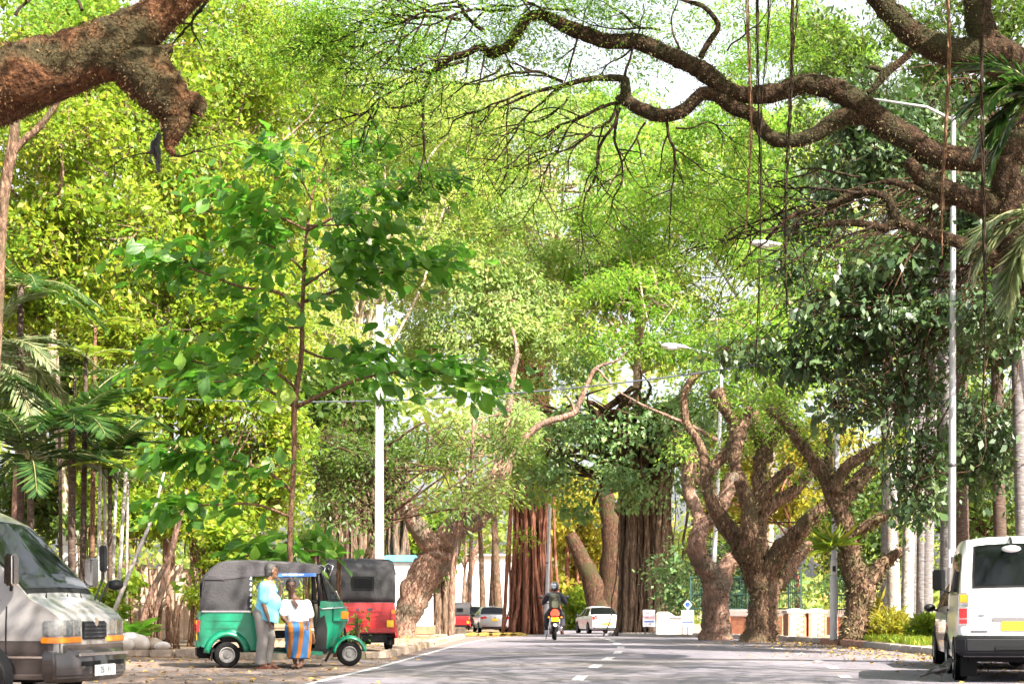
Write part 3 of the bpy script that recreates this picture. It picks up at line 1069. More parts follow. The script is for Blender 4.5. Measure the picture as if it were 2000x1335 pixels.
def traced_tree(name, label, base_px, Y, limbs, bark, fuzz_m=None, fuzz_n=500, fuzz_ln=.07, n=14, group=None, jit=.20, z0=None):
    b = P(base_px, 1240, Y)
    t = tree(name, label, (b.x, Y, gz(0, Y) if z0 is None else z0), group=group)
    paths = []
    for i, (kind, rows) in enumerate(limbs):
        mb = MB()
        pp = pxpath(rows, Y)
        if kind == 'trunk':
            pp[0] = (pp[0][0], pp[0][1], t.location.z - .1, pp[0][3])
        paths.append(limb(mb, pp, n=n, jit=jit, seed=i * 3.7 + Y))
        mb.build(kind, bark, t, smooth_=True, world=True)
    if fuzz_m:
        fuzz(t, paths, fuzz_m, fuzz_n, fuzz_ln)
    return t, paths


Z = lambda rows: z4(rows, 1200, 700, 2.302)
rain2 = [
    ('trunk', Z([(655, 1262, 190), (660, 1225, 150), (665, 1150, 132), (672, 1060, 135), (655, 985, 140), (640, 930, 120)])),
    ('limb', Z([(640, 975, 120), (600, 900, 100), (540, 800, 82, -.3), (480, 720, 75, -.6), (440, 640, 62, -.8), (415, 560, 56, -.8), (410, 500, 52, -.8), (400, 430, 42, -.8), (370, 360, 36, -.7), (325, 295, 33, -.6), (315, 220, 31, -.6), (312, 160, 32, -.6), (345, 100, 36, -.6), (392, 45, 42, -.6)])),
    ('limb', Z([(418, 520, 48, -.8), (455, 475, 50, -.6), (500, 425, 52, -.5), (530, 380, 54, -.3), (545, 310, 55), (515, 255, 46), (480, 200, 62), (455, 140, 74)])),
    ('limb', Z([(640, 950, 110), (605, 860, 92, -.6), (608, 770, 82, -.9), (602, 670, 72, -1), (578, 585, 62, -1.1), (545, 500, 54, -1.1), (545, 425, 55, -1), (562, 340, 60, -.8), (590, 280, 48, -.6), (610, 220, 36, -.5)])),
    ('limb', Z([(655, 930, 95, .2), (652, 810, 72, .5), (655, 720, 64, .7), (720, 645, 62, .9), (800, 600, 54, 1), (870, 520, 50, 1.1), (890, 470, 44, 1.2)])),
    ('limb', Z([(640, 690, 60, .6), (690, 590, 58, .4), (750, 525, 48, .2), (805, 485, 40, 0)])),
    ('limb', Z([(650, 640, 60, .6), (652, 520, 62, .6), (660, 435, 60, .5), (705, 370, 58, .4), (750, 305, 46, .3), (765, 190, 40, .2)])),
    ('limb', Z([(600, 300, 40, .6), (640, 360, 44, .6), (700, 410, 44, .6)])),
    ('limb', Z([(670, 990, 120), (740, 872, 92, -.4), (820, 792, 82, -.8), (890, 712, 72, -1), (965, 655, 50, -1.2)])),
    ('limb', Z([(700, 1040, 100, .3), (780, 930, 82, .6), (840, 862, 66, .9), (885, 838, 46, 1)])),
    ('limb', Z([(690, 460, 50, 1.5), (690, 380, 44, 1.6), (640, 290, 40, 1.6), (630, 230, 36, 1.6)])),
]
tr, pr = traced_tree('pollarded_rain_tree', 'biggest pollarded tree with many sinuous mossy limbs, right of centre', 1487, 55.5, rain2, 'bark_rain', 'epiphyte', 260, .09)
tc_ = MB().lathe([(.13, 0), (.13, .04), (.07, .05)], (0, 0, 0), 'y', 14).build('cut_scar', 'bark_pale', tr)
p = P(1200 + 537 / 2.302, 700 + 530 / 2.302, 54.05)
tc_.location = Vector(p) - Vector(tr.location)
tc_.rotation_euler = (0, 0, R(-20))
rain1 = [
    ('trunk', Z([(455, 1258, 175), (455, 1215, 135), (455, 1100, 116), (462, 1000, 130), (450, 950, 110)])),
    ('limb', Z([(440, 985, 100), (385, 900, 88, -.2), (368, 835, 86, -.3), (390, 745, 72, -.2), (372, 685, 52), (340, 610, 60, .2), (330, 530, 62, .3), (350, 455, 60, .3), (400, 415, 46, .4)])),
    ('limb', Z([(470, 985, 95), (535, 893, 72, .3), (610, 845, 50, .5)])),
    ('limb', Z([(395, 760, 62, 0), (480, 672, 58, .3), (512, 585, 60, .5), (525, 520, 50, .6)])),
    ('limb', Z([(352, 560, 45, .5), (385, 500, 40, .8), (380, 440, 34, 1)])),
    ('limb', Z([(20, 150, 9, 1), (130, 210, 12, 1), (250, 262, 15, .8), (350, 305, 18, .5), (460, 365, 20, .3)])),
]
traced_tree('pollarded_rain_tree', 'pollarded tree with pale sunlit trunk behind the grey lamp post', 1398, 59, rain1, 'bark_pink', 'epiphyte', 240, .09)
rain3 = [
    ('trunk', Z([(1075, 1278, 170), (1082, 1225, 138), (1092, 1130, 112), (1110, 1025, 130), (1062, 905, 95), (1065, 825, 80)])),
    ('limb', Z([(1068, 860, 82), (1030, 722, 80), (982, 622, 72), (950, 540, 66), (892, 452, 60), (830, 378, 48), (770, 290, 42), (690, 218, 36)])),
    ('limb', Z([(1060, 800, 50), (1150, 742, 46, -.3), (1250, 692, 40, -.6), (1330, 665, 30, -.9)])),
    ('limb', Z([(1005, 668, 70), (1080, 570, 70, .3), (1150, 492, 62, .6), (1180, 420, 50, .8)])),
    ('limb', Z([(985, 600, 60, -.2), (1040, 492, 52, -.4), (1130, 432, 50, -.6), (1250, 365, 40, -.8)])),
    ('limb', Z([(955, 560, 45, .3), (965, 425, 40, .5), (960, 360, 34, .6)])),
    ('limb', Z([(1110, 1040, 110, .2), (1200, 930, 62, .4), (1290, 860, 40, .6)])),
]
traced_tree('pollarded_rain_tree', 'pollarded tree with shaggy swollen trunk beside the pale palms', 1668, 50.5, rain3, 'bark_rain', 'epiphyte', 420, .10)

# new feathery shoots on the pollarded heads
for name_, tree_i, lobes_, n_ in (('shoots', 0, [(1375, 715, 30, 26, 54.6, .6), (1440, 760, 50, 36, 55, .8), (1510, 790, 60, 40, 55.4, .8), (1570, 830, 50, 40, 56, .8), (1590, 920, 40, 30, 56.5, .7), (1480, 850, 40, 34, 56, .7), (1620, 985, 30, 24, 54.4, .5)], 62),
                                  ('shoots', 1, [(1340, 880, 34, 40, 59.4, .7), (1370, 930, 30, 40, 59.8, .7), (1420, 860, 40, 30, 59.6, .7), (1460, 1050, 30, 20, 59.5, .5)], 30),
                                  ('shoots', 2, [(1510, 790, 40, 34, 50.5, .7), (1600, 870, 40, 40, 50.5, .7), (1700, 880, 50, 40, 51, .8), (1740, 850, 50, 40, 49.8, .8), (1770, 990, 40, 24, 49.6, .5), (1750, 1070, 30, 24, 51, .5)], 44)):
    par = [o for o in bpy.data.objects if o.name.startswith('pollarded_rain_tree')]
    par.sort(key=lambda o: o.name)
    C, D = crown_points(lobes_, n_, .4, -.1)
    leaf_part(name_, spray_leaves(C, D, 34, .36, .12, .045, .5, .2), 'leaf_vivid', par[tree_i])
    twig_part('twigs', C, D, .8, .009, 'bark_rain', par[tree_i])

# the great limb over the road: a tree standing off the right edge of the picture
Z = lambda rows: z4(rows, 1100, 0, 2.222)
Z7 = lambda rows: z4(rows, 560, 0, 2.967)
OV = 33.0
over = [
    ('trunk', [(2190, 1290, 170, 1), (2170, 1100, 130, 1), (2120, 800, 110, .8), (2050, 600, 84, .4), (1985, 470, 68, .1), (1968, 370, 66), (1962, 310, 60)]),
    ('limb', Z([(1935, 760, 110), (1870, 705, 95), (1760, 692, 98), (1600, 668, 108), (1500, 602, 108), (1380, 532, 112), (1280, 452, 108), (1180, 392, 96), (1050, 362, 86), (930, 402, 82), (800, 412, 74), (705, 388, 80), (622, 320, 84), (540, 275, 72), (440, 232, 76), (330, 182, 68), (200, 180, 66), (100, 150, 64), (0, 112, 60)])
     + Z7([(1500, 92, 58), (1405, 98, 60), (1335, 195, 62), (1275, 275, 60), (1190, 312, 50), (1120, 275, 42), (1040, 312, 40), (950, 340, 40), (852, 412, 34), (808, 500, 26), (782, 592, 20)])),
    ('limb', Z([(1330, 500, 84), (1200, 512, 78), (1080, 590, 66), (960, 612, 60), (882, 582, 60), (822, 502, 62), (742, 468, 66), (668, 415, 62), (600, 410, 56), (520, 480, 54), (430, 502, 58), (330, 470, 58), (262, 432, 48), (232, 440, 34)])),
    ('limb', Z([(268, 440, 50), (270, 380, 44), (262, 345, 36), (200, 338, 28), (100, 345, 24), (0, 372, 20), (-120, 400, 14), (-280, 470, 8)])),
    ('limb', Z([(1940, 900, 110), (1780, 872, 100), (1650, 822, 90), (1550, 765, 74), (1495, 690, 60)])),
    ('limb', Z([(2060, 1130, 90, .3), (1900, 1110, 70, .2), (1750, 1062, 58), (1600, 1015, 52), (1500, 982, 48), (1440, 942, 50), (1410, 862, 40), (1350, 838, 34)])),
    ('limb', Z([(1445, 945, 44), (1400, 985, 34), (1290, 970, 32), (1180, 968, 26), (1080, 985, 18)])),
    ('limb', Z([(1350, 838, 32), (1270, 832, 28), (1180, 880, 30), (1060, 905, 24), (960, 960, 20), (880, 1040, 13)])),
    ('limb', Z([(1690, 880, 50), (1560, 830, 40), (1440, 790, 30), (1380, 790, 20)])),
    ('limb', Z([(595, 250, 28), (632, 182, 26), (672, 112, 22), (612, 32, 20), (520, 0, 14), (400, -60, 10)])),
    ('limb', Z([(2080, 420, 190, .6), (1960, 300, 170, .3), (1880, 245, 172), (1700, 232, 132), (1550, 172, 112), (1450, 82, 102), (1372, 0, 92), (1300, -120, 80)])),
    ('limb', Z([(1860, 250, 150), (1815, 120, 128), (1795, 0, 112), (1780, -160, 90)])),
    ('limb', Z([(1510, 225, 30), (1450, 280, 34), (1395, 320, 40), (1360, 370, 30), (1320, 405, 18)])),
    ('limb', Z([(1395, 310, 30), (1350, 295, 22), (1310, 290, 10)])),
    ('limb', [(1960, 320, 60), (2060, 200, 80, .3), (2160, 20, 80, .4), (2200, -200, 60, .4)]),
]
# the limb that carries the hanging roots, above the picture
over.append(('limb', [(2160, -100, 60, .3), (1900, -210, 50, -3), (1700, -190, 44, -7), (1500, -170, 36, -9.5), (1300, -190, 24, -10.5)]))
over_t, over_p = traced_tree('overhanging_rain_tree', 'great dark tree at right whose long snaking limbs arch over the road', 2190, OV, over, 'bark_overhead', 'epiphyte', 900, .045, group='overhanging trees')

# twigs: sinuous, forking, drooping
TW = MB()
TIPS = []


def twig(x, y, ang, length, th, Y, lev, mb=None, curl=1.0, sag=0.0):
    mb = mb or TW
    steps = max(4, int(length / 16))
    rows = []
    a = ang
    sl = length / steps
    for i in range(steps + 1):
        f = i / steps
        rows.append((x, y, max(1.1, th * (1 - .72 * f)), Y + 0.0))
        a += rnd.gauss(0, 15 * curl)
        a += (ang - a) * .18
        if sag:
            a += (270 - a) * sag * .1 if a > 90 else 0
        x += sl * math.cos(R(a))
        y -= sl * math.sin(R(a))
        Y += rnd.gauss(0, .05)
        if lev > 0 and i > 0 and rnd.random() < .42:
            twig(x, y, a + rnd.choice((-1, 1)) * rnd.uniform(25, 60), length * rnd.uniform(.28, .6) * (1 - .4 * f), th * (1 - .7 * f) * .75, Y, lev - 1, mb, curl, sag)
        if lev == 0 or f > .55:
            TIPS.append((x, y, Y))
    pp = [(*P(r[0], r[1], r[3]), r[2] * .5 * r[3] / F) for r in rows]
    s = catmull(pp, 2)
    mb.tube([q[:3] for q in s], [max(.003, q[3]) for q in s], n=4, cap=False)


for a in [(1208, 200, 200, 300, 9), (1205, 205, 222, 300, 9), (1208, 212, 262, 260, 8), (1212, 210, 250, 320, 9), (1300, 228, 262, 260, 8), (1180, 205, 205, 300, 8), (1320, 250, 352, 170, 6),
          (1100, 160, 190, 260, 10), (1100, 165, 215, 300, 9), (1020, 180, 225, 280, 8), (905, 120, 185, 250, 9), (830, 150, 200, 280, 9), (825, 195, 215, 260, 8), (826, 200, 268, 200, 8),
          (945, 60, 165, 320, 12), (900, 40, 180, 300, 10), (1000, 20, 172, 330, 10), (980, 90, 195, 260, 9), (1090, 40, 150, 200, 8), (1040, 30, 110, 120, 7), (1130, 60, 240, 180, 6), (1240, 90, 250, 150, 6),
          (1220, 150, 75, 150, 7), (1180, 80, 130, 200, 7), (1330, 110, 100, 160, 7), (1420, 100, 60, 150, 6), (740, 80, 190, 200, 7), (700, 60, 215, 200, 6), (1290, 60, 140, 220, 7), (880, 20, 200, 300, 8), (760, 10, 200, 220, 7), (1120, 20, 165, 260, 8), (980, 130, 240, 230, 7), (1110, 190, 240, 250, 7), (1260, 240, 230, 220, 6)]:
    twig(a[0], a[1], a[2], a[3], a[4] * .8, OV, 2, sag=.35)
for a in [(1700, 375, 186, 330, 10), (1690, 378, 196, 360, 10), (1640, 400, 200, 320, 9), (1580, 400, 186, 300, 9), (1500, 470, 205, 220, 7), (1630, 440, 188, 300, 9), (1560, 440, 200, 260, 8), (1680, 345, 178, 260, 8), (1600, 330, 180, 260, 6), (1720, 430, 215, 280, 7), (1600, 470, 205, 240, 6)]:
    twig(a[0], a[1], a[2], a[3], a[4] * .7, OV, 1, curl=.8)
TW.build('twigs', 'bark_twig', over_t, smooth_=True, world=True)
tips = np.array(TIPS)
up = tips[rng.random(len(tips)) < np.where(tips[:, 1] < 200, .5, .2)]
C = np.array([P(*q) for q in up]) + rng.normal(0, .10, (len(up), 3))
leaf_part('sprigs', spray_leaves(C, rand_unit(len(C)), 34, .30, .062, .021, .2, .12), 'leaf_vivid', over_t)
C, D = crown_points([(900, 50, 330, 80, 33.5, 1.0), (1250, 50, 300, 90, 34, 1.0), (1480, 60, 160, 80, 35, 1), (720, 80, 160, 80, 34, 1)], 330, .2, -.1)
leaf_part('sprigs', spray_leaves(C, D, 40, .42, .075, .024, .2, .1), 'leaf_vivid', over_t)
# unseen crown above the picture, placed and thinned to throw dappled shade on the road
CC = []
for _ in range(1050):
    yy = rnd.uniform(10, 37)
    xx = rnd.uniform(-1.5, 11)
    dens = mnoise.noise(Vector((xx * .33, yy * .33, 2.2)))
    if dens < -.30 + (.35 if xx < 1 else 0):
        continue
    CC.append((xx, yy, 2.6 + .2925 * yy + rnd.uniform(.2, 2.6)))
C = np.array(CC)
leaf_part('crown', spray_leaves(C, rand_unit(len(C)), 60, .75, .22, .085, .2, .25), 'leaf_vivid', over_t)

# the mossy limb at the top left, with its broken stump
Z = lambda rows: z4(rows, 0, 0, 2.966)
LV = 18.0
left = [
    ('trunk', [(-330, 1600, 190), (-320, 1000, 175), (-300, 600, 168), (-240, 330, 165), (-120, 220, 158)]),
    ('limb', [(-240, 330, 165), (-120, 215, 158), (0, 166, 150), (100, 134, 124), (200, 100, 116), (265, 62, 96), (335, 14, 70), (400, -40, 60), (470, -110, 50)]),
    ('broken_stub', Z([(700, 300, 240), (810, 400, 310), (900, 490, 300), (985, 590, 250), (1020, 670, 190), (1005, 760, 135), (985, 815, 90), (985, 860, 55), (1010, 900, 30)])),
    ('broken_stub', Z([(1040, 590, 150), (1110, 590, 130), (1150, 620, 100), (1140, 665, 60)])),
    ('broken_stub', Z([(880, 330, 120), (960, 290, 70), (1000, 285, 45)])),
]
lt, lp = traced_tree('overhanging_rain_tree', 'thick rusty mossy limb with broken hanging stub at top left', -330, LV, left, 'bark_rust', 'epiphyte_rust', 4200, .028, n=20, jit=.16, group='overhanging trees', z0=0)
TIPS = []
for a in [(405, 0, 250, 120, 7), (395, 20, 235, 140, 6), (340, 305, 350, 160, 4), (30, 30, 60, 80, 9), (160, 20, 80, 60, 8), (300, 300, 178, 130, 4)]:
    TW = MB()
    twig(*a, LV + .3, 1)
    TW.build('twig', 'bark_twig', lt, smooth_=True, world=True)
C, D = crown_points([(60, 20, 150, 60, 20, .8), (410, 30, 90, 50, 21, .6), (360, 300, 70, 40, 18.6, .3), (180, 10, 60, 40, 20, .5)], 60, .3)
leaf_part('sprigs', spray_leaves(C, D, 60, .26, .055, .02, .3, .2), 'leaf_vivid', lt)

# roots hanging down before the view on the right
for px, y0, y1, th, m, Y in ((1467, -180, 455, 4.5, 'bark_young', 24), (1486, -180, 735, 4, 'bark_twig', 25), (1545, -190, 300, 5, 'bark_twig', 23.5), (1530, 290, 600, 6, 'bark_twig', 23.5), (1852, -200, 500, 6, 'bark_young', 27), (1925, -200, 830, 5, 'bark_twig', 25), (1500, -180, 260, 4, 'bark_twig', 24.5), (1556, -180, 180, 4, 'bark_twig', 24)):
    if y0 > 0:
        continue
    lab = {1467: 'soft brownish aerial root hanging down left of centre of the right half', 1486: 'long thin dark aerial root reaching lowest beside the brownish one', 1545: 'dark aerial root hanging across the snaking limb, right of the long thin one',
           1852: 'thickest brown aerial root hanging before the tall lamp post', 1925: 'long dark aerial root hanging beside the palm fronds at right', 1500: 'short thin aerial root just right of the long one', 1556: 'shortest thin aerial root near the top edge'}[px]
    y1 = {1545: 620}.get(px, y1)
    rows = []
    n_ = 26
    for k in range(n_ + 1):
        f = k / n_
        rows.append((px + 5 * math.sin(f * 7 + px) - f * 8, y0 + (y1 - y0) * f, th * (1 - .45 * f)))
    pp = pxpath(rows, Y)
    o = thing('aerial_root', lab, 'aerial root', pp[-1][:3], group='hanging aerial roots')
    mb = MB()
    limb(mb, pp, n=6, per=2, jit=.3)
    mb.build('strand', m, o, smooth_=True, world=True)
    mb = MB()
    for k in range(3):
        q = [(r[0] + .02 * math.sin(i * .9 + k * 2), r[1] + .02 * math.cos(i * .7 + k), r[2], r[3] * .5) for i, r in enumerate(pp)]
        limb(mb, q[: int(len(q) * rnd.uniform(.6, 1))], n=4, per=2, jit=.2)
    mb.build('side_strand', m, o, smooth_=True, world=True)

# leaning trunk at left of the road, with its pale upper limb
Z = lambda rows: z4(rows, 700, 1050, 6.355)
lean = [
    ('trunk', Z([(540, 1130, 330), (575, 1060, 300), (640, 880, 350), (730, 640, 400), (850, 430, 420), (960, 270, 440), (1010, 150, 400), (1010, 80, 340)])),
    ('limb', [(862, 1078, 56), (830, 1050, 40, -.3), (806, 1015, 34, -.4), (790, 985, 28, -.3), (775, 960, 20)]),
    ('limb', [(868, 1072, 60), (890, 1030, 50), (930, 1008, 48), (952, 975, 46), (958, 945, 40), (985, 915, 26), (1000, 892, 18)]),
    ('limb', [(945, 990, 20, .3), (985, 860, 14, .6), (1000, 740, 12, 1), (1010, 690, 9, 1.2), (1000, 640, 6, 1.4)]),
]
lean_t, _ = traced_tree('leaning_rain_tree', 'thick trunk leaning right in front of the white kiosk', 786, 62, lean, 'bark_pink', 'epiphyte', 200, .08, n=18)
for rows in ([(984, 917, 22), (1005, 885, 16), (1030, 850, 14), (1062, 826, 13), (1108, 812, 13), (1124, 802, 12), (1145, 755, 9), (1165, 718, 7), (1205, 704, 5), (1222, 688, 4)], [(1122, 806, 10), (1118, 790, 6), (1105, 770, 4)], [(1165, 718, 5), (1180, 735, 4), (1192, 748, 2)]):
    mb = MB()
    limb(mb, pxpath(rows, 62), n=8, jit=.1)
    mb.build('pale_limb', 'bark_pink', lean_t, smooth_=True, world=True)


# root-curtained trees
def root_tree(label, cx, Y, top_px, base_w, top_w, n, bark, core, name='banyan_tree', lean=0, flare=1.35, seed=1, leaf=None):
    rr = random.Random(seed)
    b = P(cx, 1240, Y)
    z = gz(0, Y)
    t = tree(name, label, (b.x, Y, z))
    s = Y / F
    ztop = P(0, top_px, Y).z
    mb = MB()
    limb(mb, [(b.x, Y, z - .2, base_w * s * .34), (b.x, Y, z + .8, base_w * s * .27), (b.x + lean * s * .5, Y, (z + ztop) / 2, top_w * s * .28), (b.x + lean * s, Y, ztop, top_w * s * .3)], n=16, jit=.2, seed=seed)
    mb.build('trunk', core, t, smooth_=True, world=True)
    mb = MB()
    for k in range(n):
        a = rr.uniform(-math.pi, math.pi)
        ra = rr.uniform(.72, 1.22)
        x1, y1 = math.cos(a) * top_w * s * .42 * ra, math.sin(a) * top_w * s * .42 * ra
        x0, y0 = math.cos(a + rr.gauss(0, .15)) * base_w * s * .5 * ra * flare / 1.35, math.sin(a) * base_w * s * .45 * ra
        if rr.random() < .35:
            x0 += rr.gauss(0, .26) * base_w * s
            x1 += rr.gauss(0, .16) * top_w * s
        hz = rr.choice((1, 1, rr.uniform(.35, 1), rr.uniform(.3, .8)))
        sway, ph = rr.uniform(0, .09) * s * 40, rr.uniform(0, 6)
        rows = []
        r0 = rr.choice((rr.uniform(.015, .04), rr.uniform(.03, .07), rr.uniform(.07, .13)))
        for f in np.linspace(0, 1, 9):
            g = f ** .6
            zz = z - .05 + (ztop - z) * f * hz
            fl = (1 - g)
            rows.append((b.x + lean * s * f + x1 * (1 - fl) + x0 * fl + rr.gauss(0, .035) + sway * math.sin(ph + f * 5), Y + y1 * (1 - fl) + y0 * fl + rr.gauss(0, .03), zz, r0 * (1.25 - .5 * f)))
        limb(mb, rows, n=6, per=3, jit=.2, seed=k)
    mb.build('aerial_roots', bark, t, smooth_=True, world=True)
    if leaf:
        C, D = crown_points([(cx, top_px + 5, top_w * 1.1, top_w * .9, Y, top_w * s), (cx - top_w * .5, top_px + 60, top_w * .6, top_w * .7, Y - .8, top_w * s * .6)], 70, .4, -.1)
        leaf_part('crown', broad_leaves(C, D, 40, .5, .2, .11, .8), leaf, t)
    return t


ban = root_tree('banyan hung with straight red aerial roots, left of the motorcyclist', 1037, 108, 700, 76, 66, 110, 'bark_root', 'bark_dark', seed=3)
C, D = crown_points([(965, 985, 55, 35, 102, 1.2), (1040, 930, 55, 45, 102, 1.2), (1010, 1050, 40, 25, 101, 1), (1075, 1000, 40, 40, 104, 1), (950, 1060, 40, 25, 101, 1), (1000, 880, 70, 40, 103, 1.4)], 120, .4)
leaf_part('leafy_shoots', broad_leaves(C, D, 26, .5, .24, .12), 'leaf_jungle', ban)
fig = root_tree('massive strangler fig wrapped in grey brown roots beside the white car', 1262, 88, 860, 104, 104, 120, 'bark_fig', 'bark_dark', name='strangler_fig', seed=5)
Z3 = lambda rows: z4(rows, 760, 900, 3.514)
mb = MB()
for k, rows in enumerate(([(1480, 1230, 230), (1460, 1000, 210), (1400, 830, 150), (1330, 680, 110), (1270, 560, 95), (1240, 500, 80)], [(1500, 1100, 200), (1540, 800, 190), (1530, 500, 150), (1490, 250, 110), (1480, 100, 80)], [(1560, 350, 90), (1640, 250, 70), (1720, 200, 50)])):
    limb(mb, pxpath(Z3(rows), 124), n=14, jit=.18, seed=k)
    b_ = P(760 + 1480 / 3.514, 1240, 124)
vt = tree('forked_dark_tree', 'dark forked trunk with sawn left fork behind the white car', (b_.x, 124, gz(0, 124)))
mb.build('trunk', 'bark_dark', vt, smooth_=True, world=True)
for i, (px, Y, w, top, lab) in enumerate(((858, 80, 26, 1040, 'narrow dark bundle of aerial roots left of the far red rickshaw'), (655, 66, 70, 760, 'dark root-draped trunk behind the young large-leaved tree'), (700, 68, 50, 780, 'dark trunk with hanging roots left of the concrete pole'), (775, 75, 44, 900, 'root-draped trunk between concrete pole and leaning trunk'))):
    root_tree(lab, px, Y, top, w * 1.25, w, 46, 'bark_fig', 'bark_dark', name='root_draped_tree', seed=20 + i, leaf='leaf_olive')

# slim trees around the far parked cars and the hanging red roots beyond them
slim = tree
for i, (px, Y, w, top, lean_, bark, lab) in enumerate((
        (916, 140, 9, 1000, 6, 'bark_pink', 'slim tree right behind the far red rickshaw'), (945, 132, 12, 1000, -10, 'bark_rain', 'slim trunk rising behind the left end of the silver car'), (957, 136, 10, 1010, 12, 'bark_rain', 'crooked slim trunk above the roof of the silver car'),
        (975, 130, 16, 960, -14, 'bark_rain', 'straighter trunk behind the right end of the silver car'), (900, 150, 12, 1040, 40, 'bark_pink', 'slanting orange trunk over the far red rickshaw'),
        (1108, 150, 10, 950, 0, 'bark_root', 'first straight red trunk right of the motorcyclist'), (1118, 152, 8, 960, 3, 'bark_root', 'second straight red trunk right of the motorcyclist'), (1126, 154, 7, 960, -2, 'bark_root', 'third and thinnest straight red trunk right of the motorcyclist'), (1136, 156, 6, 980, 2, 'bark_root', 'farthest thin red trunk near the dark forked tree'), (1100, 158, 5, 980, 0, 'bark_fig', 'thin grey trunk directly behind the rider helmet'))):
    b = P(px, 1230, Y)
    t = tree('slim_tree', lab, (b.x, Y, gz(0, Y)), group='slim far trunks')
    s = Y / F
    zt = P(0, top, Y).z
    mb = MB()
    limb(mb, [(b.x, Y, gz(0, Y) - .1, w * s * .62), (b.x + lean_ * s * .3, Y, gz(0, Y) + (zt - gz(0, Y)) * .35, w * s * .5), (b.x + lean_ * s * .6, Y, gz(0, Y) + (zt - gz(0, Y)) * .7, w * s * .42), (b.x + lean_ * s, Y, zt, w * s * .3)], n=8, seed=i)
    mb.build('trunk', bark, t, smooth_=True, world=True)
    C, D = crown_points([(px + lean_, top + 10, 34, 42, Y, 1.4)], 16, .3)
    leaf_part('crown', broad_leaves(C, D, 26, .5, .24, .13), 'leaf_yellow' if px > 1050 else 'leaf_rain_far', t)


# ---------------------------------------------------------------- crowns of the woods left, behind and right
GJ = 'jungle trees at left'


def grove(label, name, Y, base_px, lobes, n_cl, per, kind, leaf, bark='bark_dark', trunk_px=30, group=None, gap=-.06, hub=None, **kw):
    b = P(base_px, 1240, Y)
    t = tree(name, label, (b.x, Y, gz(0, Y)), group=group)
    mb = MB()
    s = Y / F
    cx = sum(l[0] for l in lobes) / len(lobes)
    cy_ = max(l[1] for l in lobes)
    hx, hy = hub or (base_px * .4 + cx * .6, cy_)
    mid = P(base_px * .8 + hx * .2, (1240 + hy) / 2, Y)
    limb(mb, [(b.x, Y, gz(0, Y) - .2, trunk_px * s * .65), (*mid, trunk_px * s * .48), (*P(hx, hy, Y), trunk_px * s * .36), (*P(hx + (cx - hx) * .4, hy - 130, Y), trunk_px * s * .2)], n=10, seed=Y)
    mb.build('trunk', bark, t, smooth_=True, world=True)
    mb = MB()
    for l in lobes:
        for k in range(11 if group == GJ else 7):
            e = P(l[0] + rnd.uniform(-.8, .8) * l[2], l[1] + rnd.uniform(-.85, .3) * l[3], l[4] + rnd.uniform(-.6, .6) * l[5])
            a = P(hx, hy, Y).lerp(P(hx + (cx - hx) * .4, hy - 130, Y), rnd.random()) if rnd.random() < .6 else mid.lerp(P(hx, hy, Y), rnd.uniform(.6, 1))
            m_ = a.lerp(e, .5) + Vector((rnd.gauss(0, .7), rnd.gauss(0, .4), rnd.uniform(-.5, .9)))
            m2 = m_.lerp(e, .55) + Vector((rnd.gauss(0, .4), rnd.gauss(0, .3), rnd.gauss(0, .4)))
            limb(mb, [(*a, trunk_px * s * .18), (*m_, trunk_px * s * .11), (*m2, trunk_px * s * .06), (*e, .012)], n=6, per=4, jit=.1)
    mb.build('limbs', 'bark_pale' if kind == 'pale' else bark, t, smooth_=True, world=True)
    C, D = crown_points(lobes, n_cl, .55, gap)
    f = spray_leaves if kind == 'spray' else broad_leaves
    twig_part('twigs', C, D, 1.5 * kw.get('R_', .5), .006 + .00011 * Y, 'bark_pink' if bark in ('bark_pink', 'bark_pale') else 'bark_dark', t, 1 if Y > 70 else 2)
    leaf_part('crown', f(C, D, per, **kw), leaf, t)
    return t


GJ = 'jungle trees at left'
grove('leafy tree closest to the left edge above the dark palm', 'jungle_tree', 46, 30, [(90, 330, 150, 150, 46, 1.8), (60, 520, 120, 140, 46, 1.6), (200, 480, 120, 130, 47, 1.6)], 520, 46, 'broad', 'leaf_jungle', 'bark_pink', 22, GJ, R_=.45, ll=.15, lw=.08)
grove('bright jungle tree behind the broken stub at upper left', 'jungle_tree', 52, 330, [(330, 330, 160, 170, 51, 2.0), (430, 130, 170, 150, 53, 2.2), (250, 130, 170, 140, 52, 2.0), (500, 330, 110, 160, 54, 1.8), (80, 90, 160, 130, 52, 1.6)], 1050, 46, 'broad', 'leaf_jungle', 'bark_pink', 20, GJ, R_=.5, ll=.16, lw=.085)
grove('sunlit jungle tree behind the young large-leaved tree', 'jungle_tree', 53, 380, [(330, 680, 170, 180, 52, 1.8), (470, 640, 120, 150, 54, 1.8), (470, 880, 120, 150, 53, 1.4), (260, 900, 120, 110, 51, 1.4), (370, 1010, 120, 70, 52, 1.2)], 1000, 46, 'broad', 'leaf_jungle', 'bark_pink', 18, GJ, R_=.45, ll=.15, lw=.085)
grove('olive jungle tree deep behind the left palms', 'jungle_tree', 58, 150, [(130, 700, 150, 200, 57, 1.6), (60, 900, 120, 160, 57, 1.4), (200, 1020, 110, 80, 57, 1.2)], 560, 44, 'broad', 'leaf_olive', 'bark_pink', 18, GJ, R_=.5, ll=.17, lw=.09)
grove('hazy jungle tree deepest behind the upper left leaves', 'jungle_tree', 64, 420, [(60, 250, 150, 190, 64, 2), (280, 300, 180, 180, 65, 2), (480, 440, 150, 190, 66, 2), (320, 620, 170, 150, 64, 2), (150, 560, 140, 150, 64, 2), (560, 180, 120, 160, 68, 2)], 620, 30, 'broad', 'leaf_jungle', 'bark_pink', 14, GJ, gap=-.3, R_=.7, ll=.26, lw=.14)
GB = 'rain trees far along the avenue'
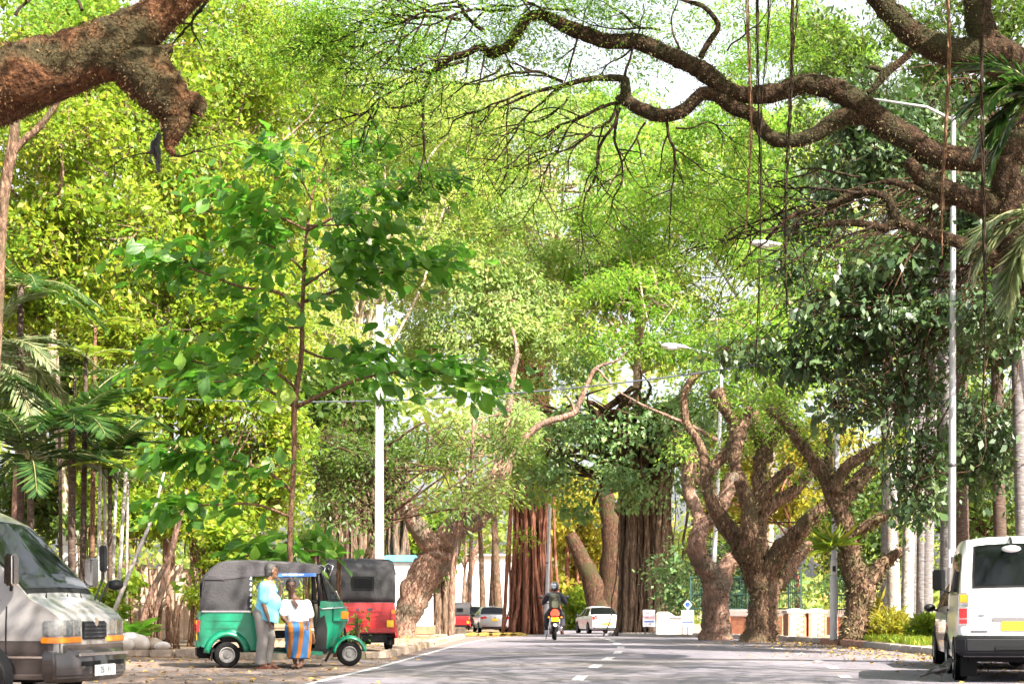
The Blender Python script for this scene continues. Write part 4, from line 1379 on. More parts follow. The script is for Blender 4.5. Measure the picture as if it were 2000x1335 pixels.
grove('feathery pale rain tree behind the top of the young tree', 'rain_tree', 86, 690, [(620, 210, 190, 170, 88, 4), (770, 370, 190, 200, 88, 4), (880, 230, 150, 110, 92, 4), (620, 500, 150, 170, 86, 3), (600, 720, 130, 130, 82, 2.5)], 800, 60, 'spray', 'leaf_rain_far', 'bark_pale', 26, GB, R_=.7, ll=.22, lw=.085)
grove('feathery rain tree filling the middle of the avenue', 'rain_tree', 112, 1040, [(980, 340, 210, 200, 96, 4.5), (900, 560, 190, 120, 96, 3.5), (1080, 570, 170, 120, 97, 3.5), (980, 680, 190, 100, 95, 3)], 1050, 60, 'spray', 'leaf_rain', 'bark_pale', 30, GB, R_=.7, ll=.22, lw=.085, droop=.6)
grove('bright feathery rain tree above the strangler fig', 'rain_tree', 97, 1240, [(1250, 420, 180, 180, 96, 4), (1180, 260, 140, 110, 102, 4), (1350, 590, 150, 130, 96, 3), (1230, 610, 130, 90, 84, 2.4)], 800, 60, 'spray', 'leaf_vivid', 'bark_pale', 20, GB, R_=.7, ll=.22, lw=.085, droop=.5)
grove('bright rain tree behind the snaking limb at right', 'rain_tree', 90, 1500, [(1480, 340, 180, 190, 90, 4), (1560, 570, 160, 140, 84, 3), (1560, 130, 150, 130, 98, 4), (1480, 700, 130, 100, 80, 2.5)], 800, 60, 'spray', 'leaf_vivid', 'bark_pale', 20, GB, R_=.7, ll=.22, lw=.085, droop=.5)
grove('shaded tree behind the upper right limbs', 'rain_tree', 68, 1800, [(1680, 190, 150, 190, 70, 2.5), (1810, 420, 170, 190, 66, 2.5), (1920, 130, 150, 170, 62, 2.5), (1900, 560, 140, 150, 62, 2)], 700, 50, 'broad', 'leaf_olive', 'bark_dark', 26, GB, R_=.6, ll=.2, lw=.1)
GF = 'crowns of the roadside figs'
grove('grey green crown of the strangler fig over the white car', 'fig_tree', 88, 1255, [(1160, 770, 120, 70, 86, 2.4), (1280, 840, 90, 80, 85, 2.4), (1090, 860, 60, 70, 88, 2.2), (1330, 930, 50, 90, 84, 1.8), (1210, 940, 80, 40, 86, 2), (1060, 940, 50, 50, 90, 2), (1200, 830, 100, 60, 87, 2), (1130, 960, 60, 50, 92, 2), (1010, 800, 60, 50, 90, 2), (1380, 800, 60, 60, 82, 1.6)], 330, 40, 'broad', 'leaf_fig', 'bark_dark', 40, GF, R_=.65, ll=.23, lw=.13, droop=.9, gap=.08, hub=(1235, 900))
grove('yellow sunlit tree glimpsed beyond the motorcyclist', 'far_tree', 150, 1130, [(1120, 1010, 80, 90, 150, 4), (1100, 1110, 60, 60, 152, 3), (1160, 1130, 40, 60, 150, 3)], 260, 40, 'broad', 'leaf_yellow', 'bark_root', 8, GF, R_=.8, ll=.34, lw=.2)
grove('yellow green tree glimpsed between the pollarded trunks', 'far_tree', 84, 1560, [(1540, 1050, 80, 90, 84, 2), (1620, 940, 110, 110, 86, 2.4), (1440, 960, 90, 110, 88, 2)], 330, 50, 'broad', 'leaf_yellow', 'bark_root', 12, GF, R_=.6, ll=.2, lw=.11)
grove('green tree glimpsed behind the pale palms', 'far_tree', 76, 1690, [(1690, 1040, 90, 110, 76, 2), (1750, 900, 90, 110, 78, 2), (1900, 1000, 110, 130, 70, 2)], 330, 50, 'broad', 'leaf_olive', 'bark_rain', 14, GF, R_=.6, ll=.2, lw=.11)  # olive leaves put the shade behind the palms into their colour
grove('dark shrubby tree behind the green fence', 'far_tree', 74, 1380, [(1340, 1120, 60, 80, 72, 1.4), (1440, 1120, 80, 70, 74, 1.4), (1560, 1150, 80, 60, 72, 1.2)], 200, 50, 'broad', 'leaf_fig', 'bark_dark', 10, GF, R_=.5, ll=.16, lw=.09)
grove('pale tree glimpsed over the far parked cars', 'far_tree', 145, 905, [(905, 1085, 50, 60, 145, 3), (960, 1060, 60, 50, 146, 3), (870, 1020, 70, 60, 140, 3)], 150, 40, 'broad', 'leaf_rain_far', 'bark_pink', 8, GF, R_=.8, ll=.34, lw=.17)
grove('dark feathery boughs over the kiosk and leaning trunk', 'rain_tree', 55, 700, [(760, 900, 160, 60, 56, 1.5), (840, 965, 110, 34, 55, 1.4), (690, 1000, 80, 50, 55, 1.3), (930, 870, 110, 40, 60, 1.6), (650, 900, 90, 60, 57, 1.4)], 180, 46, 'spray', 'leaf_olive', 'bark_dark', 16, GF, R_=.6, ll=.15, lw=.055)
grove('feathery boughs growing from the leaning trunk', 'rain_tree', 61, 880, [(920, 940, 70, 40, 61, 1.4), (960, 820, 90, 60, 64, 1.6)], 90, 60, 'spray', 'leaf_rain', 'bark_pink', 12, GF, R_=.6, ll=.15, lw=.05)
grove('tall hazy rain tree closing the avenue behind the others', 'rain_tree', 124, 1060, [(640, 330, 190, 200, 124, 4), (850, 420, 200, 180, 122, 4), (1090, 440, 190, 170, 122, 4), (1330, 420, 190, 190, 122, 4), (1560, 420, 170, 200, 118, 4)], 1050, 40, 'spray', 'leaf_rain_far', 'bark_pale', 20, GB, gap=-.3, R_=1.0, ll=.34, lw=.13)
grove('shaded green tree behind the dark palm trunks at right', 'rain_tree', 62, 1920, [(1960, 850, 120, 150, 60, 2), (1880, 740, 120, 120, 62, 2), (1960, 1010, 110, 80, 62, 1.6), (1890, 930, 70, 110, 63, 1.6)], 420, 40, 'broad', 'leaf_olive', 'bark_dark', 16, GB, R_=.5, ll=.18, lw=.1)  # darker olive foliage, so the right side's shade is partly painted in
# dark glossy fig boughs at right
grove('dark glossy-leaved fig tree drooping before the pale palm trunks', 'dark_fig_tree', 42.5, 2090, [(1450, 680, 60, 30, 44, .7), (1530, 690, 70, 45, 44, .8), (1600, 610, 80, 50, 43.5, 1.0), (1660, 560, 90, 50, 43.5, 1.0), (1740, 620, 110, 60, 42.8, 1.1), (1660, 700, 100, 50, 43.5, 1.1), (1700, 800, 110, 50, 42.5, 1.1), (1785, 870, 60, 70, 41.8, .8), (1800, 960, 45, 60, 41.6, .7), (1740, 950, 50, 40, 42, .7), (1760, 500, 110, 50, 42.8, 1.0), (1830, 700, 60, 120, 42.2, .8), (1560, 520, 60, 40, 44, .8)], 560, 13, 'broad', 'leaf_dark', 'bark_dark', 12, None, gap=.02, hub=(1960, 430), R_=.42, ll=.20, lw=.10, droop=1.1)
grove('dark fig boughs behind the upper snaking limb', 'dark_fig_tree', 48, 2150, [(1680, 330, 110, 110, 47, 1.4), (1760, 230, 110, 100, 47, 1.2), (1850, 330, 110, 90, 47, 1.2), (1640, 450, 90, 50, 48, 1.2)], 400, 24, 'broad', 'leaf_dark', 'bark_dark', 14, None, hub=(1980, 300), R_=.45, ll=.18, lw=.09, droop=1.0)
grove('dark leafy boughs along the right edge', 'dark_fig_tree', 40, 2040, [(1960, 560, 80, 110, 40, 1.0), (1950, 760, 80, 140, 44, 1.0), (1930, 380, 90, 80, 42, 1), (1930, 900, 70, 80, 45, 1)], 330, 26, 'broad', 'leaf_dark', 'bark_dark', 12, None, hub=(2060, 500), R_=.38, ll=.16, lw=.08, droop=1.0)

# the unbroken wood far behind everything
C = []
for _ in range(1250):
    px = rnd.uniform(-300, 2300)
    top = 520 + 160 * mnoise.noise(Vector((px * .004, 1, 1)))
    py = top + (1225 - top) * rnd.random() ** .8
    Y = rnd.uniform(185, 215)
    if 930 < px < 1010 and py > 1080:
        continue
    C.append(P(px, py, Y))
C = np.array(C)
me = leaf_mesh('far_wood', *broad_leaves(C, rand_unit(len(C)), 34, 1.7, .9, .5))
me.materials.append(MATS['leaf_rain_far'])
tag(link('far_wood', me), 'hazy green wood closing the far end of the avenue', 'wood', kind='stuff')

# ---------------------------------------------------------------- the young large-leaved tree by the green rickshaw
BY = 36.6
bp = P(567, 1262, BY)
big = tree('large_leaved_tree', 'young tree with tiers of big glossy leaves behind the green rickshaw', (bp.x, BY, .1))
mb = MB()
limb(mb, pxpath([(562, 1275, 13), (569, 1150, 11), (566, 1050, 11), (574, 900, 10), (575, 795, 12), (588, 700, 10), (590, 620, 9), (592, 560, 8), (598, 470, 7), (610, 380, 5), (640, 310, 4)], BY), n=9, jit=.06)
mb.build('trunk', 'bark_young', big, smooth_=True, world=True)
LEAVES = []


def big_branch(rows, th, spread=1.0, n=46, skip=.25):
    pp = catmull([(*P(r[0], r[1], BY + (r[2] if len(r) > 2 else 0)),) for r in rows], 8)
    mb = MB()
    mb.tube(pp, [max(.005, th * (1 - .8 * i / len(pp)) * .5 * BY / F) for i in range(len(pp))], n=6)
    mb.build('branch', 'bark_young', big, smooth_=True, world=True)
    for k in range(int(n * 2.1)):
        f = skip + (1 - skip) * rnd.random() ** .75
        c = Vector(pp[min(len(pp) - 1, int(f * (len(pp) - 1)))])
        LEAVES.append((c + Vector((rnd.gauss(0, .28), rnd.gauss(0, .36), rnd.gauss(.04, .19))) * spread, f))


def rosettes(rows, n_leaf=9):
    for r in rows:
        c = P(r[0], r[1], BY + (r[2] if len(r) > 2 else 0))
        for k in range(n_leaf):
            LEAVES.append((c + Vector((rnd.gauss(0, .14), rnd.gauss(0, .16), rnd.gauss(0, .08))), .9))


big_branch([(578, 795), (640, 765, -.3), (720, 735, -.6), (820, 725, -.7), (900, 735, -.8), (985, 745, -.8)], 9, 1.0, 92)
big_branch([(576, 795), (530, 765, .3), (470, 735, .5), (400, 710, .7), (340, 700, .8), (295, 690, .9)], 9, 1.1, 88)
big_branch([(580, 760), (540, 730, -.6), (480, 740, -.9), (420, 745, -1.1), (355, 745, -1.2)], 7, 1.0, 56)
big_branch([(586, 680), (640, 700, .6), (700, 690, .9), (740, 680, 1)], 6, .9, 34)
big_branch([(590, 600), (540, 570, -.3), (470, 560, -.6), (390, 530, -.8), (320, 510, -.9), (275, 500, -1)], 8, 1.1, 92)
big_branch([(591, 590), (650, 570, .3), (720, 540, .5), (800, 520, .7), (900, 510, .8)], 8, 1.1, 92)
big_branch([(592, 560), (650, 520, -.6), (700, 490, -.8), (760, 500, -.9)], 6, 1, 48)
big_branch([(594, 530), (550, 490, .4), (500, 470, .6), (450, 440, .7)], 6, 1, 48)
big_branch([(600, 450), (660, 420, -.2), (740, 380, -.4), (820, 360, -.5), (890, 345, -.6)], 7, 1, 80)
big_branch([(600, 450), (540, 420, .2), (470, 390, .4), (400, 360, .5)], 6, 1, 62)
big_branch([(610, 390), (580, 340, -.3), (540, 300, -.5), (500, 290, -.5)], 5, .8, 34)
big_branch([(620, 360), (660, 330, .2), (700, 300, .3), (740, 285, .3)], 5, .9, 44)
big_branch([(600, 440), (640, 440, -.8), (700, 440, -1.2), (760, 450, -1.3)], 5, 1.1, 44)
big_branch([(590, 640), (520, 640, -.8), (470, 650, -1.1)], 5, 1, 34)
big_branch([(571, 960), (520, 920, -.4), (440, 895, -.7), (360, 890, -.8), (295, 895, -.9)], 7, .8, 74)
big_branch([(570, 1010), (500, 985, -.5), (420, 985, -.8), (350, 990, -.9), (305, 1000, -.9)], 6, .75, 44)
big_branch([(568, 1055), (520, 1075, .4), (480, 1085, .5), (600, 1075, .5), (650, 1080, .5)], 5, .8, 56, 0)
rosettes([(500, 600, -1), (495, 625, -1), (620, 600, -1), (700, 480), (650, 460), (860, 520), (560, 520)])

# a few blade meshes; leaves are copies of them
BM_ = []
for v in range(5):
    L, W = 1.0, .58 + .04 * v
    rows = []
    for i in range(6):
        f = i / 5
        w = W * .5 * (math.sin(math.pi * (f ** 1.35) * .93 + .12)) * (1 if f < 1 else .12)
        zc = -.22 * f * f - .03 * v * f
        rows.append([(f, -w, zc + .10 * w + .02 * math.sin(i * 2 + v)), (f, -w * .5, zc + .02), (f, 0, zc - .02), (f, w * .5, zc + .02), (f, w, zc + .10 * w)])
    mb = MB().grid(rows)
    mb.tube([(-.16, 0, .02), (0, 0, 0)], .012, 4)
    me = bpy.data.meshes.new('leaf')
    me.from_pydata(mb.v, [], mb.f)
    a = me.attributes.new('tint', 'FLOAT', 'POINT')
    a.data.foreach_set('value', np.full(len(mb.v), .08 + .18 * v, dtype=np.float32))
    me.polygons.foreach_set('use_smooth', [True] * len(me.polygons))
    me.materials.append(MATS['leaf_big'])
    BM_.append((me, mb))
rnd.shuffle(LEAVES)
stuff = MB()
stuff_t = []
axis_p = Vector((bp.x, BY, 0))
for i, (c, f) in enumerate(LEAVES):
    out = Vector((c.x - axis_p.x, c.y - BY, 0))
    a = math.atan2(out.y, out.x) + rnd.gauss(0, .9)
    sz = rnd.choice((rnd.uniform(.18, .28), rnd.uniform(.27, .36), rnd.uniform(.30, .42)))
    m4 = Matrix.Translation(c) @ Matrix.Rotation(a, 4, 'Z') @ Matrix.Rotation(rnd.gauss(.25, .45), 4, 'Y') @ Matrix.Rotation(rnd.gauss(0, .5), 4, 'X') @ Matrix.Scale(sz, 4)
    v = min(4, max(0, int(rnd.gauss(2, 1.3))))
    if i < 300:
        o = link('leaf', BM_[v][0], big)
        o.matrix_local = Matrix.Translation(-Vector(big.location)) @ m4
    else:
        mb = BM_[v][1]
        stuff.add([m4 @ Vector(q) for q in mb.v], mb.f)
        stuff_t += [.08 + .18 * v] * len(mb.v)
me = bpy.data.meshes.new('leaves')
me.from_pydata(stuff.v, [], stuff.f)
me.attributes.new('tint', 'FLOAT', 'POINT').data.foreach_set('value', np.array(stuff_t, dtype=np.float32))
me.polygons.foreach_set('use_smooth', [True] * len(me.polygons))
me.materials.append(MATS['leaf_big'])
link('leaves', me, big, world=True)['kind'] = 'stuff'

# ---------------------------------------------------------------- palms
def frond(name, start, direction, length, m, parent, droop=.5, n=34, ll=.55, lw=.045, lift=.25, hang=.5, world=True):
    """one feather palm leaf: arching midrib with leaflets down both sides"""
    d = Vector(direction).normalized()
    pts = []
    p = Vector(start)
    for k in range(13):
        pts.append(p.copy())
        d = (d + Vector((0, 0, -droop * .16))).normalized()
        p = p + d * length / 12
    B, A, N, L, W = [], [], [], [], []
    for k in range(n):
        f = .12 + .88 * k / (n - 1)
        i = min(11, int(f * 12))
        q = pts[i].lerp(pts[i + 1], f * 12 - i)
        ax = (pts[i + 1] - pts[i]).normalized()
        side = ax.cross(Vector((0, 0, 1)))
        side = side.normalized() if side.length > .05 else Vector((1, 0, 0))
        upv = side.cross(ax).normalized()
        for s in (-1, 1):
            dv = side * s * (1 - .35 * f) + ax * (.45 + .5 * f) + upv * lift + Vector((rnd.gauss(0, .06), rnd.gauss(0, .06), -hang * .55 + rnd.gauss(0, .08)))
            B.append(q)
            A.append(dv)
            N.append(upv + side * s * .3)
            l_ = ll * (math.sin(math.pi * (.12 + .80 * f)) ** .7) * rnd.uniform(.85, 1.1)
            L.append(l_)
            W.append(lw * rnd.uniform(.8, 1.2))
    me = leaf_mesh(name, np.array(B), np.array(A), np.array(N), np.array(L), np.array(W), rng.random(len(B)), fold=-.06, six=True)
    me.materials.append(MATS[m])
    o = link(name, me, parent, world)
    rb = MB().tube(pts, [max(.005, .022 * (1 - .8 * k / 12)) for k in range(13)], 5)
    r_ = rb.build('midrib', 'leaf_rib', o, smooth_=True)
    return o


mat('leaf_rib', (0.16, 0.17, 0.06), 0.6, (0.24, 0.20, 0.09), 6)


def palm(label, px, py, Y, n, length, m, trunk_r=.07, z0=.1, spread=None, ll=.55, lw=.045, droop=.55, bark='palm_trunk_dark', group=None, lean=0.0, name='palm', fan=None):
    c = P(px, py, Y)
    t = tree(name, label, (c.x - lean, Y, z0), group=group)
    mb = MB()
    limb(mb, [(c.x - lean, Y, z0 - .1, trunk_r * 1.3), (c.x - lean * .6, Y, z0 + (c.z - z0) * .4, trunk_r), (c.x, Y, c.z, trunk_r * .85)], n=9, jit=.05)
    mb.build('trunk', bark, t, smooth_=True, world=True)
    for k in range(n):
        if fan:
            a, el = fan[k % len(fan)]
            a, el = R(a + rnd.gauss(0, 6)), R(el + rnd.gauss(0, 5))
        else:
            a = 2 * math.pi * k / n + rnd.uniform(-.3, .3)
            el = rnd.uniform(.1, 1.15)
        d = (math.cos(a) * math.cos(el), math.sin(a) * math.cos(el), math.sin(el))
        frond('frond', c, d, length * rnd.uniform(.8, 1.15), m, t, droop=droop, ll=ll, lw=lw)
    return t


palm('dark feather palm beside the left van roof', 140, 830, 43, 13, 2.0, 'leaf_palm', .08, ll=.72, lw=.065)
palm('second dark palm low over the van windscreen', 60, 900, 42.5, 10, 2.2, 'leaf_palm', .08, ll=.7, lw=.05)
palm('pale arching palm frond cluster at the left edge', -40, 700, 43.5, 7, 2.4, 'leaf_palm_pale', .09, ll=.85, lw=.05, fan=[(10, 50), (-20, 42), (30, 25), (-40, 10), (0, 70), (10, -5), (60, 40)], droop=.9)
palm('palm half hidden in the leaves above the left van', 40, 560, 44, 10, 2.0, 'leaf_palm', .08, ll=.5, lw=.05)
palm('palm crown under the broken stub at left', 330, 330, 54, 8, 1.9, 'leaf_palm', .05, ll=.5, lw=.05)
palm('low green palm between the jungle stems', 215, 900, 44, 9, 1.6, 'leaf_palm', .05, ll=.45, lw=.045)
# palms of the right edge: fronds reach in from crowns outside the picture
palm('broad palm fronds drooping in at the upper right edge', 2030, 185, 30, 7, 1.35, 'leaf_palm', .11, ll=.62, lw=.07, fan=[(185, 28), (200, 5), (170, -5), (190, -28), (215, 30), (160, 40), (180, 60)], droop=.9, bark='palm_trunk_grey')
palm('browning palm fronds hanging at the right edge below the limb', 2040, 420, 29, 6, 1.5, 'leaf_palm_pale', .10, ll=.6, lw=.055, fan=[(188, 8), (182, -20), (200, -32), (170, 5), (176, -45), (195, 30)], droop=1.0, bark='palm_trunk_dark')
palm('small palm crown behind the snaking limb', 1730, 420, 56, 9, 2.0, 'leaf_palm', .12, ll=.6, lw=.06, bark='palm_trunk_grey')
palm('palm crown hidden behind the tall lamp post', 1800, 640, 52, 8, 1.8, 'leaf_palm', .12, ll=.55, lw=.06, bark='palm_trunk_grey')

GP = 'royal palm trunks at right'
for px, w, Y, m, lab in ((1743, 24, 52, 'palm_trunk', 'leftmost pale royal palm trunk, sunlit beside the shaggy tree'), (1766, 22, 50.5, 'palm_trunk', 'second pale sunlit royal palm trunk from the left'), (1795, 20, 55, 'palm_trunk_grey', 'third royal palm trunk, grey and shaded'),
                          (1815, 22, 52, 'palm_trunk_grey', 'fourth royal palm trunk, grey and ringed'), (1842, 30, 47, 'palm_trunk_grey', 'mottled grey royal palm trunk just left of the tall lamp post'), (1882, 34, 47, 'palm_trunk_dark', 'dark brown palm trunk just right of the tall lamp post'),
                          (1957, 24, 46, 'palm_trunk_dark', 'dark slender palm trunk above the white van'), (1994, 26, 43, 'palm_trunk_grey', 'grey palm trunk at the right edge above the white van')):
    b = P(px, 1240, Y)
    t = tree('royal_palm', lab, (b.x, Y, .12), group=GP)
    s = Y / F
    mb = MB()
    rows = []
    zt = P(0, 520, Y).z if px not in (1743, 1766) else P(0, 640, Y).z
    for k in range(60):
        f = k / 59
        rr = w * s * .5 * (1.12 - .22 * f + .25 * max(0, .06 - f) / .06) * (1 + (.035 if k % 2 else 0))
        rows.append((b.x + .12 * math.sin(f * 2 + px), Y, .05 + (zt - .05) * f, rr))
    mb.tube([q[:3] for q in rows], [q[3] for q in rows], 14)
    mb.build('trunk', m, t, smooth_=True, world=True)
    for k in range(7):
        a = 2 * math.pi * k / 7 + px
        frond('frond', rows[-1][:3], (math.cos(a), math.sin(a), .8), 2.4, 'leaf_palm', t, n=22, ll=.6, lw=.07)

# slender stems (areca clumps) at left, one leaning white pole-like stem
GA = 'slender jungle stems at left'
for i, (px, py0, px1, py1, w, Y, m) in enumerate(((160, 1190, 168, 700, 11, 44, 'palm_trunk_dark'), (142, 1180, 146, 740, 8, 45, 'palm_trunk_dark'), (178, 1160, 186, 640, 9, 46, 'bark_young'), (192, 1185, 196, 900, 8, 43.5, 'palm_trunk'), (206, 1190, 204, 880, 7, 44.5, 'palm_trunk'), (216, 1180, 232, 860, 7, 45.5, 'palm_trunk'), (228, 1195, 246, 920, 8, 43, 'palm_trunk'), (246, 1180, 250, 940, 6, 46.5, 'palm_trunk'), (120, 1190, 116, 820, 7, 46, 'palm_trunk_dark'))):
    a, b = P(px, py0, Y), P(px1, py1, Y)
    lab = {168: 'thickest dark slender palm stem, rising through the dark palm', 146: 'thin dark palm stem before the white gate ball', 186: 'brown slender stem, tallest of the clump', 196: 'pale slender stem, leftmost of the white ones',
           204: 'pale slender stem leaning slightly left, behind the upright van mirror', 232: 'pale slender stem fanning right at its top', 246: 'thickest pale slender stem, next to the leaning white one', 250: 'thinnest pale slender stem, rightmost of the white ones', 116: 'thin dark stem nearest the van windscreen'}[px1]
    t = tree('slender_palm', lab, (a.x, Y, .1), group=GA)
    mb = MB()
    limb(mb, [(a.x, Y, .05, w * Y / F * .6), (*a.lerp(b, .5), w * Y / F * .5), (*b, w * Y / F * .4)], n=8, jit=.05)
    mb.build('stem', m, t, smooth_=True, world=True)
    for k in range(5):
        q = 2 * math.pi * k / 5 + i
        frond('frond', b, (math.cos(q), math.sin(q), .7), 1.1, 'leaf_palm' if i % 2 else 'leaf_jungle', t, n=18, ll=.35, lw=.04)
a, b = P(218, 1205, 42), P(300, 1000, 42.4)
t = tree('leaning_sapling', 'bare white stem leaning right over the big-leaved plant', (a.x, 42, .1))
mb = MB()
limb(mb, [(*a, .045), (*a.lerp(b, .5), .042), (*b, .034), (*P(335, 860, 43), .02)], n=8, jit=.04)
mb.build('stem', 'palm_trunk', t, smooth_=True, world=True)
for i, (px0, py0, px1, py1, w, Y, lab) in enumerate(((292, 1165, 335, 1075, 12, 45, 'slanting orange brown stem behind the big-leaved plant'), (312, 1170, 330, 1090, 14, 46.5, 'second slanting brown stem nearer the green rickshaw'))):
    a = P(px0, py0, Y)
    t = tree('slanting_sapling', lab, (a.x, Y, .1))
    mb = MB()
    limb(mb, [(a.x - .3, Y, .05, w * Y / F * .5), (*a, w * Y / F * .5), (*P(px1, py1, Y), w * Y / F * .4), (*P(px1 + 30, py1 - 120, Y), w * Y / F * .25)], n=8, jit=.08)
    mb.build('stem', 'bark_pink', t, smooth_=True, world=True)
# thin climbing trunk at the far left, forked
t = tree('forked_tree', 'thin brown forked trunk at the left edge below the mossy limb', (P(-40, 0, 42).x, 42, .1))
mb = MB()
limb(mb, pxpath([(-30, 1270, 30), (-20, 900, 26), (-5, 600, 24), (6, 400, 22), (22, 300, 22), (30, 240, 20), (30, 190, 16)], 42), n=9, jit=.08)
mb.build('trunk', 'bark_rain', t, smooth_=True, world=True)
mb = MB()
limb(mb, pxpath([(24, 300, 16), (45, 275, 14), (75, 250, 13), (105, 210, 12), (130, 160, 9)], 42), n=8, jit=.06)
mb.build('limb', 'bark_rain', t, smooth_=True, world=True)
t = tree('bent_tree', 'bent pale brown trunk among leaves at left', (P(90, 0, 50).x, 50, .1))
mb = MB()
limb(mb, pxpath([(150, 1250, 18), (120, 900, 18), (95, 600, 22), (75, 520, 26), (85, 480, 26), (105, 455, 22), (130, 420, 14)], 50), n=10, jit=.08)
mb.build('trunk', 'bark_pale', t, smooth_=True, world=True)

# ---------------------------------------------------------------- shrubs
def shrub(label, px, py, Y, rx, ry, m, n, per, ll, lw, name='shrub', z0=.1, group=None, **kw):
    b = P(px, py, Y)
    t = tree(name, label, (b.x, Y, z0), 'plant', group)
    mb = MB()
    for k in range(7):
        e = P(px + rnd.uniform(-.7, .7) * rx, py - rnd.random() * ry * .8, Y + rnd.uniform(-.3, .3))
        limb(mb, [(b.x + rnd.uniform(-.1, .1), Y, z0 - .05, .02), (*((b + e) / 2), .014), (*e, .006)], n=5, per=3)
    mb.build('stems', 'bark_young', t, smooth_=True, world=True)
    C, D = crown_points([(px, py, rx, ry, Y, rx * Y / F * .8)], n, .5)
    C[:, 2] = np.maximum(C[:, 2], z0 + .06)
    leaf_part('foliage', broad_leaves(C, D, per, **dict(dict(R_=.16, ll=ll, lw=lw), **kw)), m, t)
    return t


shrub('bright round leafy bush left of the green rickshaw', 342, 1185, 43.5, 44, 46, 'leaf_jungle', 150, 34, .085, .05)
shrub('low yellowish bush at the foot of the stems', 305, 1195, 44, 40, 40, 'leaf_yellow', 70, 26, .12, .06)
shrub('pale bush behind the left van mirror', 205, 1175, 43, 40, 46, 'leaf_jungle', 90, 26, .13, .07)
shrub('tall leafy shrub behind the rickshaw hood', 400, 1090, 47, 80, 70, 'leaf_jungle', 190, 40, .16, .09, R_=.3)
shrub('leafy shrub over the roofs of the two rickshaws', 600, 1075, 39.5, 60, 30, 'leaf_big', 40, 18, .20, .12, R_=.2)
shrub('climbing greenery between the green and red rickshaws', 662, 1130, 38.2, 12, 70, 'leaf_big', 22, 10, .11, .06)
shrub('drooping green sprays before the red rickshaw tail', 698, 1228, 37.4, 14, 40, 'leaf_big', 7, 7, .14, .05, droop=1.2)
shrub('green shrubs at the foot of the palms', 1815, 1240, 48, 34, 40, 'leaf_jungle', 110, 28, .12, .06, z0=.12)
shrub('yellow grassy tuft at the foot of the pale palms', 1725, 1235, 50, 50, 34, 'leaf_yellow', 80, 26, .22, .03, z0=.12, droop=-.6)
shrub('dry grassy tuft at the foot of the shaggy tree', 1700, 1225, 51.5, 26, 60, 'leaf_yellow', 50, 22, .26, .03, z0=.12, droop=-.6)
shrub('green bush beyond the motorcyclist', 1128, 1190, 128, 30, 40, 'leaf_jungle', 50, 26, .3, .15, R_=.5, z0=-.8)
shrub('leafy screen behind the kiosk', 835, 1060, 80, 60, 50, 'leaf_jungle', 80, 30, .2, .1, R_=.4)
# strap-leaved clump (pandan) growing on the tree by the lamp post
p = P(1625, 1060, 50)
t = tree('strap_leaved_plant', 'spiky strap-leaved plant perched left of the lamp post', tuple(p), 'plant')
n_ = 70
d = rand_unit(n_)
d[:, 2] = np.abs(d[:, 2]) * .6 - .1
leaf_part('blades', (np.array(p) + rng.normal(0, .06, (n_, 3)), d, np.tile([0, 0, 1.0], (n_, 1)) + rng.normal(0, .3, (n_, 3)), rng.uniform(.5, .85, n_), np.full(n_, .05), rng.random(n_)), 'leaf_jungle', t, six=True, fold=-.12)
# big-leaved plant at left
p = P(262, 1190, 42.5)
t = tree('big_leaved_plant', 'low plant with broad upright bright green leaves beside the white stem', (p.x, 42.5, .1), 'plant')
for k in range(16):
    a = 2 * math.pi * k / 16 + rnd.uniform(-.2, .2)
    el = rnd.uniform(.4, 1.1)
    o = link('leaf', BM_[4 if k % 3 else 3][0], t)
    o.location = (.1 * math.cos(a), .1 * math.sin(a), .18 + .22 * rnd.random())
    o.rotation_euler = (rnd.gauss(0, .2), -el, a)
    o.scale = (.55, .45, .5)

# grass and fallen leaves
def scatter(name, label, cat, pts, ll, lw, m, upright):
    n_ = len(pts)
    ax = rng.normal(size=(n_, 3))
    if upright:
        ax[:, 2] = np.abs(ax[:, 2]) + 1.2
    else:
        ax[:, 2] *= .12
    nr = np.tile([0, 0, 1.0], (n_, 1)) + rng.normal(0, .25 if not upright else .8, (n_, 3))
    L = ll * rng.uniform(.5, 1.4, n_)
    me = leaf_mesh(name, pts, ax, nr, L, L * lw, rng.random(n_))
    me.materials.append(MATS[m])
    return tag(link(name, me), label, cat, kind='stuff')


pts = []
for _ in range(2400):
    x, y = rnd.uniform(-8, -1.6), rnd.uniform(24, 60)
    if x > line_l(y) - .1 and rnd.random() < .9:
        continue
    pts.append((x, y, gz(0, y) + (.118 if y > 41.6 else .012)))
for _ in range(2600):
    y = rnd.uniform(26, 55)
    x = kerb_r(y) - abs(rnd.gauss(0, 1.3))
    pts.append((x, y, gz(0, y) + .012))
for _ in range(900):
    y = rnd.uniform(75, 100)
    pts.append((rnd.uniform(-5, .5), y, gz(0, y) + .02))
scatter('fallen_leaves', 'yellow fallen leaves scattered along both road edges', 'leaf litter', np.array(pts), .075, .55, 'leaf_litter', False)
pts = []
for _ in range(9000):
    y = rnd.uniform(44, 56)
    x = kerb_r(y) + .35 + abs(rnd.gauss(0, 1.4))
    if P(1690, 0, y).x < x:
        pts.append((x, y, gz(0, y) + .12))
scatter('grass', 'rough grass on the verge under the palms', 'grass', np.array(pts), .17, .10, 'leaf_jungle', True)
